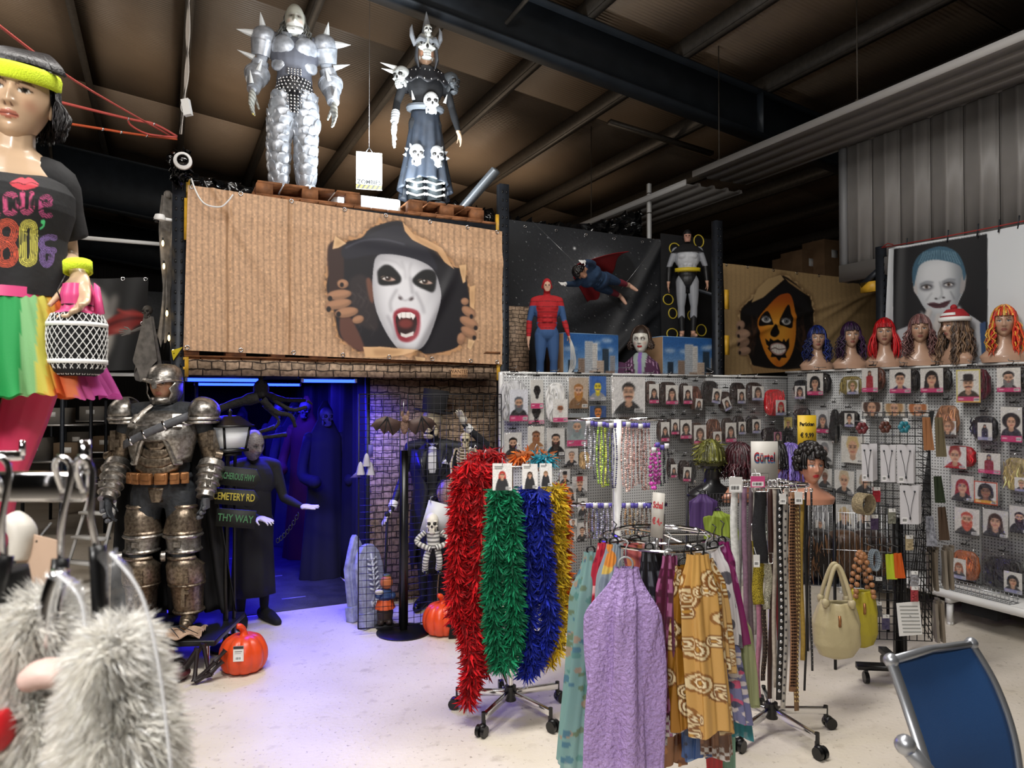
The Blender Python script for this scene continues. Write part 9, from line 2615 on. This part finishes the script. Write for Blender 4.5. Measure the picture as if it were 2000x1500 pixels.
def hanger_(lab,px,bot,D,arm):
 p=W(px,925,D);t=thing('clothes_hanger',lab,'hanger',p,0,'hangers on the near rail');e=np.array(W(*bot,D)-p)
 q=MB();q.tube(curve_pts([(-.012,.012,-.02),(-.013,0,.006),(0,-.012,.018),(.01,-.01,.004),e*.5+(.004,-.01,0),e],5),.0032,7);q.build('hook',M_CHROME,t,smooth=True)
 q=MB();q.tube(curve_pts([e+(0,0,.01),e+np.array(arm)*.5+(0,-.004,0),e+np.array(arm)],5),.012,9,flat=.55);q.build('hanger_arm',M_BLACK,t,smooth=True)
hanger_('chrome hook hanger carrying the left white fur piece',132,(118,1110),.74,(.0,-.03,-.2))
hanger_('chrome hook hanger carrying the right white fur piece',172,(190,1085),.74,(.03,-.02,-.2))
hanger_('chrome hook hanger at the left picture edge',12,(8,1105),.72,(-.01,-.03,-.16))
def fur(lab,blobs,D,n,col,ln):
 p=W(*blobs[0][:2],D);t=thing('fur_piece',lab,'fur garment',p,0,'white fur pieces on the near rail');q=MB();c=MB()
 for x,y,rx,ry,dd in blobs:
  o_=np.array(W(x,y,D+dd)-p);k=D/F;r_=np.array((rx*k,.05,ry*k));c.ell(o_,r_*.93,18,12,col=np.array(hx(col)))
  u=rg.normal(size=(n,3));u/=np.linalg.norm(u,axis=1)[:,None];u=u[u[:,1]<.35];b=o_+u*r_*.9;g_=u+rg.normal(size=u.shape)*.35+(0,0,-.5);g_/=np.linalg.norm(g_,axis=1)[:,None];w_=np.cross(g_,rg.normal(size=u.shape));w_/=np.linalg.norm(w_,axis=1)[:,None];L=ln*rg.uniform(.5,1.2,(len(u),1))
  V=np.stack([b-w_*.0005,b+w_*.0005,b+g_*L*.6+w_*.0003+(0,0,-.003),b+g_*L+(0,0,-.008)],1).reshape(-1,3);i=np.arange(len(u))[:,None]*4
  q.add(V,i+np.array((0,1,2,3)),col=np.repeat(np.clip(np.array(hx(col))*rg.uniform(.85,1.1,(len(u),1)),0,1),4,0))
 c.build('pelt',M_FUR,t,smooth=True);q.build('fur_hair',M_FUR,t,kind='stuff')
fur('white long-haired fur piece hanging left on the near rail',[(85,1230,55,70,0),(70,1330,85,80,0),(80,1430,105,90,-.02),(60,1530,120,90,-.02)],.74,9000,'#f4f1ea',.032)
fur('white long-haired fur piece hanging right on the near rail',[(235,1270,35,50,0),(232,1350,62,75,0),(238,1440,82,85,-.01),(240,1540,92,80,-.01)],.70,9000,'#f6f3ec',.03)
for lab,pts,D in(('clear plastic cover over the right fur piece',[(215,1080),(275,1160),(310,1300),(335,1510)],.66),('grey plastic cover hanging between the two fur pieces',[(110,1120),(160,1180),(165,1320),(150,1480)],.68)):
 p=W(*pts[0],D);t=thing('plastic_cover',lab,'plastic cover',p,0);Lr=curve_pts([np.array(W(x,y,D)-p)for x,y in pts],6);ww=np.linspace(.012,.07 if 'right' in lab else.03,len(Lr))
 S_=np.linspace(-1,0,10);P=np.array([[l+np.array((s*w_,-.02*math.sin(s*3)+.004*math.sin(i*1.3+s*9),0))for s in S_]for i,(l,w_)in enumerate(zip(Lr,ww))]);q=MB();q.grid(P);q.build('film',film('cover_film',gloss=.16,rough=.18,haze=.10),t,smooth=True)
 q=MB();q.tube(Lr,.0016,5);q.build('seam',film('seam_film',gloss=.2,rough=.2,haze=.5),t)
for nm,lab,cat,col,pts,r0,D,m in(('silver_sleeve','shiny silver quilted piece hanging under the left chrome hook','garment','#b9bcc0',[(118,1115),(100,1180),(95,1260),(84,1310)],.013,.71,M_CHROME),('tan_label','pink folded fabric lying on the left fur piece','fabric','#c9aaa0',[(55,1330),(85,1315),(125,1318)],.017,.67,None),('black_garment','black fabric hanging at the left picture edge below its hook','garment','#101012',[(10,1110),(12,1180),(40,1230),(20,1300)],.03,.74,None),('red_ball','red glossy fabric bulge at the lower left edge','garment','#c0101c',[(-20,1400),(-12,1430),(-14,1460)],.02,.66,None),('white_collar','black and white cow-spotted collar with a tan card behind the near rail','garment','#c9c4ba',[(20,1010),(45,1040),(40,1090)],.02,1.0,None)):
 p=W(*pts[0],D);t=thing(nm,lab,cat,p);L=curve_pts([np.array(W(x,y,D)-p)for x,y in pts],6);q=MB();q.tube(L,r0*(.7+.4*np.sin(np.linspace(.4,2.8,len(L)))),12,flat=.7);q.build('folds',m or mat(nm+'_cloth',col,.5,bump=.4),t,smooth=True)
 q=MB();q.tube(L*.98+(0,-r0*.6,0),.002,5);q.build('seam',M_BLACK,t)
small('tan_card','blank tan card hanging on black clothing behind the near rail','card',72,1100,1.0,[('card',mat('tan_card','#b59a84',.7),lambda q:q.box((0,0,0),(.055,.002,.075),R=Euler((0,.25,0)).to_matrix())),('pin',M_BLACK,lambda q:q.cyl((0,-.002,.03),(0,.03,.05),.0015,5))])
small('dark_coat','black coat hanging behind the tan card at the left','garment',60,1170,1.06,[('coat_body',M_MATTE,lambda q:[q.tube([(0,0,.08),(-.02,0,-.1),(-.02,0,-.4)],[.03,.06,.07],14,flat=.5)]),('stripe',M_WHITE,lambda q:[q.box((.03+.006*k,-.03,-.02-.03*k),(.02,.003,.012))for k in range(4)])])
# ---- things around the left rack post
p=onv(357,315,5.52)
t=thing('dome_camera','white round dome camera with a dark lens on top of the left rack post','camera',p,facecam(p))
q=MB();q.M=Matrix.Rotation(PI/2,4,'X');q.lathe([(.001,-.02),(.055,-.02),(.062,0),(.06,.02),(.042,.035),(.038,.03)],30);q.build('housing',M_WHITE,t,smooth=40)
q=MB();q.ell((0,-.028,0),(.04,.022,.04),16,10);q.build('lens_dome',mat('lens','#050506',.05),t,smooth=True)
p=onv(312,426,5.66);t=thing('dome_camera','smaller white dome camera on the outer side of the left rack post','camera',p,-1.2)
q=MB();q.lathe([(.001,.03),(.03,.025),(.04,0),(.035,-.015),(.001,-.02)],20);q.build('housing',M_WHITE,t,smooth=40);q=MB();q.ell((0,-.02,-.015),.02,10,8);q.build('lens_dome',mat('lens','#050506',.05),t);q=MB();q.cyl((0,0,0),tuple(Matrix.Rotation(1.2,3,'Z')@(SV(.07,5.7,p.z)-p)),.012,8);q.build('bracket',M_WHITE,t)
def cord(nm,lab,cat,pts,D0,r0,m,grp=None,extra=None):
 P=[np.array(W(x,y,d))for(x,y),d in zip(pts,D0 if isinstance(D0,(list,tuple))else[D0]*len(pts))]
 t=thing(nm,lab,cat,P[0],0,grp);q=MB();q.tube(curve_pts(np.array(P)-P[0],6),r0,7);q.build('cord',m,t,smooth=True)
 if extra:extra(t,np.array(P)-P[0])
M_RED=mat('pink_red_cord','#b85048',.55);M_ORC=mat('orange_cord','#b8502c',.55)
tick=lambda t,P:[(lambda q:(q.ell(P[i],.012,8,6),q.build('cord_clamp',M_CHROME,t)))(MB())for i in range(1,len(P)-1)]
cord('bungee_cord','pink elastic cord running from the upper left corner to the rack post','cord',[(-20,36),(150,160),(332,265)],[2.6,3.6,5.2],.006,M_RED,'cords to the rack post')
cord('bungee_cord','red elastic cord from behind the mannequin head to the rack post, upper of two','cord',[(70,188),(250,232),(300,242),(345,266)],[4.0,4.8,5.0,5.25],.009,M_RED,'cords to the rack post',tick)
cord('bungee_cord','orange elastic cord with clamps, lowest of the cords to the rack post','cord',[(60,230),(200,252),(236,258),(286,265),(345,272)],[4.0,4.6,4.75,5.0,5.25],.008,M_ORC,'cords to the rack post',tick)
cord('bungee_cord','slack red loop hanging under the upper red cord','cord',[(250,232),(256,245),(290,262),(345,268)],[4.8,4.85,5.0,5.2],.007,M_RED,'cords to the rack post')
for i in range(3):cord('power_cable',('leftmost','middle','rightmost')[i]+' of three twisted white cables rising from the rack post to the roof','cable',[(366+3*i,-30),(370-3*i,60),(362+3*i,140),(360-i,200),(352+i,262)],5.3,.007,mat('cable_white','#a39c94',.5),'white cables at the rack post')
cord('power_cable','thin white cable looping from the dome camera over the cardboard banner','cable',[(368,330),(382,372),(400,398),(430,404),(446,392),(455,380)],5.12,.006,M_WHITE,'white cables at the rack post')
small('power_adapter','white plug adapter hanging in the cable bundle','adapter',365,210,5.28,[('case',M_WHITE,lambda q:q.box((0,0,0),(.055,.04,.12),R=Euler((0,-.2,0)).to_matrix())),('cable_loop',M_WHITE,lambda q:q.tube(curve_pts([(-.02,0,.05),(-.04,0,.03),(-.04,0,-.02),(-.01,0,-.05)],4),.004,6))])
for i,(x,y)in enumerate(((318,475),(320,520),(326,612),(330,660),(338,688))):
 small('string_light_bulb','%s warm white bulb of the light string on the left rack post'%('topmost','second from top','middle','second lowest','lowest')[i],'light',x,y,5.12,[('bulb',mat('warm_bulb',(1.,.82,.5),.3,emit=14.),lambda q:q.ell((0,0,0),(.008,.008,.022),8,6)),('socket',M_BLACK,lambda q:q.cyl((0,0,.02),(0,0,.04),.006,6))],'string light bulbs')
def gauze(q):
 S,T_=np.meshgrid(np.linspace(-1,1,16),np.linspace(0,1,30));q.grid(np.stack([S*(.05+.03*np.sin(T_*7))-.0*T_,.03*np.sin(S*6+T_*5),-T_*1.15*(1-.1*np.abs(np.sin(S*9)))],-1))
small('gauze_strip','shredded grey gauze hanging down the outer side of the left rack post','cloth',328,380,5.2,[('gauze',mat('grey_gauze','#77726c',.9,noise=.3,nscale=20),gauze),('knot',mat('grey_gauze','#77726c',.9),lambda q:q.ell((0,0,0),.03,8,6))])
def reaper(q):
 S,T_=np.meshgrid(np.linspace(0,2*PI,30),np.linspace(0,1,16));q.grid(np.stack([(.03+.07*T_)*np.cos(S)*(1+.2*np.sin(S*7)),(.03+.05*T_)*np.sin(S),-T_*.42*(1+.2*np.sin(S*3))],-1))
small('hanging_reaper','small grey gauze ghoul with a skeletal hand hanging left of the rack post','figure',290,618,5.5,[('robe',mat('grey_gauze','#77726c',.9),reaper),('skull',M_BONE,lambda q:skull(q,(0,-.02,.03),.1,col='#55504a')),('arm',mat('grey_gauze','#77726c',.9),lambda q:(q.tube([(-.03,0,-.08),(-.12,-.02,-.12)],[.018,.008],7),hand(q,(-.12,-.02,-.12),(-1,0,-.1),(0,-1,0),.1,curl=.1,spread=.3)))])
small('warning_pennant','yellow pennant pointing right at the foot of the cardboard banner','pennant',340,690,5.1,[('pennant',mat('pennant_yellow','#c9b41c',.6),lambda q:q.prism([(-.02,.02),(.06,.045),(-.005,-.05)],.003)),('pin',M_BLACK,lambda q:q.cyl((0,-.004,0),(0,.02,0),.004,6))])
# ---- dim shop behind the statue at the left
for i,(px,D,lab)in enumerate(((110,9.0,'dim wire shelf with cartons far behind the skirted mannequin'),(185,10.5,'second dim wire shelf farther back at the left'))):
 p=W(px,900,D);t=thing('stock_shelf',lab,'shelf',(p.x,p.y,0),.1,'dim shelves at the left')
 for x in(-.5,.5):
  for y in(-.2,.2):q=MB();q.box((x,y,.85),(.03,.03,1.7));q.build('post',M_STEEL,t)
 for z in(.5,.95,1.4):q=MB();q.box((0,0,z),(1.,.42,.02));q.build('shelf_board',M_WIRE,t)
 for k,(x,z,w_,h_,c)in enumerate(((-.25,.51,.35,.25,'#1c3a5a'),(.2,.96,.3,.22,'#6a5844'),(-.2,.96,.25,.28,'#55504a'),(.25,.51,.25,.2,'#6a5844'),(.0,1.41,.3,.2,'#7a7670'))):
  t2=thing('stock_box',('%s %s box on the %s dim shelf at the left'%(('blue','brown','grey','small brown','pale')[k],('lowest','middle','middle','lowest','topmost')[k],('nearer','farther')[i])),'box',(p.x+x,p.y,z+.001),.1,'boxes on the dim shelves');q=MB();q.box((0,0,h_/2),(w_,.3,h_));q.build('box_body',mat('sb_'+c[1:],c,.7),t2);q=MB();q.box((0,-.152,h_*.6),(w_*.4,.004,h_*.3));q.build('label',M_WHITE,t2)
p=G(140,1150);t=thing('step_ladder','white folding step ladder standing behind the near rail','ladder',(p.x,p.y+.1,0),-.3)
for s in(-1,1):q=MB();q.bar((s*.2,0,0),(s*.17,.25,.75),.03,.02);q.bar((s*.2,.5,0),(s*.17,.25,.75),.025,.02);q.build('side_rail',M_WHITE,t)
for k in range(3):q=MB();q.box((0,.08*k+.05,.2+.22*k),(.38,.1,.025));q.build('step',M_WHITE,t)
q=MB();q.tube(curve_pts([(-.17,.25,.75),(-.16,.25,.92),(.0,.25,.97),(.16,.25,.92),(.17,.25,.75)],5),.014,8);q.build('top_handle',M_BLACK,t,smooth=True)
freeze_text()
bpy.data.scenes.remove(TMP)
